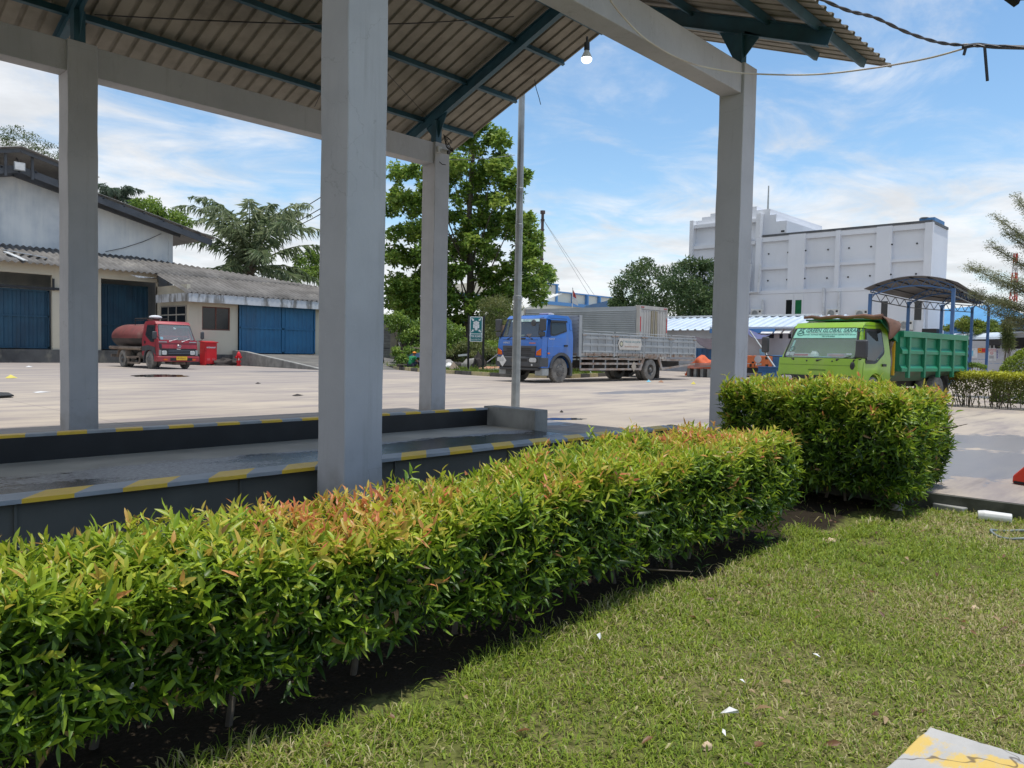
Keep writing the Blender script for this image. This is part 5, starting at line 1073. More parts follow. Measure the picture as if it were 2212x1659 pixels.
# ---------------------------------------------------------------- palms
def palm(name, label, c, base, fl, nf, per, pal, lw, scale_l=1.0, seed=1, trunk_r=.35, up0=1.25):
    rg_ = np.random.default_rng(seed); t = thing(name, label, 'palm', base); m_ = MB(); cz = c - np.array(base)
    m_.tube([(0, 0, 0), cz * (.5, .5, .5), cz], [trunk_r * 1.1, trunk_r, trunk_r * .9], 10); m_.ball(cz, (trunk_r * 1.7, trunk_r * 1.7, trunk_r * 1.6), 10, 6); m_.build('trunk', M['bark'], t, smooth=60)
    for i in range(nf):
        az = i * 2.399 + rg_.normal(0, .15); el = up0 - 1.75 * (i / (nf - 1)) ** 1.5 + rg_.normal(0, .06); L = fl * rg_.uniform(.85, 1.1) * (.82 + .3 * math.sin(math.pi * min(1, i / nf * 1.2))); hd = np.array([math.cos(az), math.sin(az), 0]); N = 16
        pts = [cz.copy()]; e = el
        for s in range(N): e = el - (.95 + .50 * max(el, 0)) * ((s + 1) / N) ** 1.7; pts.append(pts[-1] + (hd * math.cos(e) + np.array([0, 0, math.sin(e)])) * L / N)
        m_ = MB(); m_.tube(pts, [max(.015, .085 * (1 - s / N)) for s in range(N + 1)], 5); rb = m_.build('frond', mat('palm_rib', (0.11, 0.13, 0.05), rough=.6) if 'palm_rib' not in M else M['palm_rib'], t, smooth=60)
        pts = np.array(pts); k = per; ss = rg_.uniform(.10, 1.0, k) * N; i0 = np.minimum(ss.astype(int), N - 1); fr = (ss - i0)[:, None]; B = pts[i0] * (1 - fr) + pts[i0 + 1] * fr; T = nrm(pts[i0 + 1] - pts[i0]); sd = np.array([-hd[1], hd[0], 0])
        sg = np.where(rg_.random(k) < .5, -1., 1.)[:, None]; q = (ss / N); D = T * .55 + sg * sd * (1.0 - .35 * q[:, None]) + rg_.normal(0, .16, (k, 3)) + np.array([0, 0, 1.]) * (rg_.choice([-.35, .25], k))[:, None]
        ll = (.95 * np.sin(np.pi * np.clip(q * .9 + .08, 0, 1)) ** .7 + .12) * scale_l * rg_.uniform(.8, 1.15, k); v = np.clip(rg_.normal(.45, .2, k) + (-.28 if i < nf * .15 else 0) + (.25 if el > .9 else 0), 0, 1); p_ = np.array(pal); C = np.stack([np.interp(v, np.linspace(0, 1, len(p_)), p_[:, j]) for j in range(3)], 1)  # upper fronds get paler leaflets, highlights put into the colour
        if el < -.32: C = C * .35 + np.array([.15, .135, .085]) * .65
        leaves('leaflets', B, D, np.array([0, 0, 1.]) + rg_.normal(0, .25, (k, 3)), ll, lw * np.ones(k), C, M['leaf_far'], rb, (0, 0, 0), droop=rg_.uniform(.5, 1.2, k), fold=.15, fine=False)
    return t
PALM = [(0.055, 0.09, 0.045), (0.11, 0.165, 0.08), (0.20, 0.26, 0.14), (0.36, 0.42, 0.27)]
pc = AD(540, 580, 66); palm('oil_palm', 'big oil palm with arching feathery fronds behind the lean-to roof', pc, pc * (1, 1, 0), 9.2, 28, 150, PALM, .085, .95, 4, up0=1.52)
pc = AD(250, 428, 105); palm('coconut_palm', 'small distant coconut palm tip showing above the warehouse roof', pc, pc * (1, 1, 0), 3.6, 14, 110, [(0.06, 0.10, 0.07), (0.10, 0.15, 0.11), (0.16, 0.21, 0.16)], .07, .9, 8)
# ---------------------------------------------------------------- layered tree on the right edge of the frame
lt_b = AD(2262, 800, 27) * (1, 1, 0); lt = thing('layered_tree', 'thin layered tree with tiers of small leaves at the right frame edge', 'tree', lt_b); m_ = MB(); top = AD(2240, 395, 27)
m_.tube([(0, 0, 0), (top - lt_b) * .5 + (.1, .05, 0), top - lt_b], [.13, .08, .02], 8); m_.build('trunk', M['bark'], lt, smooth=60)
Ps, Ds, Us, Ls, Ws, Cs = [], [], [], [], [], []; bm_ = MB()
def tier(x0, y0, x1, y1, D1, thick, n):
    """one branch tier from the trunk at (x0,y0) to its tip at (x1,y1)"""
    a = AD(x0, y0, 27) - lt_b; b = AD(x1, y1, D1) - lt_b; bm_.tube([a, a * .55 + b * .45 + (0, 0, .06), b], [.035, .022, .006], 5); L = np.linalg.norm(b - a); d = unit(b - a); s = unit(np.cross(d, (0, 0, 1)))
    for k in range(int(n)):
        f = RNG.uniform(.12, 1.0); w = (.55 * L * .55) * (1 - .75 * f) + .16; p = a + (b - a) * f + s * RNG.uniform(-w, w) + np.array([0, 0, RNG.normal(.03, thick)])
        if RNG.random() < .12: bm_.tube([a + (b - a) * f * .92, p], [.008, .003], 4)
        m = 15; q = p + RNG.normal(0, .085, (m, 3)) * (1, 1, .6); Ps.append(q); Ds.append(RNG.normal(size=(m, 3)) * (1, 1, .4) + d * .4); Us.append(RNG.normal(size=(m, 3)) * .4 + (0, 0, 1)); Ls.append(RNG.uniform(.045, .085, m)); Ws.append(RNG.uniform(.02, .034, m))
        v = np.clip(RNG.normal(.45, .22, m), 0, 1)[:, None]; Cs.append(np.array([.075, .095, .045]) * (1 - v) + np.array([.26, .28, .13]) * v)
for (x0, y0, x1, y1, n) in ((2240, 490, 2192, 422, 46), (2242, 540, 2148, 468, 80), (2245, 560, 2168, 500, 60), (2246, 600, 2135, 528, 95), (2250, 650, 2092, 577, 150), (2250, 640, 2150, 590, 100), (2252, 690, 2098, 632, 165), (2252, 680, 2140, 650, 120), (2256, 720, 2140, 672, 130), (2256, 700, 2180, 690, 70), (2245, 520, 2290, 470, 50), (2250, 640, 2350, 580, 90), (2254, 700, 2370, 650, 90)):
    tier(x0, y0, x1, y1, 27 + RNG.uniform(-1.3, 1.3), .075, n * 1.25)
bm_.build('limbs', M['bark'], lt, smooth=60)
leaves('crown', *[np.concatenate(x) for x in (Ps, Ds, Us, Ls, Ws, Cs)], M['leaf_far'], lt, (0, 0, 0), fine=False)
# ---------------------------------------------------------------- clipped hedge, round topiary and shrubs on the right
def px_hedge(label, X0, X1, Y0, Y1, z0, z1, n, L, W, pal_top, pal_low):
    c = ((X0 + X1) / 2, (Y0 + Y1) / 2, 0); t = thing('yellow_hedge', label, 'hedge', c); u = RNG.random((n, 3)); P = np.stack([X0 + (X1 - X0) * u[:, 0], Y0 + (Y1 - Y0) * u[:, 1], z0 + (z1 - z0) * u[:, 2] ** .6], 1); k = RNG.random(n) < .45; P[k, 2] = z1 - RNG.exponential(.05, k.sum()); k2 = (~k) & (RNG.random(n) < .6); P[k2, 0] = X0 + RNG.exponential(.06, k2.sum())
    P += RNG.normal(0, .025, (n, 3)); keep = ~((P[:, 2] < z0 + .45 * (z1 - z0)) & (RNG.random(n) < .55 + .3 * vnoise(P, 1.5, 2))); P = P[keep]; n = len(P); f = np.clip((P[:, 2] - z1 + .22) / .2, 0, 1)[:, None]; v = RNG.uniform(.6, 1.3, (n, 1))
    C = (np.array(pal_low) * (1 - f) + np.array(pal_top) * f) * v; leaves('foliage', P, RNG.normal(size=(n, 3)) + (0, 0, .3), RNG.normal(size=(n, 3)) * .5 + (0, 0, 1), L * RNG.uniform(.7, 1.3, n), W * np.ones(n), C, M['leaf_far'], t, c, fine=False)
    m_ = MB()
    for i in range(150): p = np.array([RNG.uniform(X0 + .15, X1 - .15), RNG.uniform(Y0, Y1), 0]); m_.tube([p, p + (RNG.normal(0, .08), RNG.normal(0, .08), z1 * .5), p + (RNG.normal(0, .15), RNG.normal(0, .15), z1 * .9)], [.012, .009, .004], 4)
    m_.build('stems', M['bark'], t, c); return t
hz = AX(2140, 807, 24)[2]
px_hedge('flat topped yellow green clipped hedge behind the tail of the green truck', 24.0, 25.3, -3.2, 6.3, .05, hz, 26000, .075, .04, (.40, .42, .035), (.13, .15, .035))
tb = AX(2200, 800, 28.5) * (1, 1, 0); tp = thing('round_topiary', 'dome shaped clipped green bush at the right frame edge', 'bush', tb)
rr = abs(AX(2150, 800, 28.5)[1] - AX(2218, 800, 28.5)[1]); zt = AX(2205, 753, 28.5)[2]; tc = AX(2225, 800, 28.5) * (1, 1, 0) - tb; n = 9000; q = nrm(RNG.normal(size=(n, 3))); q[:, 2] = np.abs(q[:, 2]); P = tc + q * np.array([rr * 1.15, rr * 1.15, zt]) * (1 - RNG.exponential(.03, (n, 1))) * (1 + .05 * vnoise(q, 3, 1)[:, None])
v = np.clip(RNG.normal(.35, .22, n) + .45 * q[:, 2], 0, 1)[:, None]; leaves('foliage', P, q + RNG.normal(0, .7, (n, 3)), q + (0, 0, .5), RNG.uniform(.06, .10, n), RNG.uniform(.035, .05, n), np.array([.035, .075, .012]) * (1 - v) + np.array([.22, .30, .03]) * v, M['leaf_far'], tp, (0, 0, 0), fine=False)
m_ = MB(); m_.tube([(tc[0], tc[1], 0), (tc[0], tc[1], zt * .7)], [.08, .04], 7); m_.build('stem', M['bark'], tp)
sh_b = lambda pts9: [(Z9(x, y)[0], Z9(x, y)[1], r) for x, y, r in pts9]
bush('yellow green shrubs against the bright blue shed', sh_b([(950, 700, 9), (1000, 680, 10), (1050, 690, 11), (1100, 700, 10), (1160, 715, 10), (1210, 720, 9), (1290, 690, 10), (1300, 740, 10), (1000, 740, 11), (1080, 750, 11), (860, 745, 8), (1160, 755, 10), (1350, 750, 8)]), 64, 1.5, [(0.06, 0.10, 0.02), (0.14, 0.20, 0.03), (0.26, 0.30, 0.06)], 120, .22, .09, grp='shrubs by the blue shed')
bush('small weeds at the foot of the pale panel wall', sh_b([(1100, 1120, 5), (1130, 1110, 6), (1180, 1125, 5), (1215, 1130, 4)]), 50, .5, G_BUSH, 70, .14, .05, name='weed_clump', grp='weeds by the panel wall')
bush('spiky pandan like plant beside the grey shelter posts', sh_b([(1450, 690, 6), (1455, 740, 6), (1450, 800, 6), (1450, 860, 6), (1460, 920, 6)]), 55, .4, G_OLIVE, 60, .5, .04, name='spiky_plant', grp='plants by the shelter')
# ---------------------------------------------------------------- grass on the lawn: short mixed blades, sparser and straw coloured in patches
def lawn_grass():
    N0 = 900000; X = RNG.uniform(-1.5, LAWN_X - .06, N0); Y = RNG.uniform(-5.5, 3.1, N0)
    dep = X * FWD0[0] + Y * FWD0[1]; lat = X * RIGHT[0] + Y * RIGHT[1]
    keep = (dep > 1.7) & (np.abs(lat) < dep * .86 + .6) & (RNG.random(N0) < np.clip((4.2 / np.maximum(dep, .5)) ** 1.15, .22, 1))
    X, Y, dep = X[keep], Y[keep], dep[keep]
    edge = 2.53 + .08 * np.sin(X * 2.3) + .06 * np.sin(X * 5.1 + 1); edge = np.where(X > 6.3, np.where(X > 7.2, 2.1, 2.35), edge)
    k = RNG.random(len(X)) < np.clip((edge - Y) / .14, 0.0, 1) ** .8 + .008; X, Y, dep = X[k], Y[k], dep[k]
    pos = np.stack([X, Y, np.full(len(X), LAWN_Z)], 1)
    g1 = np.empty(len(X)); g2 = np.empty(len(X)); g3 = np.empty(len(X))
    for i, p in enumerate(pos): g1[i] = mnoise.noise((p[0] * .9, p[1] * .9, 1.7)); g2[i] = mnoise.noise((p[0] * 4.2, p[1] * 4.2, 7.1)); g3[i] = mnoise.noise((p[0] * 13, p[1] * 13, 3.1))
    k = RNG.random(len(X)) < np.clip(.72 + .75 * g2 + .5 * g3 + .2 * g1, .14, 1); pos, dep, g1, g2, g3 = pos[k], dep[k], g1[k], g2[k], g3[k]; n = len(pos)
    dry = np.clip(.40 + .8 * g1 + .5 * g3 + RNG.normal(0, .24, n), 0, 1)
    near_hedge = np.clip((pos[:, 1] - 2.05) / .4, 0, 1) * (pos[:, 0] < 7.2)
    az = RNG.uniform(0, 2 * math.pi, n); el = np.abs(RNG.normal(.62, .33, n)); el = np.clip(el, .08, 1.45)
    D = np.stack([np.cos(az) * np.cos(el), np.sin(az) * np.cos(el), np.sin(el)], 1)
    wide = RNG.random(n) < .20; sc = np.clip(dep / 4.0, 1, 2.2)
    L = np.where(wide, RNG.uniform(.022, .045, n), RNG.uniform(.025, .062, n)) * (1 + .25 * g2) * (1 + near_hedge * .9) * sc ** .5; W = np.where(wide, RNG.uniform(.006, .010, n), RNG.uniform(.0022, .0042, n)) * sc ** .9
    S = nrm(np.cross(D, np.array([0, 0, 1.]) + RNG.normal(0, .2, (n, 3)))); up = np.array([0, 0, 1.]); m = pos + D * (L * .55)[:, None] + up * (.10 * L)[:, None]; tip = pos + D * L[:, None] - up * (.16 * L)[:, None]; w = W[:, None] / 2
    vs = np.stack([pos - S * w * .8, pos + S * w * .8, m + S * w, m - S * w, tip], 1)
    green = np.array([(.095, .16, .018), (.20, .28, .03), (.33, .40, .055)]); straw = np.array([(.26, .23, .09), (.42, .37, .17), (.55, .50, .30)])
    v = np.clip(RNG.normal(.5, .26, n) - .2 * g3, 0, 1); cg = np.stack([np.interp(v, [0, .5, 1], green[:, i]) for i in range(3)], 1); cs_ = np.stack([np.interp(v, [0, .5, 1], straw[:, i]) for i in range(3)], 1); isdry = (RNG.random(n) < np.clip(dry * .9 - .12, 0, .7))[:, None]
    C = np.where(isdry, cs_, cg); C = np.repeat(C, 5, 0)
    F = np.array([0, 1, 2, 3, 3, 2, 4]); fv = (np.arange(n)[:, None] * 5 + F[None]).ravel()
    o = bulk('grass', vs.reshape(-1, 3), fv, np.tile(np.array([4, 3]), n), C, M['blade']); tag(o, 'short patchy lawn grass with straw coloured blades', 'grass', kind='stuff'); return n
NBLADE = lawn_grass(); print('blades', NBLADE)
# fallen leaves and crumbs scattered in the lawn
n = 420; P = np.stack([RNG.uniform(1.5, 8, n), RNG.uniform(-4.5, 2.5, n), np.full(n, LAWN_Z + .028)], 1); c = np.array([(.20, .10, .045), (.33, .22, .12), (.14, .07, .04), (.42, .30, .17)])[RNG.integers(0, 4, n)]
o = leaves('leaf_litter', P, RNG.normal(size=(n, 3)) * (1, 1, .12), np.array([0, 0, 1.]) + RNG.normal(0, .3, (n, 3)), RNG.uniform(.025, .07, n), RNG.uniform(.012, .03, n), c, M['leaf_far'], None, (0, 0, 0), fine=True); tag(o, 'scattered dry brown leaves fallen on the lawn', 'leaf litter', kind='stuff')
# ---------------------------------------------------------------- vehicles (local axes: x forward, y left, z up)
M['glass'] = glassmat('glass', (0.38, 0.44, 0.45), (0.30, 0.36, 0.38), .42); M['glass_mid'] = glassmat('glass_mid', (0.30, 0.36, 0.36), (0.085, 0.11, 0.115), .5); M['glass_dark'] = glassmat('glass_dark', (0.10, 0.12, 0.12), (0.035, 0.042, 0.045), .8)  # pale body of the plain glass holds sky reflection and haze as colour
mat('dash', (0.07, 0.075, 0.08), rough=.7); mat('cab_inside', (0.05, 0.055, 0.06), rough=.9); mat('seal', (0.018, 0.018, 0.02), rough=.5); mat('plastic_grey', (0.060, 0.064, 0.070), (0.05, 0.053, 0.058), s=3, rough=.55)
mat('lamp_clear', (0.62, 0.63, 0.62), (0.42, 0.43, 0.42), s=25, rough=.12); mat('lamp_orange', (0.70, 0.17, 0.02), (0.55, 0.10, 0.02), s=14, rough=.2); mat('plate_yellow', (0.75, 0.47, 0.03), (0.66, 0.40, 0.03), s=6, rough=.5); mat('rim_grey', (0.17, 0.165, 0.155), (0.11, 0.105, 0.10), s=5, rough=.6)
mat('dusty_tyre', (0.25, 0.235, 0.21), (0.14, 0.13, 0.118), s=4, rough=.9, bump=.2, bs=40); mat('frame_dark', (0.025, 0.024, 0.023), (0.055, 0.05, 0.045), s=3, rough=.8)
def wheel(root, c, r, w, side, dual=False, tm='dusty_tyre', rimr=.56, dish=.35, lugs=8, rim_m='rim_grey'):
    """side +1: outer face looks to +y"""
    c = np.array(c, float); ax = (0, side, 0); pr = [(r * rimr, -w), (r * .86, -w * 1.0), (r * .965, -w * .93), (r, -w * .78), (r, -w * .22), (r * .965, -w * .07), (r * .86, 0.0), (r * rimr, -.012)]
    m_ = MB(); m_.lathe(pr, c, ax, 36)
    for k in range(36):
        a = 2 * math.pi * k / 36; p = c + np.array([math.cos(a) * r, -side * w * .5, math.sin(a) * r]); m_.bar(p - np.array([0, w * .34, 0]), p + np.array([0, w * .34, 0]), .035, .02, (math.cos(a), 0, math.sin(a)))
    if dual: c2 = c - np.array([0, side * (w + .05), 0]); m_.lathe(pr, c2, ax, 28)
    o = m_.build('wheel', M[tm], root, smooth=40)
    R_ = r * rimr; d = -dish * w; q = MB()
    prof = [(R_ + .01, -w), (R_ + .01, -.02), (R_ * .96, .0), (R_ * .90, -.01), (R_ * .84, d * .5), (R_ * .72, d), (R_ * .42, d * .75), (R_ * .38, d * .2 + .02), (R_ * .26, d * .1 + .04), (0, d * .1 + .045)]
    q.lathe(prof, c, ax, 28)
    for k in range(lugs):
        a = 2 * math.pi * k / lugs; p = c + np.array([math.cos(a) * R_ * .56, side * (d * .87), math.sin(a) * R_ * .56]); q.cyl(p, p + np.array([0, side * .045, 0]), R_ * .055, None, 6)
    q.build('rim', M[rim_m], o, smooth=35)
    q = MB()
    for k in range(lugs): a = 2 * math.pi * (k + .5) / lugs; p = c + np.array([math.cos(a) * R_ * .73, side * (d + .004), math.sin(a) * R_ * .73]); q.disc(p, ax, R_ * .075, .006, 8)
    q.build('rim_holes', M['black'], o); return o
def cab_shell(root, lower, upper, w, tum, mt, bevel=.035, name='cab', taper=0.0):
    """lower: side profile from belt rear, round under, to belt front; upper: from belt front over the roof to belt rear"""
    zb = lower[0][1]; zt = max(p[1] for p in upper); xf = max(p[0] for p in lower)
    def yy(p): return w / 2 - (tum * max(0, p[1] - zb) / (zt - zb) if p[1] > zb else 0) - (taper if p[0] > xf - .08 else 0)
    loop = list(lower) + list(upper); n = len(loop); m_ = MB(); q = [(p[0], yy(p), p[1]) for p in loop] + [(p[0], -yy(p), p[1]) for p in loop]
    nl = len(lower); f = [(i, (i + 1) % n, n + (i + 1) % n, n + i) for i in range(n)]
    lo_ = list(range(nl)); up = list(range(nl - 1, n)) + [0]; f += [tuple(reversed(lo_)), tuple(reversed(up)), tuple(n + i for i in lo_), tuple(n + i for i in up)]
    m_.add(q, f); o = fix_normals(m_.build(name, mt, root)); b = o.modifiers.new('b', 'BEVEL'); b.width = bevel; b.segments = 3; b.limit_method = 'ANGLE'; b.angle_limit = R(28); o.data.polygons.foreach_set('use_smooth', [True] * len(o.data.polygons)); o.data.set_sharp_from_angle(angle=R(50)); return o, yy
def side_quad(x0, z0, x1, z1, yy, s):
    """corners of a rectangle on the cab side s (+1 left)"""
    c = [(x0, s * yy((x0, z0)), z0), (x1, s * yy((x1, z0)), z0), (x1, s * yy((x1, z1)), z1), (x0, s * yy((x0, z1)), z1)]
    return c if s < 0 else [c[1], c[0], c[3], c[2]]
def side_poly(pts, yy, s, off, t, mb):
    P = [np.array([x, s * (yy((x, z)) + off), z]) for x, z in pts]
    if s > 0: P = P[::-1]
    mb.prism(P, (0, s * t, 0)); return mb
def round_poly(pts, r, seg=4):
    out = []; n = len(pts)
    for i in range(n):
        p0, p1, p2 = [np.array(pts[k % n], float) for k in (i - 1, i, i + 1)]; a = p1 + unit2(p0 - p1) * min(r, np.linalg.norm(p0 - p1) * .45); b = p1 + unit2(p2 - p1) * min(r, np.linalg.norm(p2 - p1) * .45)
        for k in range(seg + 1): t = k / seg; out.append(tuple(a * (1 - t) ** 2 + p1 * 2 * t * (1 - t) + b * t * t))
    return out
def unit2(v): return v / max(1e-9, np.linalg.norm(v))
def windscreen(root, xb, zb, xt, zt, wb_, wt_, gm='glass', r=.10, dashx=.42, seal_w=.045):
    """raked glass with a dashboard shelf and dark cab behind it"""
    c = [(xb, -wb_ / 2, zb), (xb, wb_ / 2, zb), (xt, wt_ / 2, zt), (xt, -wt_ / 2, zt)]
    m_ = MB(); m_.box((xb - dashx, -wb_ / 2 + .03, zb - .03), (xb - .02, wb_ / 2 - .03, zb + .012)); m_.build('dashboard', M['dash'], root)
    a = MB(); lu, lv = wb_, math.hypot(xt - xb, zt - zb); ru, rv = r / lu, r / lv
    outer, inner = [], []
    for (cu_, cv_, an) in ((1 - ru, rv, -90), (1 - ru, 1 - rv, 0), (ru, 1 - rv, 90), (ru, rv, 180)):
        for k in range(6):
            b = R(an + 18 * k); outer.append((cu_ + ru * math.cos(b), cv_ + rv * math.sin(b))); inner.append((cu_ + (ru - seal_w / lu) * math.cos(b), cv_ + (rv - seal_w / lv) * math.sin(b)))
    C4 = [V3(p) for p in c]; nn = unit(np.cross(C4[1] - C4[0], C4[3] - C4[0])); f = lambda u, v, o_: (C4[0] * (1 - u) + C4[1] * u) * (1 - v) + (C4[3] * (1 - u) + C4[2] * u) * v + nn * o_
    n = len(outer); a.add([f(*p, .012) for p in outer] + [f(*p, .012) for p in inner] + [f(*p, -.02) for p in outer], [(i, (i + 1) % n, n + (i + 1) % n, n + i) for i in range(n)] + [(2 * n + i, 2 * n + (i + 1) % n, (i + 1) % n, i) for i in range(n)])
    ws_ = a.build('windscreen', M['seal'], root); g_ = MB(); g_.add([f(*p, .008) for p in inner], [tuple(range(n))]); g_.build('glass', M[gm], ws_); return c, f, ws_
def pillars(root, xb, zb, xt, zt, wb_, wt_, w, wtop, xr, mt):
    """A pillars and quarter fill between the windscreen and the cab side"""
    for s in (-1, 1):
        m_ = MB(); A, B = np.array([xb, s * wb_ / 2, zb]), np.array([xt, s * wt_ / 2, zt]); Cc, D = np.array([xb - .16, s * w / 2, zb]), np.array([xt - .16, s * wtop / 2, zt])
        A2, B2 = np.array([xb, s * (w / 2 - .03), zb]), np.array([xt, s * (wtop / 2 - .03), zt])
        A, B = A - np.array([0, s * .03, 0]), B - np.array([0, s * .03, 0]); P = [A, A2, Cc, D, B2, B, A + (-.1, 0, 0), B + (-.1, 0, 0)]
        m_.add(P, [(0, 1, 4, 5), (1, 2, 3, 4), (0, 5, 7, 6), (6, 7, 3, 2), (5, 4, 3, 7), (0, 6, 2, 1)]); o = fix_normals(m_.build('pillar', mt, root)); b = o.modifiers.new('b', 'BEVEL'); b.width = .02; b.segments = 2
def mirror(root, p, s, w, h, arm, name='mirror', t=.09, mt='plastic_grey'):
    m_ = MB(); m_.box((p[0] - t / 2, p[1] - w / 2, p[2] - h / 2), (p[0] + t / 2, p[1] + w / 2, p[2] + h / 2)); o = m_.build(name, M[mt], root, bevel=min(.045, w * .3), seg=3, smooth=60)
    a = MB(); a.tube(arm, .014, 6); a.build('mirror_arm', M['black'], o); return o
def wiper(root, f, u0, v0, u1, v1, mt='black', wd=.018):
    m_ = MB(); a, b = f(u0, v0, .03), f(u1, v1, .022); m_.tube([a, (a + b) / 2 + (b - a) * .02, b], [wd, wd * .7, wd * .5], 5); m_.ball(a, wd * 1.6, 8, 6); m_.build('wiper', M[mt], root)
# =============================== blue flatbed lorry
mat('lorry_blue', (0.016, 0.135, 0.50), (0.015, 0.118, 0.43), s=1.2, rough=.34, dirt=(0.11, 0.16, 0.26), dirt_amt=.42, ds=2.2, coat=.4); mat('bed_grey', (0.34, 0.36, 0.37), (0.29, 0.31, 0.32), s=1.4, rough=.55, dirt=(0.22, 0.20, 0.18), dirt_amt=.5, streak=.3); mat('bed_rust', (0.28, 0.20, 0.15), (0.36, 0.34, 0.32), s=2.5, rough=.8, dirt=(0.16, 0.08, 0.05), dirt_amt=.6)
LX0, LYN = 24.62, 20.28
bl = thing('flatbed_lorry', 'blue cab flatbed lorry with long grey drop side bed parked facing left', 'lorry', (LX0, LYN + 1.22, 0), math.pi)
W_ = 2.44; yN = 1.22          # near side is local +y
xF, xR_ = 1.22, -.78
zr_, zwb, zwt, xwb, xwt = 2.76, 1.86, 2.60, 1.13, .86
arch = [(.68 * math.cos(a), .515 + .68 * math.sin(a)) for a in np.linspace(R(172), R(12), 12)]
lower = [(xR_, zwb), (xR_, .95)] + [p for p in arch if p[0] > xR_] + [(.78, .62), (xF, .62), (xF, 1.55), (xwb + .03, zwb)]
upper = [(xwb - .45, zwb + .001), (xwt - .30, zwt), (xwt - .02, zwt + .02), (xwt - .16, zr_ - .01), (xwt - .45, zr_ + .03), (xR_ + .2, zr_ + .02), (xR_, zr_ - .16)]
cb, yyb = cab_shell(bl, lower, upper, W_, .14, M['lorry_blue'])
pillars(bl, xwb, zwb, xwt, zwt, W_ - .12, W_ - .34, W_, W_ - .25, 0, M['lorry_blue'])
c_, f_, wsb = windscreen(bl, xwb + .012, zwb - .02, xwt + .012, zwt + .02, W_ - .14, W_ - .34, gm='glass_mid', r=.13)
m_ = MB(); m_.poly_patch(c_, [(.16, .84), (.93, .84), (.92, .985), (.17, .985)], .016, .002); o = m_.build('sunstrip', mat('strip_mint', (0.55, 0.72, 0.70), (0.50, 0.68, 0.67), s=3, rough=.5), wsb)
text('lettering', 'AIR CARGO BATAM', .075, M['poster_navy'], o, f_(.60, .935, .021), (0, 1, 0), f_(.5, .9, 0) - f_(.5, .6, 0), .001); text('lettering', 'TRANSPORTASI  -  LOGISTIK', .045, mat('text_green', (0.10, 0.35, 0.25), rough=.6), o, f_(.60, .87, .021), (0, 1, 0), f_(.5, .9, 0) - f_(.5, .6, 0), .001)
for (u0, v0, u1, v1, mt) in ((.60, .04, .74, .20, 'poster_pink'), (.46, .04, .58, .16, 'fascia'), (.46, .72, .50, .79, 'white_paint')):
    m_ = MB(); m_.poly_patch(c_, [(u0, v0), (u1 - .03, v0), (u1, v1), (u0 + .03, v1)], -.01, .002); m_.build('paper', M[mt], wsb)
wiper(wsb, f_, .78, -.08, .62, .12); wiper(wsb, f_, .20, -.10, .30, .06)
for s in (1, -1):
    pts = round_poly([(.70, 1.93), (.62, 2.50), (-.38, 2.52), (-.40, 2.13), (.40, 1.93)], .07)
    m_ = MB(); side_poly(pts, yyb, s, .004, .010, m_); o = fix_normals(m_.build('side_window', M['seal'], bl)); m_ = MB(); side_poly(round_poly([(.63, 1.99), (.56, 2.45), (-.33, 2.47), (-.35, 2.17), (.38, 1.99)], .05), yyb, s, .016, .004, m_); fix_normals(m_.build('pane', M['glass_dark'], o))
    m_ = MB(); side_poly([(.62, 2.48), (.60, 2.57), (-.44, 2.58), (-.44, 2.50)], yyb, s, .016, .03, m_); fix_normals(m_.build('visor', M['seal'], o))
    # door shut lines, swage, handle
    m_ = MB(); side_poly([(-.46, .98), (-.445, .98), (-.445, 2.66), (-.46, 2.66)], yyb, s, .001, .003, m_); side_poly([(.92, .66), (.935, .66), (.865, 1.86), (.85, 1.86)], yyb, s, .001, .003, m_); side_poly([(-.46, 2.645), (.60, 2.645), (.60, 2.66), (-.46, 2.66)], yyb, s, .001, .003, m_); fix_normals(m_.build('door_seam', M['seal'], bl))
    m_ = MB(); side_poly(round_poly([(.86, 1.50), (.15, 1.50), (.02, 1.47), (.30, 1.12), (.86, 1.08)], .05), yyb, s, .001, .018, m_); o = fix_normals(m_.build('door_panel', M['lorry_blue'], bl, bevel=.012))
    m_ = MB(); side_poly([(-.18, 1.50), (-.40, 1.50), (-.40, 1.57), (-.18, 1.57)], yyb, s, .004, .035, m_); fix_normals(m_.build('door_handle', M['seal'], bl))
    m_ = MB(); side_poly([(.74, 1.18), (.86, 1.18), (.86, 1.24), (.74, 1.24)], yyb, s, .004, .02, m_); fix_normals(m_.build('side_marker', M['lamp_orange'], bl))
    m_ = MB(); side_poly([(-.78, 2.20), (-.60, 2.20), (-.60, 2.52), (-.70, 2.52), (-.72, 2.28)], yyb, s, .001, .012, m_); fix_normals(m_.build('corner_pressing', M['lorry_blue'], bl, bevel=.008))
    # arch trim, mudguard, step
    m_ = MB(); A = [(.74 * math.cos(a), .515 + .74 * math.sin(a)) for a in np.linspace(R(200), R(8), 16)]; B = [(.62 * math.cos(a), .515 + .62 * math.sin(a)) for a in np.linspace(R(200), R(8), 16)]
    for i in range(15): m_.prism([(A[i][0], s * (yN - .06), A[i][1]), (A[i + 1][0], s * (yN - .06), A[i + 1][1]), (B[i + 1][0], s * (yN - .06), B[i + 1][1]), (B[i][0], s * (yN - .06), B[i][1])], (0, s * .10, 0))
    fix_normals(m_.build('wheel_arch', M['plastic_grey'], bl))
    m_ = MB(); m_.box((.74, s * (yN - .4), .30), (1.16, s * (yN - .01), .60)); m_.build('step', M['galv'], bl, bevel=.02)
    m_ = MB(); m_.box((-.80, s * (yN - .36), .30), (-.74, s * (yN - .02), .95)); m_.build('mudflap', M['rubber'], bl)
text('lettering', 'FG 260 JP', .085, M['white_paint'], bl, (.60, yyb((.6, 1.80)) + .004, 1.80), (-1, 0, 0), (0, 0, 1), .001)
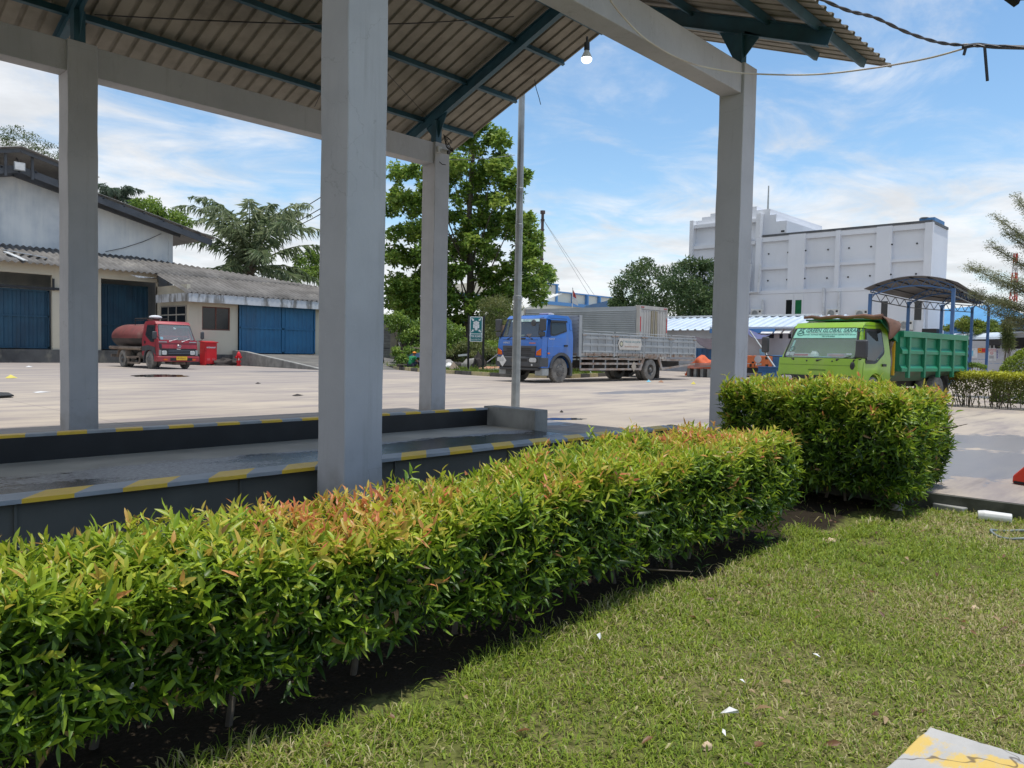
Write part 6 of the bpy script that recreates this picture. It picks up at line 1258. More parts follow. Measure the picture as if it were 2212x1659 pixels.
# front face
fq = [(xF + .001, -W_ / 2, .62), (xF + .001, W_ / 2, .62), (xF + .001, W_ / 2, 1.55), (xF + .001, -W_ / 2, 1.55)]
fz = lambda z: (z - .62) / .93
m_ = MB(); m_.poly_patch(fq, [(.12, fz(1.50)), (.14, fz(1.06)), (.86, fz(1.06)), (.88, fz(1.50))][::-1], .001, .03); o = m_.build('grille', M['plastic_grey'], bl, bevel=.012)
for (z0, z1) in ((1.36, 1.40), (1.29, 1.33), (1.14, 1.17), (1.08, 1.10)): q = MB(); q.patch(fq, .22, .78, fz(z0), fz(z1), 0, .032, .004); q.build('slot', M['black'], o)
q = MB(); q.patch(fq, .13, .87, fz(1.23), fz(1.26), 0, .032, .004); q.build('groove', M['black'], o)
q = MB(); er = .13; q.lathe([(er, 0), (er, .02), (er * .82, .02), (er * .82, 0)], (xF + .033, 0, 1.36), (1, 0, 0), 26); q.bar((xF + .045, 0, 1.36 - er * .8), (xF + .045, 0, 1.36 + er * .8), .022, .018, (0, 1, 0)); q.bar((xF + .045, -er * .8, 1.36), (xF + .045, er * .8, 1.36), .022, .018); q.build('emblem', M['chrome'], o)
fq2 = [(xF + .001, -W_ / 2, 1.55), (xF + .001, W_ / 2, 1.55), (xwb + .031, W_ / 2, zwb), (xwb + .031, -W_ / 2, zwb)]
text('lettering', 'HINO', .12, M['chrome'], bl, (xF - .012, -.74, 1.62), (0, 1, 0), (-.09, 0, .31), .006, wide=1.25)
q = MB(); q.patch(fq2, .72, .86, .12, .28, 0, .002, .004); q.build('badge', mat('badge_red', (0.40, 0.13, 0.12), rough=.4), bl)
q = MB(); q.patch(fq2, .10, .90, .62, .66, 0, .001, .004); q.build('seam', M['seal'], bl)
q = MB(); q.patch(fq2, .45, .62, .70, .90, 0, .001, .006); q.build('louvre', M['seal'], bl)
for s in (1, -1):
    q = MB(); P = [(.90, fz(1.28)), (.995, fz(1.40)), (.995, fz(1.12)), (.885, fz(1.12))] if s > 0 else [(.10, fz(1.28)), (.115, fz(1.12)), (.005, fz(1.12)), (.005, fz(1.40))]
    q.poly_patch(fq, P[::-1], .002, .04); fix_normals(q.build('indicator', M['lamp_orange'], bl, bevel=.012))
# bumper with lamps
m_ = MB(); m_.box((xF - .45, -W_ / 2 - .01, .64), (xF + .16, W_ / 2 + .01, 1.06)); m_.box((xF - .4, -W_ / 2 + .12, .50), (xF + .08, W_ / 2 - .12, .638)); bp = m_.build('bumper', M['plastic_grey'], bl, bevel=.06, seg=3)
bq = [(xF + .161, -W_ / 2, .62), (xF + .161, W_ / 2, .62), (xF + .161, W_ / 2, 1.06), (xF + .161, -W_ / 2, 1.06)]; bz = lambda z: (z - .62) / .44
for s in (0, 1):
    u = (.79, .95) if s else (.05, .21); q = MB(); q.patch(bq, u[0] - .02, u[1] + .02, bz(.82), bz(1.02), .05, .001, .004); hl = q.build('headlight', M['black'], bp); q = MB(); q.patch(bq, u[0], u[1], bz(.835), bz(1.005), .07, .006, .02); q.build('lens', M['lamp_clear'], hl, bevel=.012)
    q = MB(); q.disc((xF + .161, (.85 if s else -.85), .73), (1, 0, 0), .045, .01, 14); q.build('fog_lamp', M['lamp_clear'], bp)
q = MB(); q.patch(bq, .56, .74, bz(.86), bz(.96), .02, .001, .004); q.build('intake', M['black'], bp)
q = MB(); q.patch(bq, .40, .56, bz(.84), bz(.98), .01, .006, .006); o = q.build('number_plate', M['plate_yellow'], bp); text('lettering', 'BP 9176', .075, M['seal'], o, (xF + .176, -.05, .91), (0, 1, 0), (0, 0, 1), .001)
q = MB(); q.poly_patch(bq, [(.18, bz(.62)), (.27, bz(.87)), (.18, bz(1.12)), (.09, bz(.87))], .012, .006); o = q.build('hazard_diamond', M['white_paint'], bp); q = MB(); q.patch(bq, .155, .205, bz(.86), bz(.885), 0, .019, .002); q.build('diamond_text', M['plastic_grey'], o)
# mirrors
for s in (1, -1):
    y = s * (W_ / 2 + .12)
    mirror(bl, (xF - .02, y - s * .10, 2.36), s, .34, .50, [(xwt + .05, s * 1.04, 2.66), (xF - .05, y - s * .28, 2.62), (xF - .02, y - s * .32, 2.0), (xwb + .05, s * 1.15, 1.80)])
    mirror(bl, (xF - .02, y - s * .12, 1.98), s, .30, .20, [(xF - .02, y - s * .28, 2.05), (xF - .02, y - s * .2, 2.0)])
m_ = MB(); m_.ball((xF + .02, .78, 2.43), (.05, .14, .14), 14, 10); o = m_.build('round_mirror', M['plastic_grey'], bl, smooth=60); a = MB(); a.tube([(xF, .9, 2.45), (xF - .02, 1.0, 2.44)], .012, 5); a.build('mirror_arm', M['black'], o)
m_ = MB(); m_.tube([(.1, .1, zr_ + .08), (.1, .75, zr_ + .09)], .045, 8); tag_ = m_.build('roof_roll', mat('roll_lilac', (0.30, 0.30, 0.48), rough=.7), bl)
m_ = MB(); m_.box((.2, .78, zr_ + .03), (.36, .98, zr_ + .09)); m_.build('roof_lamp', M['white_paint'], bl, bevel=.02)
# chassis, wheels
xr = LX0 - 31.42; xb0, xb1 = LX0 - 25.85, LX0 - 35.55
m_ = MB(); m_.box((xb1 + .3, -.42, .62), (xF - .3, -.30, .92)); m_.box((xb1 + .3, .30, .62), (xF - .3, .42, .92)); m_.box((-.9, -.7, .55), (.7, .7, 1.0)); m_.build('chassis', M['frame_dark'], bl)
m_ = MB(); m_.cyl((xr, -1, .515), (xr, 1, .515), .10, None, 10); m_.ball((xr, 0, .52), (.25, .22, .22), 12, 8); m_.cyl((0, -1, .5), (0, 1, .5), .07, None, 8); m_.build('axle', M['frame_dark'], bl)
for s in (1, -1): wheel(bl, (0, s * (yN - .03), .515), .515, .28, s, dish=-.10, rimr=.54); wheel(bl, (xr, s * (yN - .03), .515), .515, .27, s, dual=True, dish=.55, rimr=.54)
# bed
zb0, zb1 = 1.24, 2.10
m_ = MB(); m_.box((xb1, -yN - .03, 1.14), (xb0 + .06, yN + .03, zb0 - .004)); m_.build('bed_floor', M['bed_rust'], bl)
m_ = MB(); m_.box((xb0 + .02, -yN, zb0), (xb0 + .08, yN, 2.84))
for z in np.arange(1.5, 2.84, .16): m_.box((xb0 + .081, -yN, z), (xb0 + .10, yN, z + .05))
m_.build('headboard', M['bed_grey'], bl)
m_ = MB()
for s in (-1, 1): m_.box((xb0 - .08, s * (yN - .06), 1.1), (xb0 + .10, s * (yN + .045), 2.86))
m_.build('front_post', M['bed_grey'], bl)
npan = 4; seg = (xb0 - .1 - xb1 - .1) / npan
for s in (1, -1):
    for i in range(npan):
        x1_ = xb0 - .1 - i * seg; x0_ = x1_ - seg
        m_ = MB(); m_.box((x0_ + .07, s * (yN - .02), zb0 + .01), (x1_ - .07, s * (yN + .02), zb1))
        for z in (zb0 + .05, zb0 + .33, zb0 + .62, zb1 - .06): m_.box((x0_ + .07, s * (yN + .021), z), (x1_ - .07, s * (yN + .045), z + (.05 if z in (zb0 + .05, zb1 - .06) else .10)))
        for k in range(5): x = x0_ + .12 + (seg - .24) * k / 4; m_.box((x - .025, s * (yN + .021), zb0 + .02), (x + .025, s * (yN + .048), zb1 - .02))
        o = m_.build('drop_side', M['bed_grey'], bl, bevel=.008)
        q = MB(); q.tube([(x0_ + .08, s * (yN + .03), zb1 + .10), (x1_ - .08, s * (yN + .03), zb1 + .10)], .018, 6)
        for k in range(3): x = x0_ + .1 + (seg - .2) * k / 2; q.bar((x, s * (yN + .03), zb1), (x, s * (yN + .03), zb1 + .10), .02, .02)
        q.build('top_rail', M['bed_grey'], o)
        q = MB(); q.box((x1_ - .28, s * (yN + .05), zb1 - .10), (x1_ - .02, s * (yN + .075), zb1 - .05)); q.box((x0_ + .02, s * (yN + .05), zb1 - .10), (x0_ + .25, s * (yN + .075), zb1 - .05)); q.build('latch', M['bed_rust'], o)
        q = MB()
        for k in range(4): x = x0_ + .3 + (seg - .6) * k / 3; q.box((x - .04, s * (yN + .03), zb0 - .07), (x + .04, s * (yN + .07), zb0 + .03))
        q.build('hinge', M['bed_rust'], o)
        if i < npan: m_ = MB(); m_.box((x0_ - .055, s * (yN - .05), 1.10), (x0_ + .055, s * (yN + .04), zb1 + .02)); m_.build('side_post', M['bed_grey'], bl, bevel=.008)
m_ = MB(); m_.box((xb1 - .02, -yN, zb0), (xb1 + .04, yN, zb1)); m_.build('tailboard', M['bed_grey'], bl)
# company board
px_ = xb0 - .1 - seg * 1.5; m_ = MB(); bxw, bzh = .95, .26; zc_ = 1.70
m_.prism([(px_ + bxw, yN + .06, zc_), (px_ + bxw - .12, yN + .06, zc_ - bzh), (px_ - bxw + .12, yN + .06, zc_ - bzh), (px_ - bxw, yN + .06, zc_), (px_ - bxw + .12, yN + .06, zc_ + bzh), (px_ + bxw - .12, yN + .06, zc_ + bzh)], (0, .012, 0)); o = fix_normals(m_.build('company_board', mat('board_cream', (.58, .55, .50), (.50, .47, .43), s=3, rough=.6), bl))
text('lettering', 'PT. MEGA AIR CARGO BATAM', .135, mat('text_teal', (0.12, 0.26, 0.30), rough=.6), o, (px_ - .12, yN + .074, zc_ + .10), (-1, 0, 0), (0, 0, 1), .001, wide=.78)
text('lettering', 'JASA ANGKUTAN DARAT DAN LAUT', .085, mat('text_rust', (0.45, 0.22, 0.13), rough=.6), o, (px_ - .12, yN + .074, zc_ - .12), (-1, 0, 0), (0, 0, 1), .001, wide=.8)
q = MB(); q.lathe([(.13, 0), (.13, .006), (.10, .006), (.10, 0)], (px_ + bxw - .24, yN + .073, zc_), (0, 1, 0), 20); q.build('roundel', M['plastic_grey'], o); q = MB(); q.disc((px_ + bxw - .24, yN + .073, zc_), (0, 1, 0), .10, .003, 18); q.build('roundel_field', mat('roundel', (0.55, 0.53, 0.38), rough=.6), o)
# side guard rails and wheel-arch bars
for s in (1, -1):
    xa_, xb_ = xb0 - .05, xr + .85; m_ = MB()
    for z in (1.02, .80, .55): m_.box((xb_, s * (yN - .03), z - .045), (xa_, s * (yN + .02), z + .045))
    m_.build('side_guard', M['bed_rust'], bl)
    m_ = MB()
    for x in np.linspace(xa_ - .1, xb_ + .1, 6): m_.box((x - .03, s * (yN - .09), .5), (x + .03, s * (yN - .032), 1.14))
    m_.build('guard_bracket', M['bed_grey'], bl)
    m_ = MB()
    for d in (1, -1): m_.bar((xr + d * .62, s * (yN - .02), 1.12), (xr + d * .98, s * (yN - .02), .50), .16, .05, (0, 1, 0))
    m_.bar((xr - .62, s * (yN - .02), 1.10), (xr + .62, s * (yN - .02), 1.10), .05, .1); m_.build('arch_bar', M['bed_rust'], bl)
    m_ = MB(); m_.box((xb1 + .1, s * (yN - .03), .95), (xr - .9, s * (yN + .02), 1.03)); m_.bar((xr - .9, s * (yN - .0), .54), (xb1 + .1, s * (yN - .0), .80), .05, .09); m_.build('rear_guard', M['bed_rust'], bl)
    m_ = MB(); m_.box((xr - .78, s * (yN - .62), .10), (xr - .74, s * (yN - .03), 1.0)); m_.build('mudflap', M['rubber'], bl)
m_ = MB(); m_.prism([(xb0 - 4.05, yN + .03, .91), (xb0 - 3.85, yN + .03, .66), (xb0 - 4.05, yN + .03, .41 + .02), (xb0 - 4.25, yN + .03, .66)], (0, .012, 0)); fix_normals(m_.build('diamond_plate', mat('diamond_tan', (0.42, 0.37, 0.30), rough=.7), bl))
m_ = MB(); m_.cyl((xb0 - 1.2, .55, .75), (xb0 - 2.6, .55, .75), .30, None, 14); m_.build('fuel_tank', M['frame_dark'], bl); m_ = MB(); m_.lathe([(.2, -.12), (.5, -.1), (.52, 0), (.5, .1), (.2, .12)], (xr + 2.2, -.3, .55), (0, 0, 1), 20); m_.build('spare_wheel', M['rubber'], bl)
# =============================== silver box truck behind
mat('box_silver', (0.40, 0.43, 0.45), (0.34, 0.37, 0.39), s=.8, rough=.4, metal=.25, dirt=(0.25, 0.25, 0.25), dirt_amt=.35); mat('box_cream', (0.50, 0.48, 0.44), (0.42, 0.40, 0.37), s=1.2, rough=.6, dirt=(0.25, 0.20, 0.16), dirt_amt=.5)
p0 = AX(*Z4(1525, 258), 34.6); p1 = AX(*Z4(410, 270), 34.6); zt = p0[2]; Lb = p1[1] - p0[1]; Wb = AY(*Z4(1793, 290), p0[1])[0] - 34.6
bt2 = thing('box_truck', 'silver ribbed box truck with dark blue cab parked behind the flatbed lorry', 'truck', (34.6 + Wb / 2, p0[1] + Lb, 0), math.pi / 2)
m_ = MB(); yl_ = Wb / 2
m_.box((-Lb + .08, -yl_ + .03, .95), (0, yl_ - .03, zt)); bx = m_.build('cargo_box', M['box_silver'], bt2)
m_ = MB(); n_ = 26
for i in range(n_): z = 1.0 + (zt - 1.15) * i / n_; m_.box((-Lb + .25, yl_ - .029, z), (-.1, yl_ + .012, z + (zt - 1.15) / n_ * .5))
m_.build('side_ribs', M['box_silver'], bt2, bevel=.01)
m_ = MB(); m_.box((-Lb + .0, -yl_, zt - .14), (-Lb + .24, yl_, zt + .05)); m_.box((-Lb, -yl_, .9), (-Lb + .2, -yl_ + .14, zt - .14)); m_.box((-Lb, yl_ - .14, .9), (-Lb + .2, yl_ + .02, zt - .14)); m_.box((-.06, -yl_, .9), (.06, yl_ + .02, zt + .02)); m_.box((-Lb, -yl_, .82), (0, yl_, .95)); m_.build('box_frame', M['box_cream'], bt2)
for s in (1, -1):
    m_ = MB(); m_.box((-Lb + .02, s * .02, .98), (-Lb + .06, s * (yl_ - .15), zt - .16)); 
    for k in range(4): y = s * (.18 + k * (yl_ - .4) / 4); m_.box((-Lb + .0, y - s * .04, 1.0), (-Lb + .019, y + s * .05, zt - .2))
    d = m_.build('rear_door', M['box_cream'], bt2); q = MB(); q.cyl((-Lb - .01, s * .25, 1.0), (-Lb - .01, s * .25, zt - .2), .02); q.cyl((-Lb - .01, s * .12, 1.0), (-Lb - .01, s * .12, zt - .2), .02); q.build('lock_rod', mat('rod_gold', (0.38, 0.30, 0.14), rough=.5), d)
    for k in range(2):
        m_ = MB(); z = zt - .55 - k * 1.05; m_.box((-Lb - .012, s * (yl_ - .11), z - .8), (-Lb - .001, s * (yl_ - .04), z)); m_.build('reflector', M['poster_red'], bt2)
    m_ = MB(); m_.box((-Lb - .012, s * (yl_ - .4), zt - .08), (-Lb - .001, s * (yl_ - .1), zt + .0)); m_.build('top_reflector', M['badge_red'], bt2)
mat('navy', (0.025, 0.05, 0.16), (0.02, 0.04, 0.13), s=2, rough=.4)
m_ = MB(); m_.prism([(.1, -1.1, .7), (1.75, -1.1, .7), (1.75, -1.1, 1.6), (1.45, -1.1, 2.55), (.1, -1.1, zt - .05)], (0, 2.2, 0)); fix_normals(m_.build('cab', M['navy'], bt2, bevel=.05))
m_ = MB(); m_.box((-Lb + .3, -.45, .6), (1.4, .45, .82)); m_.build('chassis', M['frame_dark'], bt2)
for s in (1, -1): wheel(bt2, (1.0, s * (yl_ - .05), .48), .48, .26, s); wheel(bt2, (-Lb + 2.3, s * (yl_ - .05), .48), .48, .26, s, dual=True)
# =============================== red tanker
mat('truck_red', (0.36, 0.030, 0.045), (0.28, 0.028, 0.038), s=2.2, rough=.4, dirt=(0.22, 0.12, 0.10), dirt_amt=.55, ds=2.4); mat('tank_red', (0.21, 0.055, 0.05), (0.14, 0.042, 0.038), s=2.5, rough=.5, dirt=(0.36, 0.26, 0.20), dirt_amt=.7, ds=1.5, streak=.6); mat('tank_black', (0.022, 0.018, 0.018), (0.05, 0.035, 0.033), s=2, rough=.6); mat('tan_steel', (0.25, 0.20, 0.155), (0.14, 0.11, 0.09), s=3, rough=.8, dirt=(0.30, 0.17, 0.11), dirt_amt=.5)
tw = G(321.6, 796.4); dirv = unit((tw) * (1, 1, 0)); 
tk = thing('tanker_truck', 'dusty red tanker truck with black lower tank parked in front of the dark door', 'truck', (0, 0, 0), -math.pi / 2 + R(1.5)); TS = 1.12; tk.scale = (TS, TS, TS)
Wt = 1.76; yv = -1           # the near visible side is local -y
hd = -math.pi / 2 + R(1.5); loc = tw - np.array([math.cos(hd) * 0 + math.sin(hd) * (Wt / 2) * TS, -math.cos(hd) * (Wt / 2) * TS, 0]) ; tk.location = (loc[0], loc[1], 0)
xF, xR_ = .98, -.72; zwb, zwt, zr_, xwb, xwt = 1.30, 1.98, 2.12, .86, .52
arch = [(.50 * math.cos(a), .40 + .50 * math.sin(a)) for a in np.linspace(R(168), R(14), 12)]
lower = [(xR_, zwb), (xR_, .62)] + [p for p in arch if p[0] > xR_ + .02] + [(.55, .55), (xF, .55), (xF, .90), (xwb + .05, zwb)]
upper = [(xwb - .36, zwb + .001), (xwt - .26, zwt), (xwt - .02, zwt + .02), (xwt - .14, zr_), (xwt - .4, zr_ + .03), (xR_ + .1, zr_ + .01), (xR_, zr_ - .1)]
cb, yyt = cab_shell(tk, lower, upper, Wt, .12, M['truck_red'])
pillars(tk, xwb, zwb, xwt, zwt, Wt - .10, Wt - .30, Wt, Wt - .22, 0, M['truck_red'])
c_, f_, wst = windscreen(tk, xwb + .012, zwb - .02, xwt + .012, zwt + .02, Wt - .12, Wt - .30, r=.10, seal_w=.03)
wiper(wst, f_, .28, -.06, .52, .10, 'white_paint', .02); wiper(wst, f_, .62, -.08, .86, .10, 'white_paint', .02)
for (u0, v0, u1, v1, mt) in ((.47, .72, .54, .84, 'white_paint'), (.05, .06, .12, .22, 'poster_blue')): q = MB(); q.patch(c_, u0, u1, v0, v1, 0, -.004, .002); q.build('sticker', M[mt], wst)
q = MB(); q.patch(c_, .5, .97, .8, .97, .03, -.003, .002); q.build('shade_band', M['cab_inside'], wst)
q = MB(); q.lathe([(.19, 0), (.205, .015), (.19, .03), (.175, .015), (.19, 0)], (.52, .42, 1.36), (.55, 0, .83), 24); q.build('steering_wheel', M['plastic_grey'], tk)
for y in (-.42, .42): q = MB(); q.box((-.25, y - .3, 1.0), (-.12, y + .3, 1.75)); q.build('seat', M['dash'], tk, bevel=.08, seg=3)
for s in (1, -1):
    m_ = MB(); side_poly(round_poly([(.56, 1.20), (.42, 1.96), (-.38, 1.98), (-.42, 1.50), (.22, 1.20)], .06), yyt, s, .003, .008, m_); o = fix_normals(m_.build('side_window', M['seal'], tk)); m_ = MB(); side_poly(round_poly([(.51, 1.25), (.38, 1.91), (-.34, 1.93), (-.37, 1.53), (.22, 1.26)], .05), yyt, s, .013, .003, m_); fix_normals(m_.build('pane', M['glass_dark'], o))
    m_ = MB(); side_poly([(-.50, .66), (-.49, .66), (-.49, 2.04), (-.50, 2.04)], yyt, s, .001, .003, m_); side_poly([(.70, .6), (.71, .6), (.66, 1.25), (.65, 1.25)], yyt, s, .001, .003, m_); fix_normals(m_.build('door_seam', M['seal'], tk))
    m_ = MB(); side_poly(round_poly([(-.34, 1.13), (-.48, 1.13), (-.48, 1.25), (-.34, 1.25)], .03), yyt, s, .003, .012, m_); fix_normals(m_.build('door_handle', M['seal'], tk))
    m_ = MB(); A = [(.56 * math.cos(a), .40 + .56 * math.sin(a)) for a in np.linspace(R(195), R(5), 14)]; B = [(.47 * math.cos(a), .40 + .47 * math.sin(a)) for a in np.linspace(R(195), R(5), 14)]
    for i in range(13): m_.prism([(A[i][0], s * (Wt / 2 - .06), A[i][1]), (A[i + 1][0], s * (Wt / 2 - .06), A[i + 1][1]), (B[i + 1][0], s * (Wt / 2 - .06), B[i + 1][1]), (B[i][0], s * (Wt / 2 - .06), B[i][1])], (0, s * .075, 0))
    fix_normals(m_.build('wheel_arch', M['plastic_grey'], tk))
    m_ = MB(); side_poly([(-.70, .78), (.3, .86), (.72, .60), (.62, .98), (-.1, 1.06), (-.70, 1.0)], yyt, s, .002, .01, m_); fix_normals(m_.build('side_trim', M['plastic_grey'], tk))
    mirror(tk, (xwb - .02, s * (Wt / 2 + .30), 1.55), s, .17, .34, [(xwb + .02, s * (Wt / 2 - .06), 1.28), (xwb, s * (Wt / 2 + .2), 1.30), (xwb - .02, s * (Wt / 2 + .29), 1.34), (xwb - .02, s * (Wt / 2 + .29), 1.42)]) if s > 0 else mirror(tk, (xwb - .02, s * (Wt / 2 + .12), 1.50), s, .20, .34, [(xwb + .05, s * (Wt / 2 - .08), 1.30), (xwb, s * (Wt / 2 + .0), 1.46), (xwb, s * (Wt / 2 + .10), 1.50)])
q4 = [(xF + .001, -Wt / 2, .55), (xF + .001, Wt / 2, .55), (xF + .001, Wt / 2, .90), (xF + .001, -Wt / 2, .90)]; u5 = [(xF + .001, -Wt / 2, .90), (xF + .001, Wt / 2, .90), (xwb + .051, Wt / 2, zwb), (xwb + .051, -Wt / 2, zwb)]
v4 = lambda z: (z - .55) / .35
q = MB(); q.patch(q4, .03, .97, v4(.60), v4(.925), .03, .002, .02); gr = q.build('grille', M['seal'], tk)
for z in (.70, .77, .84): q = MB(); q.patch(q4, .24, .80, v4(z), v4(z + .022), 0, .024, .012); q.build('grille_bar', mat('grille_chrome', (0.13, 0.15, 0.19), rough=.3) if z == .70 else M['grille_chrome'], gr)
q = MB(); q.patch(q4, .45, .55, v4(.89), v4(.915), .01, .03, .006); q.build('grille_badge', M['white_paint'], gr)
for s in (0, 1):
    u = (.075, .20) if not s else (.80, .925); q = MB(); q.patch(q4, u[0], u[1], v4(.645), v4(.83), .05, .024, .02); q.build('headlight', M['lamp_clear'], tk, bevel=.01)
    u = (.0, .06) if not s else (.94, 1.0); q = MB(); q.patch(q4, u[0], u[1], v4(.62), v4(.86), 0, .022, .012); q.build('corner_lamp', M['galv'], tk)
    u = (.02, .22) if not s else (.80, .98); q = MB(); q.patch(u5, u[0], u[1], .74, .84, 0, .003, .006); q.build('chrome_strip', M['galv'], tk)
q = MB(); q.patch(u5, .0, 1.0, .60, .68, 0, .001, .012); q.build('front_groove', mat('red_dark', (0.14, 0.018, 0.022), rough=.5), tk)
q = MB(); q.patch(u5, .015, .085, .10, .56, 0, .002, .006); q.build('side_duct', M['seal'], tk)
text('lettering', 'DYNA', .085, M['white_paint'], tk, (xF - .075, -.60, 1.215), (0, 1, 0), (-.08, 0, .4), .003, bold=.004); text('lettering', '130 HT', .085, M['white_paint'], tk, (xF - .075, .70, 1.215), (0, 1, 0), (-.08, 0, .4), .003, bold=.004)
q = MB(); 
for (ra, rb) in ((.085, .058), (.032, .05), (.075, .022)):
    o_ = np.array([xF - .02, .05, 1.03]); Q = []; nn = 22
    for i in range(nn): a = 2 * math.pi * i / nn; Q.append(o_ + np.array([-.010 * math.sin(a) * rb / .058, ra * math.cos(a), (rb if rb != .022 else .02) * math.sin(a) + (.03 if rb == .022 else 0)]))
    q.tube(Q + [Q[0]], .009, 5)
q.build('emblem', M['chrome'], tk)
m_ = MB(); m_.box((xF - .35, -Wt / 2 - .06, .34), (xF + .10, Wt / 2 + .06, .575)); bp = m_.build('bumper', M['truck_red'], tk, bevel=.035, seg=3)
bq = [(xF + .101, -Wt / 2, .34), (xF + .101, Wt / 2, .34), (xF + .101, Wt / 2, .575), (xF + .101, -Wt / 2, .575)]
for (u0, u1, v0, v1, mt, nm, off) in ((.10, .20, .25, .55, 'lamp_orange', 'indicator', .002), (.84, .93, .25, .55, 'lamp_orange', 'indicator', .002), (.27, .43, .18, .70, 'black', 'bumper_slot', .001), (.70, .84, .18, .70, 'black', 'bumper_slot', .001), (.42, .70, .30, 1.02, 'plate_yellow', 'number_plate', .012)):
    q = MB(); q.patch(bq, u0, u1, v0, v1, .02, off, .008); o = q.build(nm, M[mt], bp)
text('lettering', 'BP 9324 JU', .085, mat('plate_ink', (0.30, 0.17, 0.02), rough=.6), o, (xF + .123, .105, .495), (0, 1, 0), (0, 0, 1), .001)
m_ = MB(); m_.box((xF - .55, -.05, .20), (xF - .15, .42, .33)); m_.build('sump', M['tan_steel'], tk, bevel=.03); m_ = MB(); m_.box((-3.9, -.40, .50), (xF - .4, -.30, .68)); m_.box((-3.9, .30, .50), (xF - .4, .40, .68)); m_.box((-.6, -.5, .4), (.5, .5, .9)); m_.build('chassis', M['frame_dark'], tk); xr = -2.95
m_ = MB(); m_.cyl((xr, -.8, .40), (xr, .8, .40), .07); m_.cyl((0, -.8, .38), (0, .8, .38), .05); m_.ball((xr, 0, .4), (.2, .18, .18), 10, 6); m_.build('axle', M['frame_dark'], tk)
for s in (1, -1): wheel(tk, (0, s * (Wt / 2 - .01), .40), .40, .22, s, dish=-.12, rimr=.52, lugs=6); wheel(tk, (xr, s * (Wt / 2 - .01), .40), .40, .21, s, dual=True, dish=.5, rimr=.52, lugs=6)
# elliptical tank in two colours with domed ends
ta, tb_, ya, za, zc_ = -.80, -4.40, .92, .60, 1.44
def tank_mesh(a0, a1, n=20):
    m_ = MB(); prof = [(ta + .0, .0), (ta - .0, .80), (ta - .03, .92), (ta - .10, 1.0), (tb_ + .34, 1.0), (tb_ + .16, .90), (tb_ + .05, .68), (tb_ + .0, .35), (tb_ - .01, 0)]; q = []
    for (x, k) in prof:
        for i in range(n + 1): a = a0 + (a1 - a0) * i / n; q.append((x, ya * k * math.cos(a), zc_ + za * k * math.sin(a)))
    w = n + 1; m_.add(q, [(j * w + i, j * w + i + 1, (j + 1) * w + i + 1, (j + 1) * w + i) for j in range(len(prof) - 1) for i in range(n)]); return m_
tnk = fix_normals(tank_mesh(R(-8), R(188)).build('tank', M['tank_red'], tk, smooth=50)); fix_normals(tank_mesh(R(188), R(352)).build('tank_lower', M['tank_black'], tnk, smooth=50))
m_ = MB(); m_.lathe([(.24, 0), (.24, .22), (.27, .22), (.27, .26), (0, .26)], (-1.55, 0, zc_ + za - .04), (0, 0, 1), 18); o = m_.build('manhole', M['tank_red'], tnk); m_ = MB(); m_.ball((-1.35, .0, zc_ + za + .32), (.22, .3, .10), 10, 6); m_.build('rag', M['fascia'], o)
m_ = MB(); zt = zc_ + za + .20
m_.tube([(-.95, -.4, zt + .06), (-2.6, -.4, zt + .06), (-2.62, -.4, zt - .26)], .02, 6); m_.tube([(-.95, .4, zt + .06), (-2.6, .4, zt + .06), (-2.62, .4, zt - .26)], .02, 6); m_.tube([(-1.7, -.4, zt - .04), (-2.6, -.4, zt - .04)], .015, 6); m_.bar((-1.2, -.42, zt + .05), (-1.2, .42, zt + .05), .04, .04); m_.bar((-2.6, -.42, zt + .05), (-2.6, .42, zt + .05), .04, .04); m_.build('catwalk_rail', M['frame_dark'], tnk)
for s in (1, -1):
    m_ = MB(); m_.cyl((ta - .02, s * .84, .90), (tb_ + .02, s * .84, .90), .085, None, 12); m_.build('hose_pipe', M['galv'] if s > 0 else M['tan_steel'], tk)
    m_ = MB(); m_.box((-1.35, s * (Wt / 2 - .03), .42), (-2.35, s * (Wt / 2 + .01), .50)); m_.bar((-.95, s * Wt / 2, .52), (-1.0, s * Wt / 2, .20), .05, .07); m_.bar((-1.0, s * Wt / 2, .22), (-2.25, s * Wt / 2, .22), .05, .08); m_.bar((-2.2, s * Wt / 2, .22), (-2.2, s * Wt / 2, .46), .05, .06); m_.bar((-.95, s * Wt / 2, .52), (-2.45, s * Wt / 2, .48), .05, .07); m_.build('side_guard', M['tan_steel'], tk)
    m_ = MB(); m_.bar((-2.42, s * (Wt / 2 - .1), .50), (-2.50, s * (Wt / 2 - .1), .86), .03, .26, (0, 1, 0)); m_.bar((-2.50, s * (Wt / 2 - .1), .86), (-3.25, s * (Wt / 2 - .1), .90), .26, .03); m_.bar((-3.25, s * (Wt / 2 - .1), .90), (-3.48, s * (Wt / 2 - .1), .45), .26, .03); m_.build('mudguard', M['tan_steel'], tk)
    m_ = MB(); m_.ball((-1.35, s * .62, .60), (.22, .2, .17), 12, 8); m_.cyl((-1.0, s * .55, .6), (-1.0, s * .55, 1.0), .05); m_.cyl((-1.0, s * .75, .55), (-1.0, s * .4, .55), .13); m_.build('pump', M['tan_steel'], tk)
m_ = MB(); m_.box((ta - .2, -.5, .68), (tb_ + .4, .5, .92)); m_.build('tank_cradle', M['frame_dark'], tk); m_ = MB(); m_.box((tb_ - .05, -.8, .45), (tb_ + .05, .8, .58)); m_.build('rear_bumper', M['tan_steel'], tk)
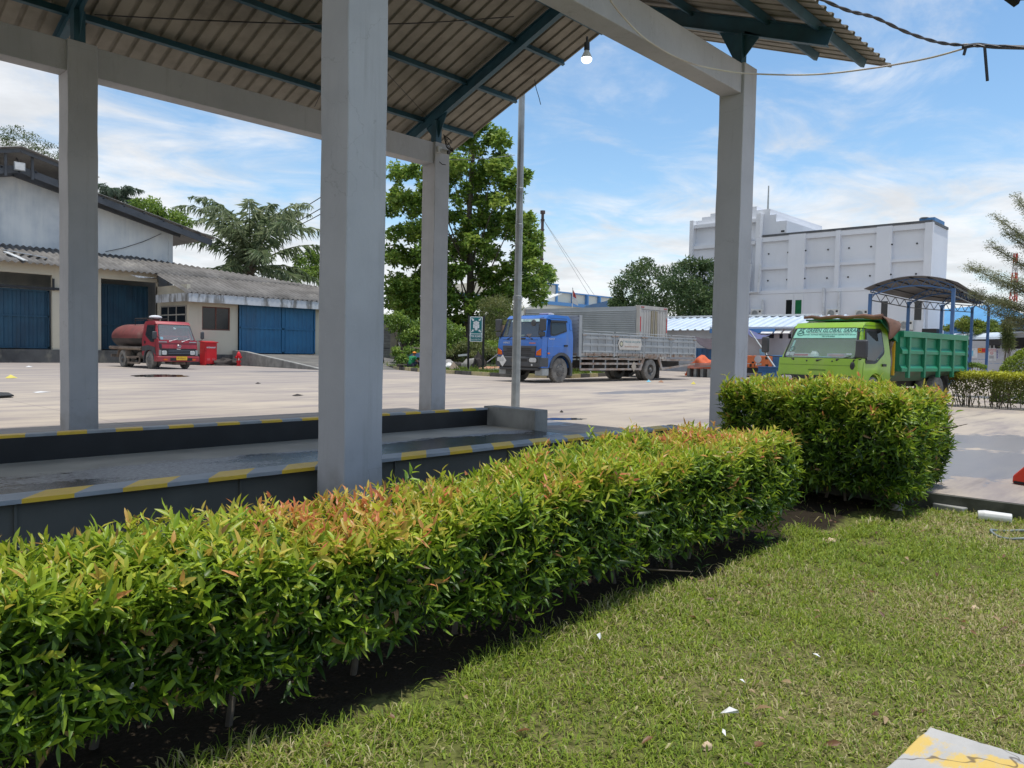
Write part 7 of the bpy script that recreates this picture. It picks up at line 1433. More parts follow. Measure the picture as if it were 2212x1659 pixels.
# =============================== green tipper
mat('tipper_lime', (0.26, 0.46, 0.022), (0.22, 0.40, 0.025), s=1.4, rough=.34, dirt=(0.30, 0.38, 0.12), dirt_amt=.5, ds=2.2, coat=.3); mat('tipper_green', (0.014, 0.215, 0.105), (0.012, 0.17, 0.085), s=1.2, rough=.45, dirt=(0.07, 0.22, 0.15), dirt_amt=.5, ds=1.6); mat('tarp_brown', (0.17, 0.085, 0.055), (0.10, 0.055, 0.04), s=3, rough=.85, bump=.3, bs=12)
GH = math.pi - R(6.0); gc = AD(1764, 790, 18.3); 
gt = thing('tipper_truck', 'lime green cab tipper truck with green ribbed tipping body behind the hedge', 'truck', (0, 0, 0), GH); Wg = 1.96
gt.location = (gc[0] - math.cos(GH) * .95, gc[1] - math.sin(GH) * .95, 0)
xF, xR_ = .98, -.78; zwb, zwt, zr_, xwb, xwt = 1.27, 1.98, 2.12, .88, .50
arch = [(.52 * math.cos(a), .42 + .52 * math.sin(a)) for a in np.linspace(R(168), R(14), 12)]
lower = [(xR_, zwb), (xR_, .62)] + [p for p in arch if p[0] > xR_ + .02] + [(.57, .55), (xF, .55), (xF, .92), (xwb + .05, zwb)]
upper = [(xwb - .40, zwb + .001), (xwt - .28, zwt), (xwt - .02, zwt + .02), (xwt - .14, zr_), (xwt - .4, zr_ + .03), (xR_ + .1, zr_ + .01), (xR_, zr_ - .1)]
cb, yyg = cab_shell(gt, lower, upper, Wg, .14, M['tipper_lime'], bevel=.05)
pillars(gt, xwb, zwb, xwt, zwt, Wg - .10, Wg - .34, Wg, Wg - .25, 0, M['tipper_lime'])
c_, f_, wsg = windscreen(gt, xwb + .014, zwb - .03, xwt + .014, zwt + .02, Wg - .12, Wg - .34, r=.12, dashx=.46)
q = MB(); q.poly_patch(c_, [(.035, .665), (.965, .665), (.955, .97), (.045, .97)], .014, .002); o = q.build('sunstrip', mat('strip_green', (0.30, 0.68, 0.55), (0.27, 0.62, 0.50), s=3, rough=.5), wsg)
upw = f_(.5, .9, 0) - f_(.5, .6, 0)
mat('strip_ink', (0.02, 0.10, 0.09), rough=.6); mat('strip_faint', (0.34, 0.45, 0.42), rough=.6)
text('lettering', 'PT GREEN GLOBAL SARANA', .14, M['strip_ink'], o, f_(.57, .90, .0185), (0, 1, 0), upw, .001, shear=.2, wide=.90, bold=.001)
text('lettering', 'TRANSPORTER DAN PENGUMPUL LIMBAH', .052, M['strip_faint'], o, f_(.56, .825, .0185), (0, 1, 0), upw, .001, wide=1.1); text('lettering', 'KANTOR : KOMPLEK PERGUDANGAN BATAM CENTRE KOTA BATAM', .042, M['strip_ink'], o, f_(.56, .77, .0185), (0, 1, 0), upw, .001); text('lettering', 'TELP 0778 000000', .042, M['strip_ink'], o, f_(.56, .715, .0185), (0, 1, 0), upw, .001)
q = MB(); e_c = f_(.125, .82, .018); Q = [e_c + np.array([0, 1, 0]) * .085 * math.cos(a) + unit(upw) * .065 * math.sin(a) for a in np.linspace(0, 2 * math.pi, 22)]; q.tube(Q, .006, 5); q.tube([e_c - np.array([0, .08, 0]) - unit(upw) * .02, e_c, e_c + np.array([0, .08, 0]) + unit(upw) * .02], .009, 5); q.build('roundel', M['strip_ink'], o)
wiper(wsg, f_, .17, -.02, .03, .05); wiper(wsg, f_, .50, -.05, .64, .02); wiper(wsg, f_, .76, -.02, .93, .10)
for u in (.36, .70): q = MB(); q.ball(f_(u, -.06, .02), .022, 8, 6); q.build('wiper_knob', M['black'], wsg)
for (u0, v0, u1, v1, mt, nm) in ((.86, .16, .895, .20, 'white_paint', 'sticker'), (.90, .16, .93, .20, 'white_paint', 'sticker'), (.02, .12, .07, .22, 'white_paint', 'sticker'), (.075, .12, .14, .22, 'fascia', 'sticker'), (.06, .25, .09, .60, 'strip_green', 'sticker')): q = MB(); q.patch(c_, u0, u1, v0, v1, 0, .002, .002); q.build(nm, M[mt], wsg)
q = MB(); q.lathe([(.05, 0), (.058, .004), (.05, .008), (.042, .004), (.05, 0)], f_(.095, .33, .004), (1, 0, .5), 16); q.build('sticker_ring', M['strip_ink'], wsg)
# things on the dashboard
zd = zwb + .014
hm = thing('hard_hat', 'pale green white hard hat on the dashboard of the green truck', 'hard hat', (0, 0, 0)); hm.parent = None
Mg = Matrix.Translation(gt.location) @ Matrix.Rotation(GH, 4, 'Z')
def gw(p): v = Mg @ Vector(p); return (v[0], v[1], v[2])
hm.location = gw((xwb - .20, -.20, zd)); hm.rotation_euler = (0, 0, GH)
q = MB(); q.ball((0, 0, .03), (.13, .115, .12), 18, 8, 0.0); q.build('shell', mat('hat_white', (0.70, 0.78, 0.72), rough=.4), hm, smooth=60); q = MB(); q.lathe([(.10, .02), (.165, .015), (.17, .025), (.11, .04)], (0, 0, 0), (0, 0, 1), 22); q.build('brim', M['hat_white'], hm, smooth=60); q = MB()
for y in (-.03, .03): q.tube([(.11, y, .08), (.05, y, .148), (-.05, y, .150), (-.10, y, .10)], .010, 5)
q.build('ridge', M['hat_white'], hm)
def dash_item(name, label, cat, c, size, rz, rx, mt):
    t = MB(); t.box((-size[0] / 2, -size[1] / 2, 0), (size[0] / 2, size[1] / 2, size[2])); o = t.build(name, mt); o.location = gw(c); o.rotation_euler = (0, rx, GH + rz); return tag(o, label, cat)
o = dash_item('carton_box', 'white and red printed carton leaning left on the truck dashboard', 'carton', (xwb - .10, -.50, zd + .004), (.05, .42, .095), R(6), R(-12), M['white_paint']); q = MB(); q.box((.0255, -.18, .025), (.028, .18, .07)); q.build('print', M['poster_red'], o)
o = dash_item('carton_box', 'pale carton with faded red print leaning right on the truck dashboard', 'carton', (xwb - .08, .40, zd + .004), (.05, .46, .10), R(-4), R(-12), mat('carton_pale', (0.55, 0.50, 0.50), rough=.7)); q = MB(); q.box((.0255, -.19, .03), (.028, .19, .07)); q.build('print', M['poster_pink'], o)
dash_item('paper_sheet', 'light turquoise folded papers between the two cartons on the dashboard', 'papers', (xwb - .13, .08, zd + .002), (.20, .42, .03), R(5), 0, mat('paper_turq', (0.35, 0.68, 0.70), rough=.7))
for s in (1, -1):
    m_ = MB(); side_poly(round_poly([(.60, 1.16), (.42, 1.98), (-.44, 2.0), (-.47, 1.42), (.05, 1.16)], .09), yyg, s, .003, .008, m_); o = fix_normals(m_.build('side_window', M['seal'], gt)); m_ = MB(); side_poly(round_poly([(.54, 1.22), (.38, 1.92), (-.39, 1.94), (-.41, 1.46), (.07, 1.23)], .07), yyg, s, .013, .003, m_); fix_normals(m_.build('pane', M['glass_dark'], o))
    m_ = MB(); P = round_poly([(.70, .60), (.68, 1.10), (.47, 2.06), (-.54, 2.07), (-.58, .66)], .06); L_ = [np.array([x, s * (yyg((x, z)) + .001), z]) for x, z in P]; m_.tube(L_ + [L_[0]], .007, 4); m_.build('door_seam', mat('lime_dark', (0.11, 0.20, 0.015), rough=.5) if s > 0 else M['lime_dark'], gt)
    m_ = MB(); side_poly([(-.30, 1.10), (-.50, 1.10), (-.50, 1.16), (-.30, 1.16)], yyg, s, .003, .025, m_); fix_normals(m_.build('door_handle', M['seal'], gt))
    if s > 0: mirror(gt, (xwb - .02, Wg / 2 + .04, 1.50), s, .28, .42, [(xwb + .06, Wg / 2 - .14, 1.10), (xwb + .06, Wg / 2 - .10, 1.24), (xwb, Wg / 2 + .04, 1.26), (xwb - .02, Wg / 2 + .04, 1.32)])
    else: mirror(gt, (xwb - .02, -Wg / 2 - .44, 1.58), s, .20, .40, [(xwb, -Wg / 2 + .02, 1.15), (xwb, -Wg / 2 - .02, 1.28), (xwb - .02, -Wg / 2 - .42, 1.31), (xwb - .02, -Wg / 2 - .44, 1.40)])
    wheel(gt, (0, s * (Wg / 2 - .04), .42), .42, .23, s, dish=-.12, rimr=.52, lugs=6)
m_ = MB(); m_.ball((xwb + .06, Wg / 2 - .12, 1.10), (.05, .06, .10), 10, 8); m_.build('mirror_foot', M['seal'], gt)
u5 = [(xF + .001, -Wg / 2, .92), (xF + .001, Wg / 2, .92), (xwb + .051, Wg / 2, zwb), (xwb + .051, -Wg / 2, zwb)]; q = MB(); q.patch(u5, .02, .98, .52, .545, 0, .001, .003); q.build('front_seam', M['lime_dark'], gt); q = MB(); q.patch(u5, .40, .62, .16, .24, .01, .001, .006); q.build('front_badge', M['lime_dark'], gt)
q = MB(); q.box((xF - .3, -Wg / 2 - .02, .36), (xF + .1, Wg / 2 + .02, .58)); q.build('bumper', M['tipper_lime'], gt, bevel=.04); q4 = [(xF + .001, -Wg / 2, .55), (xF + .001, Wg / 2, .55), (xF + .001, Wg / 2, .92), (xF + .001, -Wg / 2, .92)]; q = MB(); q.patch(q4, .05, .95, .25, .85, .05, .002, .02); q.build('grille', M['seal'], gt)
for u in ((.06, .20), (.80, .94)): q = MB(); q.patch(q4, u[0], u[1], .3, .8, .06, .024, .02); q.build('headlight', M['lamp_clear'], gt)
# tipping body
Wd = 2.02; bx0, bx1 = -1.20, -5.5; z0, z1 = .98, 1.98
xr = -3.8
def bed(x, y, z): return (x, y, z)
m_ = MB(); m_.box((bx1, -Wd / 2 + .08, z0), (bx0, Wd / 2 - .08, z0 + .06)); m_.box((bx1 + .0, -Wd / 2, z0), (bx0, -Wd / 2 + .06, z1)); m_.box((bx1, Wd / 2 - .06, z0), (bx0, Wd / 2, z1)); m_.box((bx1, -Wd / 2 + .06, z0 + .06), (bx1 + .06, Wd / 2 - .06, z1)); m_.box((bx0 - .06, -Wd / 2 + .06, z0 + .06), (bx0, Wd / 2 - .06, z1 + .22)); body = m_.build('tipping_body', M['tipper_green'], gt)
for s in (1, -1):
    ys, ye_ = s * (Wd / 2 + .001), s * (Wd / 2 + .085); xa_ = bx0 - .40
    m_ = MB(); m_.box((bx1, ys, z1 - .15), (bx0, ye_, z1)); m_.build('top_rail', M['tipper_green'], body, bevel=.01)
    for z in (z0 + .44, z0 + .0): m_ = MB(); m_.prism([(bx1, ys, z), (bx1, ys, z + .17), (bx1, ye_ - s * .02, z + .08), (bx1, ye_ - s * .02, z)], (bx0 - bx1, 0, 0)); fix_normals(m_.build('side_rail', M['tipper_green'], body))
    for i in range(5): x = xa_ + (bx1 + .06 - xa_) * i / 4; m_ = MB(); m_.box((x - .05, ys, z0 - .16), (x + .05, ye_ + s * .004, z1 - .151)); m_.build('side_post', M['tipper_green'], body, bevel=.008)
    m_ = MB(); m_.prism([(bx1 + .1, s * (Wd / 2 - .05), z0), (bx0, s * (Wd / 2 - .05), z0), (bx0, s * (Wd / 2 - .35), z0 - .26), (bx1 + .1, s * (Wd / 2 - .35), z0 - .26)], (0, -s * .04, 0)); fix_normals(m_.build('skirt', mat('skirt_green', (0.06, 0.13, 0.08), (0.10, 0.11, 0.08), s=3, rough=.7) if s > 0 else M['skirt_green'], body))
    wheel(gt, (xr, s * (Wg / 2 - .0), .42), .42, .22, s, dual=True, dish=.5, rimr=.52, lugs=6)
    m_ = MB(); m_.box((xr - .66, s * .45, .12), (xr - .62, s * .98, .85)); m_.build('mudflap', M['rubber'], gt)
    m_ = MB(); m_.box((bx1 - .03, s * .55, z0 - .25), (bx1 + .12, s * .95, z0 - .14)); m_.build('tail_lamp', M['lamp_orange'], gt)
m_ = MB(); m_.box((bx0 + .02, Wd / 2 - .16, z0 - .1), (bx0 + .07, Wd / 2 - .10, z1 - .25)); m_.build('yellow_strut', M['plate_yellow'], gt)
m_ = MB(); m_.prism([(bx0 - .02, -Wd / 2 + .05, z1 + .18), (bx0 - .02, -Wd / 2 + .05, z1 + .24), (-.25, -Wd / 2 + .05, z1 + .27), (-.25, -Wd / 2 + .05, z1 + .23)], (0, Wd - .1, 0)); fix_normals(m_.build('cab_guard', M['tipper_green'], body))
m_ = MB(); m_.prism([(bx0 + .0, Wd / 2 - .08, z1 - .3), (-.25, Wd / 2 - .08, z1 + .20), (-.25, Wd / 2 - .08, z1 + .26), (bx0 - .02, Wd / 2 - .08, z1 + .22)], (0, .03, 0)); fix_normals(m_.build('guard_side', M['tipper_green'], body))
m_ = MB(); m_.box((-5.0, -.42, .55), (.5, -.30, .75)); m_.box((-5.0, .30, .55), (.5, .42, .75)); m_.cyl((xr, -.9, .42), (xr, .9, .42), .08); m_.box((-.6, -.5, .4), (.5, .5, .95)); m_.box((-1.0, .1, .5), (-.8, .9, 1.1)); m_.build('chassis', M['frame_dark'], gt)
m_ = MB(); m_.tube([(bx0 + .16, Wd / 2 - .2, .8), (bx0 + .14, Wd / 2 - .18, 1.2), (bx0 + .10, Wd / 2 - .2, 1.55), (bx0 + .12, Wd / 2 - .15, 1.72)], [.06, .07, .05, .06], 8); m_.tube([(bx0 + .2, Wd / 2 - .4, .8), (bx0 + .2, Wd / 2 - .45, 1.7)], .05, 8); m_.build('hose', M['tan_steel'], gt)
# rolled tarpaulin over the guard, drooping at the near corner
pts = [gw((-.22 + .03 * math.sin(i * 1.3), -Wd / 2 + .02 + (Wd - .05) * i / 9, z1 + .31 + .02 * math.sin(i * 2.1))) for i in range(10)]
tpn = thing('rolled_tarpaulin', 'brown tarpaulin rolled along the body guard above the green cab roof', 'tarpaulin', pts[4]); po = np.array(pts[4])
m_ = MB(); m_.tube(pts, [.03, .045, .04, .05, .045, .05, .04, .055, .06, .065], 9); m_.build('roll', M['tarp_brown'], tpn, po, smooth=60)
q = []; nu, nv = 12, 9
for j in range(nv + 1):
    for i in range(nu + 1):
        u, v = i / nu, j / nv; x = -.20 - .85 * u; y = Wd / 2 - .06 + .16 * math.sin(v * 1.6) + .05 * math.sin(u * 9 + v * 2) * v; z = z1 + .34 - .10 * u - (.46 + .14 * math.sin(u * 7)) * v ** 1.2 * math.sin(math.pi * (.18 + .74 * u)) + .03 * mnoise.noise((u * 5, v * 5, 1)); q.append(gw((x, y, z)))
m_ = MB(); m_.add(q, [(j * (nu + 1) + i, j * (nu + 1) + i + 1, (j + 1) * (nu + 1) + i + 1, (j + 1) * (nu + 1) + i) for j in range(nv) for i in range(nu)]); m_.build('hanging_flap', M['tarp_brown'], tpn, po, smooth=60, solid=.02)
# ---------------------------------------------------------------- verge beyond the yard: kerb, rough grass, debris
kp = [G(790, 791), G(830, 795.5), G(905, 803), G(985, 808), G(1060, 813), G(1130, 816), G(1230, 817), G(1322, 812), G(1335, 806)]
mat('kerb_yellow', (0.46, 0.40, 0.20), (0.36, 0.33, 0.22), s=2, rough=.85, pos=True, dirt=(0.10, 0.095, 0.08), dirt_amt=.8, ds=2.2, streak=1); mat('kerb_black', (0.06, 0.06, 0.055), (0.13, 0.125, 0.11), s=2, rough=.85, pos=True)
kb = MB(); dist = 0; i = 0
for a, b in zip(kp[:-1], kp[1:]):
    a, b = a * (1, 1, 0), b * (1, 1, 0); L = np.linalg.norm(b - a); n = max(1, int(L / 1.05)); d = (b - a) / n
    for k in range(n): kb.mi = i % 2; i += 1; s = a + d * k; kb.bar(s + d * .02 + (0, 0, .085), s + d * .98 + (0, 0, .085), .22, .21)
tag(kb.build('kerb', [M['kerb_yellow'], M['kerb_black']]), kind='structure')
def verge_material():
    m, t, b = nodes('verge'); p = n_pos(t); col = n_mix(t, n_range(t, n_noise(t, p, .7, 6), .38, .62), (.085, .13, .03), (.16, .14, .085)); col = n_mix(t, n_range(t, n_noise(t, p, 7, 6), .4, .7), col, (.06, .075, .02)); lk(t, col, b.inputs['Base Color']); b.inputs['Roughness'].default_value = .95; return m
bk = [p * (1, 1, 0) + FWD0 * (34 if i < 6 else 16) for i, p in enumerate(kp)]
vg = MB(); vg.add([p * (1, 1, 0) + (0, 0, .13) for p in kp] + [p + (0, 0, .13) for p in bk], [(i, i + 1, len(kp) + i + 1, len(kp) + i) for i in range(len(kp) - 1)]); tag(vg.build('verge', verge_material()), kind='structure')
n = 16000; ii = RNG.integers(0, len(kp) - 2, n); f = RNG.random((n, 1)); kpa = np.array(kp) * (1, 1, 0); P = kpa[ii] * (1 - f) + kpa[ii + 1] * f + FWD0 * (RNG.random((n, 1)) ** 1.5 * 11) + (0, 0, .13); az = RNG.uniform(0, 6.28, n)
v = RNG.random((n, 1)); o = leaves('verge_grass', P, np.stack([np.cos(az) * .5, np.sin(az) * .5, np.ones(n)], 1), RNG.normal(size=(n, 3)), RNG.uniform(.05, .19, n) * (1 + (RNG.random(n) < .04) * 1.2), RNG.uniform(.02, .04, n), np.array([.06, .12, .02]) * (1 - v) + np.array([.22, .30, .05]) * v, M['leaf_far'], None, (0, 0, 0), droop=.4, fine=False); tag(o, 'rough green grass growing on the kerbed verge', 'grass', kind='stuff')
# assembly point sign
D0 = 41.5; pA_, pB_ = G(1009, 803), None
sL, sR = AD(1011, 800, D0), AD(1043, 802, D0); sd = unit((sR - sL) * (1, 1, 0)); sn_ = np.array([sd[1], -sd[0], 0]); sn_ = sn_ if sn_ @ FWD0 < 0 else -sn_
so = (sL + sR) / 2 * (1, 1, 0); sg = thing('assembly_sign', 'green and white assembly point sign on two black posts at the verge', 'sign', so); W2 = np.linalg.norm((sR - sL)[:2]) / 2
zt, zb_ = AD(1028, 684, D0)[2], AD(1028, 738, D0)[2]
for s in (-1, 1):
    m_ = MB(); p = sd * s * W2; m_.bar(p + (0, 0, .1), p + (0, 0, zt + .05), .085, .085); m_.build('post', M['black_steel'], sg)
    m_ = MB(); m_.cbox((p[0], p[1], .16), (.32, .32, .16)); m_.build('footing', M['concrete'], sg)
w_ = W2 - .06; base = [sn_ * .05 - sd * w_ + (0, 0, zb_), sn_ * .05 + sd * w_ + (0, 0, zb_), sn_ * .05 + sd * w_ + (0, 0, zt), sn_ * .05 - sd * w_ + (0, 0, zt)]
mat('sign_green', (0.0, 0.16, 0.17), (0.0, 0.145, 0.155), s=2, rough=.4); mat('sign_white', (0.78, 0.80, 0.80), rough=.4)
def dpatch(u0, u1, v0, v1, mt, nm, par, off, r=0.0): q = MB(); q.patch(base, u0, u1, v0, v1, r, off, .006); return q.build(nm, mt, par)
pn = dpatch(0, 1, 0, 1, M['sign_white'], 'board', sg, 0, .05)
dpatch(.06, .94, .325, .97, M['sign_green'], 'symbol_field', pn, .008, .05); dpatch(.06, .94, .03, .295, M['sign_green'], 'text_field', pn, .008, .04)
def bq(u, v, off=.017): return (base[0] * (1 - u) + base[1] * u) * (1 - v) + (base[3] * (1 - u) + base[2] * u) * v + unit(np.cross(base[1] - base[0], base[3] - base[0])) * off
text('lettering', 'TITIK KUMPUL', .155, M['sign_white'], pn, bq(.5, .21), sd, (0, 0, 1), .002, wide=.72, bold=.004); text('lettering', 'Assembly Point', .115, M['sign_white'], pn, bq(.5, .095), sd, (0, 0, 1), .002, wide=.85)
H_ = zt - zb_; asp = 2 * w_ / H_
for (u, v, su, sv) in ((.16, .91, 1, -1), (.84, .91, -1, -1), (.16, .40, 1, 1), (.84, .40, -1, 1)):
    q = MB(); L = .13
    def pt(a, b): return bq(u + su * a * L / asp, v + sv * b * L)
    q.prism([pt(-.25, .0), pt(.0, -.25), pt(.38, .13), pt(.55, -.05), pt(.62, .62), pt(-.05, .55), pt(.13, .38)], -sn_ * -.004); fix_normals(q.build('arrow', M['sign_white'], pn))
q = MB(); nrm_ = unit(np.cross(base[1] - base[0], base[3] - base[0]))
for (cx, hy, sh) in ((.36, .755, .08), (.64, .755, .08), (.5, .785, .0)):
    q.disc(bq(cx, hy), nrm_, .065, .004, 14); q.prism([bq(cx - .10, hy - .06), bq(cx - .10, .54), bq(cx + .10, .54), bq(cx + .10, hy - .06)], nrm_ * .004)
q.disc(bq(.5, .695, .019), nrm_, .068, .004, 14); q.prism([bq(.37, .64, .019), bq(.37, .55, .019), bq(.40, .45, .019), bq(.60, .45, .019), bq(.63, .55, .019), bq(.63, .64, .019)], nrm_ * .004); fix_normals(q.build('people_symbol', M['sign_white'], pn))
q = MB(); q.poly_patch(base, [(.385, .465), (.615, .465), (.615, .635), (.385, .635)], .0235, .0015); q.build('symbol_outline', M['sign_green'], pn).scale = (1, 1, 1)
q = MB(); q.poly_patch(base, [(.395, .47), (.605, .47), (.605, .63), (.395, .63)], .025, .0015); q.build('symbol_body', M['sign_white'], pn)
# grey block wall, pier and leaning bars behind the seated man
D1 = 58; a, b = AD(818, 700, D1), AD(858, 702, D1); w0_ = a * (1, 1, 0); z_ = AD(840, 699, D1)[2]; dv_ = unit((b - a) * (1, 1, 0)); bw = thing('block_wall', 'grey unplastered block wall end behind the seated man', 'wall', w0_)
def block_mat(name, c1, c2, mort):
    m, t, bs_ = nodes(name); br = t.nodes.new('ShaderNodeTexBrick'); br.inputs['Scale'].default_value = 1; br.inputs['Brick Width'].default_value = .45; br.inputs['Row Height'].default_value = .22; br.inputs['Mortar Size'].default_value = .014; br.inputs['Color1'].default_value = (*c1, 1); br.inputs['Color2'].default_value = (*c2, 1); br.inputs['Mortar'].default_value = (*mort, 1)
    sx = t.nodes.new('ShaderNodeSeparateXYZ'); lk(t, n_obj(t), sx.inputs[0]); cb_ = t.nodes.new('ShaderNodeCombineXYZ'); lk(t, n_math(t, 'ADD', sx.outputs[0], sx.outputs[1]), cb_.inputs[0]); lk(t, sx.outputs[2], cb_.inputs[1]); lk(t, cb_.outputs[0], br.inputs['Vector']); lk(t, n_mix(t, n_range(t, n_noise(t, n_obj(t), 3, 6), .4, .7, 0, .5), br.outputs['Color'], (.11, .10, .09)), bs_.inputs['Base Color']); bs_.inputs['Roughness'].default_value = .9; return m
M['blocks'] = block_mat('blocks', (.26, .25, .23), (.20, .195, .18), (.13, .125, .115)); M['blocks_pink'] = block_mat('blocks_pink', (.44, .36, .30), (.38, .34, .30), (.27, .23, .20))
m_ = MB(); L = np.linalg.norm((b - a)[:2]); m_.prism([(0, 0, 0), dv_ * (L - .5), dv_ * (L - .5) + (0, 0, z_ - .35), (0, 0, z_ - .35)], FWD0 * .2); fix_normals(m_.build('wall', M['blocks'], bw)); m_ = MB(); m_.prism([dv_ * (L - .5), dv_ * L, dv_ * L + (0, 0, z_), dv_ * (L - .5) + (0, 0, z_)], FWD0 * .3); m_.prism([(0, 0, z_ - .349), dv_ * (L - .501) + (0, 0, z_ - .349), dv_ * (L - .501) + (0, 0, z_), (0, 0, z_)], FWD0 * .22); fix_normals(m_.build('pier', mat('pier_tan', (.33, .29, .23), (.26, .23, .19), s=1.5, rough=.9), bw))
D2 = 46; a, b = AD(1084, 704, D2), AD(1099, 706, D2); z_ = AD(1090, 703, D2)[2]; dv_ = unit((b - a) * (1, 1, 0)); o_ = a * (1, 1, 0); pr_ = thing('block_pier', 'unfinished pink block pier with timber strips beside the blue lorry cab', 'pier', o_)
L = np.linalg.norm((b - a)[:2]) + .5; m_ = MB(); m_.prism([(0, 0, 0), dv_ * L, dv_ * L + (0, 0, z_), (0, 0, z_)], FWD0 * .5); fix_normals(m_.build('wall', M['blocks_pink'], pr_)); m_ = MB(); m_.bar(dv_ * .12 + (0, 0, 0) - FWD0 * .04, dv_ * .12 + (0, 0, z_ + .02) - FWD0 * .04, .26, .05, FWD0); m_.bar(-FWD0 * .08 + (0, 0, z_ * .62), dv_ * L - FWD0 * .08 + (0, 0, z_ * .62), .05, .07); m_.bar(dv_ * L * .72 - FWD0 * .06, dv_ * L * .72 - FWD0 * .06 + (0, 0, z_ * .6), .06, .06); m_.build('timber', mat('timber', (.36, .24, .16), (.26, .17, .12), s=4, rough=.85), pr_)
lb_ = MB(); a = AD(828, 788, 50); b = AD(824, 752, 50); c = AD(842, 753, 50); lb_.bar(a, b, .06, .06); lb_.bar(b, c, .06, .06); lb_.bar(AD(832, 797, 50), AD(826, 765, 50), .05, .05); tag(lb_.build('leaning_bars', M['black_steel']), 'bent black steel bars leaning at the left end of the verge', 'bars')
# debris on the verge: each heap, sheet and stump on its own
def rock(name, c, r, mt, label, cat, seed, amp=.3): return heap(name, c, r, mt, label, cat, seed, 14, 7, amp)
mat('rock_grey', (.22, .215, .20), (.13, .125, .115), s=2, rough=.9, pos=True); mat('bag_grey', (.27, .26, .25), (.19, .185, .18), s=2, rough=.7, pos=True); mat('brick_rubble', (.42, .20, .11), (.32, .22, .15), s=5, rough=.9, pos=True); mat('board_tan', (.42, .33, .25), (.34, .26, .2), s=2, rough=.85, pos=True); mat('char', (.028, .024, .022), (.06, .05, .045), s=3, rough=.9, pos=True)
def vp(px, py, D): p = AD(px, py, D); return (p[0], p[1], .10)
rock('debris_heap', vp(968, 778, 50), (.75, .5, .50), M['bag_grey'], 'grey lumpy sack heap just right of the far column', 'debris', 1.0); rock('debris_heap', vp(972, 786, 46), (.45, .35, .38), M['white_paint'], 'small whitish bundle lying in front of the grey sack heap', 'debris', 4.0); rock('debris_heap', vp(990, 783, 48), (.5, .4, .42), M['char'], 'black plastic bundle among the verge debris', 'debris', 7.0)
rock('debris_heap', vp(1019, 780, 48), (.85, .5, .62), M['rock_grey'], 'weathered grey wood pile right of the left sign post', 'debris', 3.0); rock('tree_stump', vp(1036, 782, 46.5), (.42, .4, .85), M['char'], 'dark ragged tree stump beside the right sign post', 'stump', 9.0, .6); rock('brick_rubble', vp(1072, 788, 44.5), (1.3, .7, .22), M['brick_rubble'], 'low heap of orange brick rubble near the pink pier', 'rubble', 5.0, .5); rock('debris_heap', vp(1075, 794, 43.6), (1.6, .35, .16), M['rock_grey'], 'long flat grey log lying in the grass by the rubble', 'debris', 8.0, .2)
def plank(name, a, b, w, t, mt, label, cat): m_ = MB(); m_.bar(a, b, w, t); return tag(m_.build(name, mt), label, cat)
plank('plank', AD(1052, 782, 45), AD(1079, 762, 45), .16, .05, M['fascia'], 'white slanting plank propped behind the rubble', 'plank'); plank('plank', AD(990, 768, 50), AD(1012, 766, 50), .2, .12, M['white_paint'], 'white plank lying across the debris left of the sign', 'plank'); plank('plank', AD(884, 750, 51), AD(912, 753, 51), .18, .08, M['board_tan'], 'weathered tan board bench behind the seated man', 'plank'); plank('plank', AD(880, 767, 52), AD(912, 767, 52), .5, .3, mat('crate_blue', (.20, .34, .56), (.15, .26, .45), s=3, rough=.6), 'blue white crate stack behind the seated man', 'crate')
m_ = MB(); p = vp(967, 800, 42); m_.prism([(p[0], p[1], .14), (p[0] + .6, p[1] - .5, .14), (p[0] + .3, p[1] - .1, .62)], FWD0 * .04); tag(fix_normals(m_.build('broken_board', M['board_tan'])), 'triangular scrap of tan board leaning by the kerb', 'board')
# two yellow litter bits, bottle etc. on the yard
def bit(label, cat, px, py, size, mt, rz=0.3, name='litter'):
    p = G(px, py); m_ = MB(); k = size; m_.add([(-k[0] / 2, -k[1] / 2, .004), (k[0] / 2, -k[1] * .35, .006), (k[0] * .4, k[1] / 2, .004), (-k[0] * .3, k[1] * .45, .005), (0, 0, k[2])], [(0, 1, 4), (1, 2, 4), (2, 3, 4), (3, 0, 4), (3, 2, 1, 0)]); o = m_.build(name, mt); o.location = (p[0], p[1], .004 if py < 1100 else LAWN_Z + .02); o.rotation_euler = (0, 0, rz); return tag(o, label, cat, 'litter on the concrete yard')
mat('litter_yellow', (.72, .62, .12), rough=.6); mat('litter_white', (.75, .75, .74), rough=.6)
bit('yellow scrap on the yard right of the flatbed lorry', 'litter', 1498, 830, (.22, .22, .12), M['litter_yellow']); bit('pale blue plastic bottle by the rear wheel of the flatbed lorry', 'litter', 1401, 825, (.45, .16, .1), M['poster_blue'], name='bottle'); bit('white crumpled bag between the wheels of the flatbed lorry', 'litter', 1276, 814, (.5, .4, .3), M['litter_white']); bit('yellow scrap on the yard at the far left', 'litter', 23, 817, (.35, .3, .12), M['litter_yellow']); bit('small white scrap on the yard left of the first column', 'litter', 62, 793, (.3, .25, .06), M['litter_white']); bit('flat white paper on the yard left of the first column', 'litter', 88, 848, (.4, .3, .03), M['litter_white']); bit('dark scrap on the yard in front of the ramp', 'litter', 642, 855, (.35, .2, .05), M['char']); bit('small dark scrap on the yard right of the tanker puddle', 'litter', 557, 829, (.2, .15, .05), M['char']); bit('dark lump on the open yard beyond the concrete block', 'litter', 1213, 891, (.10, .08, .05), M['char']); bit('reddish scrap behind the rear wheel of the flatbed lorry', 'litter', 1428, 826, (.3, .25, .1), M['brick_rubble'])
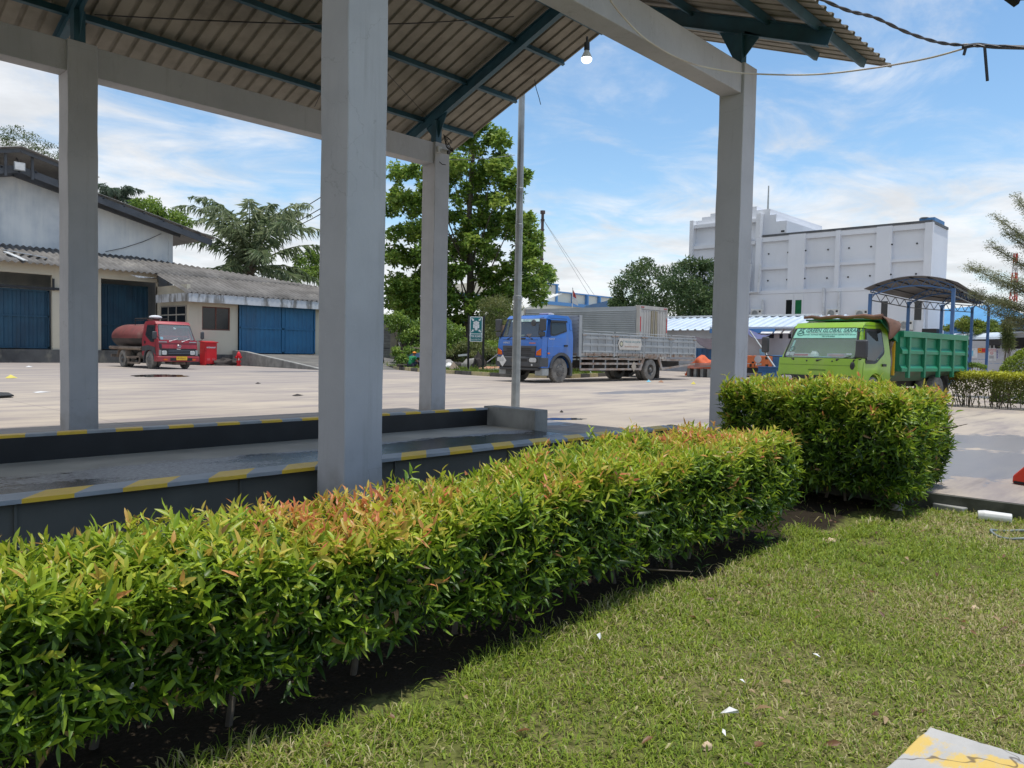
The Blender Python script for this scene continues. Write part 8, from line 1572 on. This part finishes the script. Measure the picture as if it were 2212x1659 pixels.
a, b = G(1972, 999.5), G(2002, 1003); m_ = MB(); m_.bar(a + (0, 0, .012), b + (0, 0, .012), .03, .022); tag(m_.build('batten', mat('batten', (.62, .52, .36), rough=.7)), 'thin pale wooden batten lying on the damp yard', 'batten')
def puddle(px0, px1, py0, py1, nm='puddle', seed=0):
    c = G((px0 + px1) / 2, (py0 + py1) / 2); q = []; N_ = 64; hw = (px1 - px0) / 2; hh = (py1 - py0) / 2
    for i in range(N_): a = 2 * math.pi * i / N_; k = 1 + .30 * mnoise.noise((math.cos(a) * 2.5 + seed, math.sin(a) * 2.5, seed)); p = G((px0 + px1) / 2 + hw * k * math.cos(a), (py0 + py1) / 2 + hh * k * math.sin(a)); q.append((p[0], p[1], .004))
    m_ = MB(); m_.add(q, [tuple(range(N_))]); o = fix_normals(m_.build(nm, M['puddle'])); return tag(o, kind='structure')
m, t, b = nodes('puddle'); b.inputs['Base Color'].default_value = (.012, .012, .013, 1); b.inputs['Roughness'].default_value = .08; b.inputs['Specular IOR Level'].default_value = .45; lk(t, n_bump(t, n_noise(t, n_map(t, n_pos(t), (1, 4, 1)), 3, 3), .06), b.inputs['Normal']); M['puddle'] = m
puddle(285, 405, 809, 815, seed=1); puddle(1165, 1260, 903, 907.5, seed=4)
pl_ = MB(); a, b, c, d = G(-40, 851), G(-40, 862), G(30, 859), G(18, 853); pl_.prism([a * (1, 1, 0) + (0, 0, .03), b * (1, 1, 0) + (0, 0, .03), c * (1, 1, 0) + (0, 0, .03), d * (1, 1, 0) + (0, 0, .03)], (0, 0, .03)); tag(fix_normals(pl_.build('steel_plate', M['black_steel'])), 'black steel cover plate on the yard at the left frame edge', 'plate')
# red hydrant box, fire hydrant, dark bundle
mat('hyd_red', (.62, .012, .02), (.52, .012, .018), s=2, rough=.35)
a = AY(*Z1(1030, 1250), 45.3); b = AY(*Z1(1105, 1142), 45.3); wb_ = (b[0] - a[0]) * .80; hh = b[2]; hb = thing('hydrant_box', 'bright red hydrant cabinet standing against the cream office wall', 'cabinet', (a[0] + wb_ / 2, 45.65, 0))
m_ = MB(); m_.box((-wb_ / 2, -.35, .10), (wb_ / 2, .35, hh - .05)); m_.build('body', M['hyd_red'], hb, bevel=.015); m_ = MB(); m_.prism([(-wb_ / 2 - .06, -.42, hh - .09), (-wb_ / 2 - .06, -.42, hh - .04), (-wb_ / 2 - .06, .4, hh + .02), (-wb_ / 2 - .06, .4, hh - .04)], (wb_ + .12, 0, 0)); fix_normals(m_.build('lid', M['hyd_red'], hb)); m_ = MB(); m_.box((-wb_ / 2 + .07, -.372, .2), (wb_ / 2 - .07, -.353, hh - .16)); dr = m_.build('door', M['hyd_red'], hb, bevel=.006)
text('lettering', 'HYDRANT', wb_ * .16, M['white_paint'], dr, (0, -.376, hh * .74), (1, 0, 0), (0, 0, 1), .002, bold=.006)
for s in (-1, 1): m_ = MB(); m_.box((s * (wb_ / 2 - .06) - .05, -.3, -.01), (s * (wb_ / 2 - .06) + .05, .3, .098)); m_.build('leg', M['hyd_red'], hb); m_ = MB(); m_.box((s * wb_ * .22 - .1, -.38, .30), (s * wb_ * .22 + .1, -.3725, .44)); m_.build('door_vent', mat('hyd_pink', (.62, .08, .09), rough=.5) if s < 0 else M['hyd_pink'], dr)
hp = G(515.5, 790.5); hs_ = np.linalg.norm(hp) ; hz_ = (790.5 - 758) / F_PX * (hp @ FWD0) ; hy = thing('fire_hydrant', 'red pillar fire hydrant in front of the ramp wall', 'hydrant', (hp[0], hp[1], 0)); k = hz_ / .95; hy.scale = (k, k, k)
m_ = MB(); m_.lathe([(0, 0), (.15, 0), (.15, .05), (.10, .06), (.10, .22), (.155, .23), (.155, .30), (.105, .31), (.105, .62), (.15, .63), (.15, .68), (.125, .69), (.12, .76), (.07, .86), (.03, .89), (.03, .95), (0, .95)], (0, 0, 0), (0, 0, 1), 18); m_.build('barrel', M['hyd_red'], hy, smooth=40)
for dv_ in ((-1, -.1, 0), (.9, .3, 0), (-.1, -1, 0)):
    m_ = MB(); d = unit(dv_); m_.cyl(d * .08 + (0, 0, .55), d * .20 + (0, 0, .55), .06, None, 12); m_.cyl(d * .2 + (0, 0, .55), d * .225 + (0, 0, .55), .075, None, 8); m_.build('outlet', M['hyd_red'], hy)
m_ = MB(); m_.box((-.09, -.125, .36), (-.02, -.105, .5)); m_.build('label', M['white_paint'], hy)
a = AY(*Z1(1135, 1243), 45.2); rock('dark_bundle', (a[0], 45.2, 0), (.85, .4, .42), M['char'], 'dark crumpled bundle lying between the red cabinet and the ramp wall', 'bundle', 6.0, .5)
# ---------------------------------------------------------------- lamp post, bulb, camera, wires
pb = AD(1113, 886, 16.2); lp = thing('lamp_post', 'tall stepped galvanised lamp post behind the concrete block', 'lamp post', (pb[0], pb[1], 0)); r0 = .085
sc = [(0, .092), (2.35, .088), (2.36, .100), (2.44, .100), (2.45, .078), (3.85, .076), (3.86, .083), (3.93, .083), (3.94, .074), (4.6, .072), (4.61, .08), (4.68, .08), (4.69, .07), (8.6, .06), (8.6, 0)]
m_ = MB(); m_.lathe([(r_, z) for z, r_ in sc], (0, 0, 0), (0, 0, 1), 8); m_.build('pole', M['galv'], lp); m_ = MB(); m_.cbox((0, 0, .015), (.34, .34, .03)); m_.build('base_plate', M['galv'], lp); m_ = MB(); m_.tube([(0, 0, 8.5), (-.5, 0, 8.9), (-1.1, 0, 8.95)], .035, 8); m_.box((-1.6, -.12, 8.88), (-1.0, .12, 9.0)); m_.build('lamp_head', M['galv'], lp)
bp_ = AY(1268, 92, 5.04); bb_ = AY(1268, 137, 5.04); lbp = thing('light_bulb', 'lit white bulb hanging from a black socket under the concrete beam', 'light bulb', bp_); k = (bp_[2] - bb_[2])
m_ = MB(); m_.cyl((0, 0, .06), (0, 0, -k * .02), .012); m_.lathe([(0, 0), (.028, 0), (.03, -k * .36), (.022, -k * .40), (0, -k * .40)], (0, 0, 0), (0, 0, 1), 12); m_.build('socket', M['black'], lbp); m_ = MB(); m_.lathe([(.022, -k * .38), (.030, -k * .46), (.052, -k * .68), (.056, -k * .76)], (0, 0, 0), (0, 0, 1), 16); m_.build('bulb_neck', M['white_paint'], lbp, smooth=40); m_ = MB(); m_.lathe([(.056, -k * .76), (.056, -k * .84), (.044, -k * .94), (.02, -k * .995), (0, -k)], (0, 0, 0), (0, 0, 1), 16); m_.build('bulb_dome', emis('bulb_lit', (1.0, .98, .95), 2.0), lbp, smooth=60)
cpos = AY(953, 329, 11.0); sc_ = thing('security_camera', 'small security camera with tangled black cables at the far column top', 'camera', cpos); cl_ = RIGHT; uu = -FWD0
m_ = MB(); m_.cbox((-.05, 0, .04), (.10, .06, .11)); m_.build('mount_box', M['ac_white'], sc_, bevel=.01); m_ = MB(); m_.cyl((.0, -.02, .02), (.03, -.16, -.02), .045, .045, 14); m_.build('housing', M['white_paint'], sc_); m_ = MB(); m_.cyl((.03, -.161, -.02), (.035, -.19, -.028), .04, .038, 14); m_.build('lens', M['black'], sc_)
m_ = MB()
for i in range(5): m_.tube([np.array([.02, -.03, .08]) + RIGHT * (.10 + .05 * math.cos(a + i * .4) * (1 + i * .25)) + ZUP * (.08 + (.09 + .02 * i) * math.sin(a)) for a in np.linspace(.3 * i, 5.2 + .2 * i, 18)], .007, 5)
m_.tube([RIGHT * -.09 + ZUP * -.02, RIGHT * -.07 + ZUP * -.14, RIGHT * .02 + ZUP * -.22, RIGHT * .09 + ZUP * -.23], .007, 5); m_.build('cables', M['black'], sc_)
m_ = MB(); q = [(948, 262, 11.3), (1000, 290, 11.4)]
def wire(name, pts, r, mt, label, cat='cable'):
    m_ = MB(); P = [V3(p) for p in pts]; out = []
    for i in range(len(P) - 1):
        p0, p1, p2, p3 = P[max(i - 1, 0)], P[i], P[i + 1], P[min(i + 2, len(P) - 1)]
        for k in range(8): t = k / 8; out.append(.5 * (2 * p1 + (p2 - p0) * t + (2 * p0 - 5 * p1 + 4 * p2 - p3) * t * t + (3 * p1 - p0 - 3 * p2 + p3) * t ** 3))
    out.append(P[-1]); m_.tube(out, r, 6); return tag(m_.build(name, mt, smooth=60), label, cat)
mat('wire_cream', (.62, .57, .45), (.55, .48, .42), s=3, rough=.6); mat('wire_black', (.012, .012, .014), rough=.5)
wire('cable', [AD(1318, 0, 7.5), AD(1345, 35, 7.7), AD(1400, 88, 8.2), AD(1480, 132, 8.6), AD(1560, 152, 8.9), AD(1640, 160, 8.9), AD(1760, 161, 8.6), AD(1880, 148, 8.2), AD(2000, 127, 7.8), AD(2085, 104, 7.4)], .009, M['wire_cream'], 'thin cream cable swinging from the concrete beam to the twisted power line')
mw = [AD(1760, -8, 6.6), AD(1830, 22, 6.8), AD(1890, 38, 7.0), AD(1960, 70, 7.2), AD(2030, 92, 7.4), AD(2095, 98, 7.4), AD(2160, 100, 7.2), AD(2330, 108, 6.6)]
def spl(P, n=10):
    out = []
    for i in range(len(P) - 1):
        p0, p1, p2, p3 = P[max(i - 1, 0)], P[i], P[i + 1], P[min(i + 2, len(P) - 1)]
        for k in range(n): t = k / n; out.append(.5 * (2 * p1 + (p2 - p0) * t + (2 * p0 - 5 * p1 + 4 * p2 - p3) * t * t + (3 * p1 - p0 - 3 * p2 + p3) * t ** 3))
    return out + [P[-1]]
S_ = spl(mw); tc = thing('power_line', 'black twisted power cable with hanging tape ends at upper right', 'power line', S_[40]); to = np.array(S_[40])
for ph in (0, math.pi):
    m_ = MB(); m_.tube([p + ZUP * .008 * math.sin(i * .8 + ph) + RIGHT * .004 * math.cos(i * .8 + ph) for i, p in enumerate(S_)], .0095, 6); m_.build('strand', mat('strand', (.06, .055, .06), (.03, .03, .032), s=9, rough=.5) if ph == 0 else M['strand'], tc, to, smooth=60)
m_ = MB(); m_.tube(spl([AD(2080, 102, 7.4), AD(2110, 97, 7.4), AD(2150, 101, 7.4), AD(2230, 103, 7.3)]), .02, 7); m_.build('joint_tape', M['wire_black'], tc, to)
for a, b in (((2086, 104), (2082, 119)), ((2127, 101), (2133, 175))): m_ = MB(); m_.bar(AD(*a, 7.38), AD(*b, 7.38), .022, .014, FWD0); m_.build('tape_end', M['wire_black'], tc, to)
wire('cable', [AX(205, 32, 3.6), AD(440, 44, 9.5), AD(690, 52, 10.2), AD(900, 50, 11), AD(1110, 36, 11.6)], .008, M['wire_black'], 'thin black cable strung under the canopy roof along the purlins')
wire('cable', [AD(1155, 172, 12.4), AD(1158, 190, 12.4), AD(1164, 210, 12.4), AD(1168, 226, 12.4)], .006, M['wire_black'], 'short loose black wire end hanging from the canopy roof edge')
wire('cable', [AD(970, 345, 14.4), AD(1040, 343, 14.9), AD(1112, 335, 16.1)], .006, M['galv'], 'thin grey cable between the far column and the lamp post')
for i, (y0, y1) in enumerate(((458, 430), (478, 456), (487, 468))): wire('power_cable', [AD(560 - i * 20, y0 + 62 - 12 * i, 70), AD(640, y0 + 2, 66), AD(760, y1 - 45, 60)], .035, M['wire_black'], ['upper black overhead line crossing behind the palm', 'middle black overhead line crossing behind the palm', 'lower black overhead line crossing behind the palm'][i], 'power line')
# eave corner of the roof over the viewer, poking in at the top right
ev = thing('guard_hut_eave', 'dark corner of an overhanging eave poking in at the top right', 'eave', AD(2240, -30, 1.9)); eo = np.array(ev.location)
m_ = MB(); m_.rib(AD(2160, -4, 2.0), AD(2420, -50, 1.6) - AD(2160, -4, 2.0), RIGHT * .25 - FWD0 * .9 + ZUP * .2, ZUP, .08, .025, .015, .01); m_.build('eave_sheet', M['roof_metal_dark'], ev, eo, solid=.004); m_ = MB(); m_.prism([AD(2168, 0, 2.0), AD(2190, 16, 1.99), AD(2196, 2, 1.98), AD(2290, -6, 1.9), AD(2290, -40, 1.9), AD(2168, -30, 2.0)], -FWD0 * .02); fix_normals(m_.build('torn_flashing', M['wire_black'], ev, eo))
# ---------------------------------------------------------------- lawn bits
rb = G(2185, 1045); br = thing('road_barrier', 'red plastic road barrier on the damp yard at the right frame edge', 'barrier', (rb[0], rb[1], 0)); d = unit(np.array([G(2300, 1062)[0] - rb[0], G(2300, 1062)[1] - rb[1], 0])); zt = PL(2206, 985, FWD0, rb)[2]; nb = np.array([-d[1], d[0], 0]); nb = nb if nb @ FWD0 > 0 else -nb
k = zt / .55; Lb_ = 1.4; prof = [(0, 0), (0, .20), (.17, .62), (.22, .95), (1.2, .95), (1.25, .62), (1.42, .20), (1.42, 0)]
m_ = MB(); m_.prism([d * a_ + ZUP * (z_ * k * .8) for a_, z_ in prof], nb * .40); fix_normals(m_.build('body', mat('barrier_red', (.70, .055, .025), (.60, .045, .022), s=2, rough=.4), br, bevel=.025, seg=3)); m_ = MB(); m_.prism([d * a_ + ZUP * z_ - nb * .004 for a_, z_ in ((.02, .01), (1.4, .01), (1.4, .035), (.02, .035))], nb * .003); fix_normals(m_.build('base_seam', M['black'], br))
def slab_mat():
    m, t, b = nodes('painted_slab'); p = n_pos(t); col = n_mix(t, n_range(t, n_noise(t, p, 3, 6), .35, .65), (.44, .43, .41), (.36, .355, .34)); dp = t.nodes.new('ShaderNodeVectorMath'); dp.operation = 'DOT_PRODUCT'; lk(t, p, dp.inputs[0]); dp.inputs[1].default_value = tuple(SLN)
    dd = n_math(t, 'SUBTRACT', dp.outputs['Value'], SL0); band = n_math(t, 'MULTIPLY', n_range(t, dd, .04, .10), n_range(t, dd, .34, .26)); yel = n_range(t, n_math(t, 'ADD', n_math(t, 'MULTIPLY', band, .31), n_noise(t, n_map(t, p, (2, 5, 1), rot=(0, 0, SLA)), 2.4, 7, .68)), .72, .86); col = n_mix(t, n_math(t, 'MULTIPLY', yel, .85), col, (.62, .42, .07))
    blu = n_range(t, n_noise(t, n_map(t, p, (1, 3, 1), (3, 1, 0)), 2.3, 5), .66, .72); col = n_mix(t, n_math(t, 'MULTIPLY', blu, .7), col, (.16, .18, .24)); vo = t.nodes.new('ShaderNodeTexVoronoi'); vo.feature = 'DISTANCE_TO_EDGE'; vo.inputs['Scale'].default_value = 2.1; wq = t.nodes.new('ShaderNodeVectorMath'); wq.operation = 'ADD'; nz = t.nodes.new('ShaderNodeTexNoise'); nz.inputs['Scale'].default_value = 6; lk(t, p, nz.inputs['Vector']); sc_n = t.nodes.new('ShaderNodeVectorMath'); sc_n.operation = 'SCALE'; sc_n.inputs['Scale'].default_value = .22; lk(t, nz.outputs['Color'], sc_n.inputs[0]); lk(t, p, wq.inputs[0]); lk(t, sc_n.outputs[0], wq.inputs[1]); lk(t, wq.outputs[0], vo.inputs['Vector']); col = n_mix(t, n_range(t, vo.outputs['Distance'], .002, .010, .75, 0), col, (.07, .05, .04)); lk(t, col, b.inputs['Base Color']); b.inputs['Roughness'].default_value = .85; lk(t, n_bump(t, n_noise(t, p, 40, 4), .25), b.inputs['Normal']); return m
zs = LAWN_Z + .05; s0, s1, s2 = G(2008, 1569, zs), G(1905, 1668, zs), G(2230, 1636, zs); dE = unit((s2 - s0) * (1, 1, 0)); SLN = np.array([-dE[1], dE[0], 0]); SLN = SLN if SLN @ (s1 - s0) > 0 else -SLN; SL0 = float(SLN @ s0); SLA = -math.atan2(dE[1], dE[0])
e1_ = s1 - s0; e2_ = s2 - s0; m_ = MB(); out = []
corners = [s0, s0 + e2_ * 2.2, s0 + e2_ * 2.2 + e1_ * 3, s0 + e1_ * 3]
for i in range(4):
    a, b = corners[i], corners[(i + 1) % 4]; N_ = 26
    for k in range(N_): p = a + (b - a) * k / N_; out.append((p[0] + .010 * mnoise.noise((p[0] * 9, p[1] * 9, 0)), p[1] + .010 * mnoise.noise((p[0] * 9, p[1] * 9, 5)), zs - .06))
m_.prism(out, (0, 0, .06)); o = fix_normals(m_.build('concrete_slab', slab_mat(), bevel=.006)); tag(o, 'cracked concrete slab with worn yellow paint at lower right of the lawn', 'slab')
def lawn_bit(name, label, cat, px, py, r, mt, seed, amp=.4): p = G(px, py, LAWN_Z + .015); return heap(name, (p[0], p[1], LAWN_Z + .005), r, mt, label, cat, seed, 12, 6, amp)
mat('stone', (.42, .39, .33), (.30, .28, .24), s=9, rough=.9, pos=True); mat('stone_buff', (.55, .42, .28), (.45, .33, .22), s=9, rough=.9, pos=True)
lawn_bit('stone', 'grey stone at the foot of the tall hedge near the yard edge', 'stone', 1938, 1098, (.085, .06, .075), M['stone'], 1); lawn_bit('stone', 'small pale stone beside the grey stone under the tall hedge', 'stone', 1951, 1083, (.05, .04, .03), M['stone'], 4); lawn_bit('stone', 'flat buff stone on the lawn in front of the low hedge end', 'stone', 1795, 1170, (.055, .04, .035), M['stone_buff'], 2); lawn_bit('stone', 'small tan stone near the bottom of the lawn', 'stone', 1527, 1610, (.022, .018, .022), M['stone_buff'], 3); lawn_bit('stone', 'pale stone chip on the lawn right of centre', 'stone', 2106, 1312, (.026, .02, .02), M['stone_buff'], 8)
a, b = G(2112, 1113, LAWN_Z + .05), G(2186, 1121, LAWN_Z + .05); m_ = MB(); m_.tube([a, a * .8 + b * .2 + (0, 0, .004), b], [.045, .05, .046], 10); tag(m_.build('broken_post', M['white_paint'], bevel=.008), 'short white concrete post lying in the grass by the yard edge', 'post')
a, b = G(2020, 1092, LAWN_Z + .03), G(2085, 1104, LAWN_Z + .03); m_ = MB(); m_.bar(a, b, .10, .06); tag(m_.build('kerb_fragment', M['concrete'], bevel=.01), 'broken buff kerb fragment half buried beside the yard edge', 'kerb stone')
hc = G(2195, 1155, LAWN_Z + .03); m_ = MB(); m_.tube([hc + RIGHT * .18 * math.cos(a) + FWD0 * .17 * math.sin(a) + ZUP * .012 * math.sin(3 * a) for a in np.linspace(.6, 5.6, 30)] + [hc + RIGHT * .6 + FWD0 * -.3], .011, 8); tag(m_.build('hose', mat('hose_grey', (.20, .24, .24), rough=.5), smooth=60), 'loop of thin grey hose lying in the grass at right', 'hose')
def paper(label, px, py, s, rz, fold=.008): p = G(px, py, LAWN_Z + .03); m_ = MB(); m_.add([(0, 0, 0), (s[0], .01, .004), (s[0] * .8, s[1], .01), (s[0] * .1, s[1] * .8, fold), (s[0] * .5, s[1] * .4, fold * 1.6)], [(0, 1, 4), (1, 2, 4), (2, 3, 4), (3, 0, 4)]); o = m_.build('paper_scrap', M['litter_white'], solid=.001); o.location = tuple(p); o.rotation_euler = (.1, .1, rz); return tag(o, label, 'paper', 'paper scraps on the lawn')
paper('torn white paper strip standing in the lower lawn', 1597, 1540, (.075, .026), 2.2, .018); paper('small white paper scrap near the bottom of the lawn', 1568, 1590, (.04, .02), .3); paper('crumpled white tissue on the lawn beyond the low hedge shadow', 1296, 1382, (.035, .03), .2, .018); paper('tiny white scrap on the right half of the lawn', 1773, 1420, (.035, .025), 1.0); paper('tiny white scrap left of the painted slab', 1610, 1475, (.02, .02), 1.0)
a, b = G(232, 1496, LAWN_Z + .04), G(318, 1478, LAWN_Z + .04); m_ = MB(); m_.cyl(a, b, .018, None, 10); tag(m_.build('drain_pipe', M['pipe_white']), 'short white plastic pipe lying on the soil under the low hedge', 'pipe')
# ---------------------------------------------------------------- seated man on the kerb
pp_ = AD(887, 797, 45.0); zg = .20; man = thing('person', 'man in green shirt and orange cap sitting on the kerb with his back turned', 'person', (pp_[0], pp_[1], zg)); ang = math.atan2(FWD0[1] * .75 + RIGHT[1] * .66, FWD0[0] * .75 + RIGHT[0] * .66); man.rotation_euler = (0, 0, ang); man.scale = (1.08, 1.08, 1.08)
skin_m = mat('skin', (.22, .115, .07), (.19, .10, .06), s=5, rough=.6); shirt = mat('shirt_green', (.012, .19, .075), (.010, .16, .06), s=4, rough=.85); trs = mat('trousers_navy', (.022, .024, .055), (.016, .018, .04), s=4, rough=.85)
vs, es, rs = [], [], []
def J(p, r, par=None): vs.append(p); rs.append(r); i = len(vs) - 1; (es.append((par, i)) if par is not None else None); return i
pel = J((0, 0, .10), .12); sp = J((.05, 0, .30), .115, pel); chs = J((.13, 0, .48), .125, sp); nk = J((.20, 0, .60), .055, chs); hd_ = J((.25, 0, .70), .085, nk); J((.28, 0, .82), .075, hd_)
for s in (1, -1):
    hp_ = J((.04, s * .10, .08), .095, pel); kn = J((.40, s * .17, .34), .062, hp_); an = J((.50, s * .15, -.08), .042, kn); J((.62, s * .16, -.13), .035, an)
    sh = J((.14, s * .19, .51), .058, chs); el_ = J((.26, s * .26, .28), .042, sh); wr = J((.44, s * .14, .30), .030, el_); pa = J((.50, s * .10, .29), .032, wr)
    for k_, (fx, fy, fl_) in enumerate(((.035, -.02, .05), (.045, -.007, .055), (.045, .007, .053), (.038, .02, .042))): f1 = J((.50 + fx, s * (.10 + fy), .275), .010, pa); J((.50 + fx + fl_ * .5, s * (.10 + fy), .25), .008, f1)
    t1 = J((.50, s * .06, .285), .011, pa); J((.525, s * .045, .27), .008, t1)
skin('body', vs, es, rs, skin_m, man, 1, 0)
q = MB(); q.ball((.255, 0, .735), (.098, .082, .085), 14, 8); q.build('hair', M['black'], man, smooth=60)
q = MB(); q.ball((.25, 0, .765), (.112, .096, .085), 16, 7, 0.0); q.prism([(.33, -.08, .765), (.33, .08, .765), (.45, .055, .745), (.45, -.055, .745)], (0, 0, .012)); q.build('cap', mat('cap_orange', (.80, .25, .02), (.70, .2, .02), s=5, rough=.7), man, smooth=50)
skin('shirt', [(-.015, 0, .10), (.03, 0, .25), (.09, 0, .40), (.14, 0, .52), (.185, 0, .585), (.14, .20, .52), (.20, .245, .40), (.14, -.20, .52), (.20, -.245, .40)], [(0, 1), (1, 2), (2, 3), (3, 4), (3, 5), (5, 6), (3, 7), (7, 8)], [(.16, .19), (.145, .18), (.145, .185), (.12, .17), .07, .085, .072, .085, .072], shirt, man, 2)
q = MB(); q.tube([(-.055 + .035 * k_, -.055 + .11 * math.cos(a) * .6, .40 + .075 * math.sin(a)) for k_, a in [(max(0, math.sin(a)), a) for a in np.linspace(-.4, 3.0, 14)]], .008, 5); q.build('back_print', M['white_paint'], man)
skin('trousers', [(0, 0, .09), (.06, .10, .09), (.41, .175, .345), (.51, .155, .0), (.06, -.10, .09), (.41, -.175, .345), (.51, -.155, .0)], [(0, 1), (1, 2), (2, 3), (0, 4), (4, 5), (5, 6)], [(.17, .15), .115, .085, .062, .115, .085, .062], trs, man, 1)
for s in (1, -1): q = MB(); q.box((.47, s * .155 - .045, -.17), (.70, s * .155 + .045, -.10)); q.build('shoe', M['black'], man, bevel=.03)
q = MB(); p = AD(905, 802, 44.6); q.box((p[0] - .2, p[1] - .16, .192), (p[0] + .2, p[1] + .16, .197)); tag(q.build('paper_sheet', M['litter_white']), 'white sheet of paper on the kerb beside the seated man', 'paper')
q = MB(); p = AD(868, 795, 45.5); q.box((p[0] - .3, p[1] - .15, .195), (p[0] + .3, p[1] + .15, .36)); tag(q.build('bag', M['char'], bevel=.06, seg=3), 'small black bag on the kerb left of the seated man', 'bag')
# Indonesian flag far behind
fp = AD(1237, 632, 96); fg = thing('flag', 'small red and white flag hanging on a pole before the cream factory', 'flag', (fp[0], fp[1], 0)); zt = AD(1237, 625, 96)[2]; zb_ = AD(1240, 655, 96)[2]
m_ = MB(); m_.cyl((0, 0, 0), (0, 0, zt + .2), .05); m_.build('pole', M['white_paint'], fg)
for i, mt in enumerate((M['mast_red'], M['white_paint'])): m_ = MB(); z1_ = zt - (zt - zb_) * i / 2; z0_ = zt - (zt - zb_) * (i + 1) / 2; m_.prism([RIGHT * .02 + ZUP * z1_, RIGHT * (.30 + .3 * i) + ZUP * (z1_ - .5), RIGHT * (.5 + .25 * i) + ZUP * (z0_ - .3), RIGHT * .05 + ZUP * z0_], FWD0 * .03); fix_normals(m_.build('cloth', mt, fg))
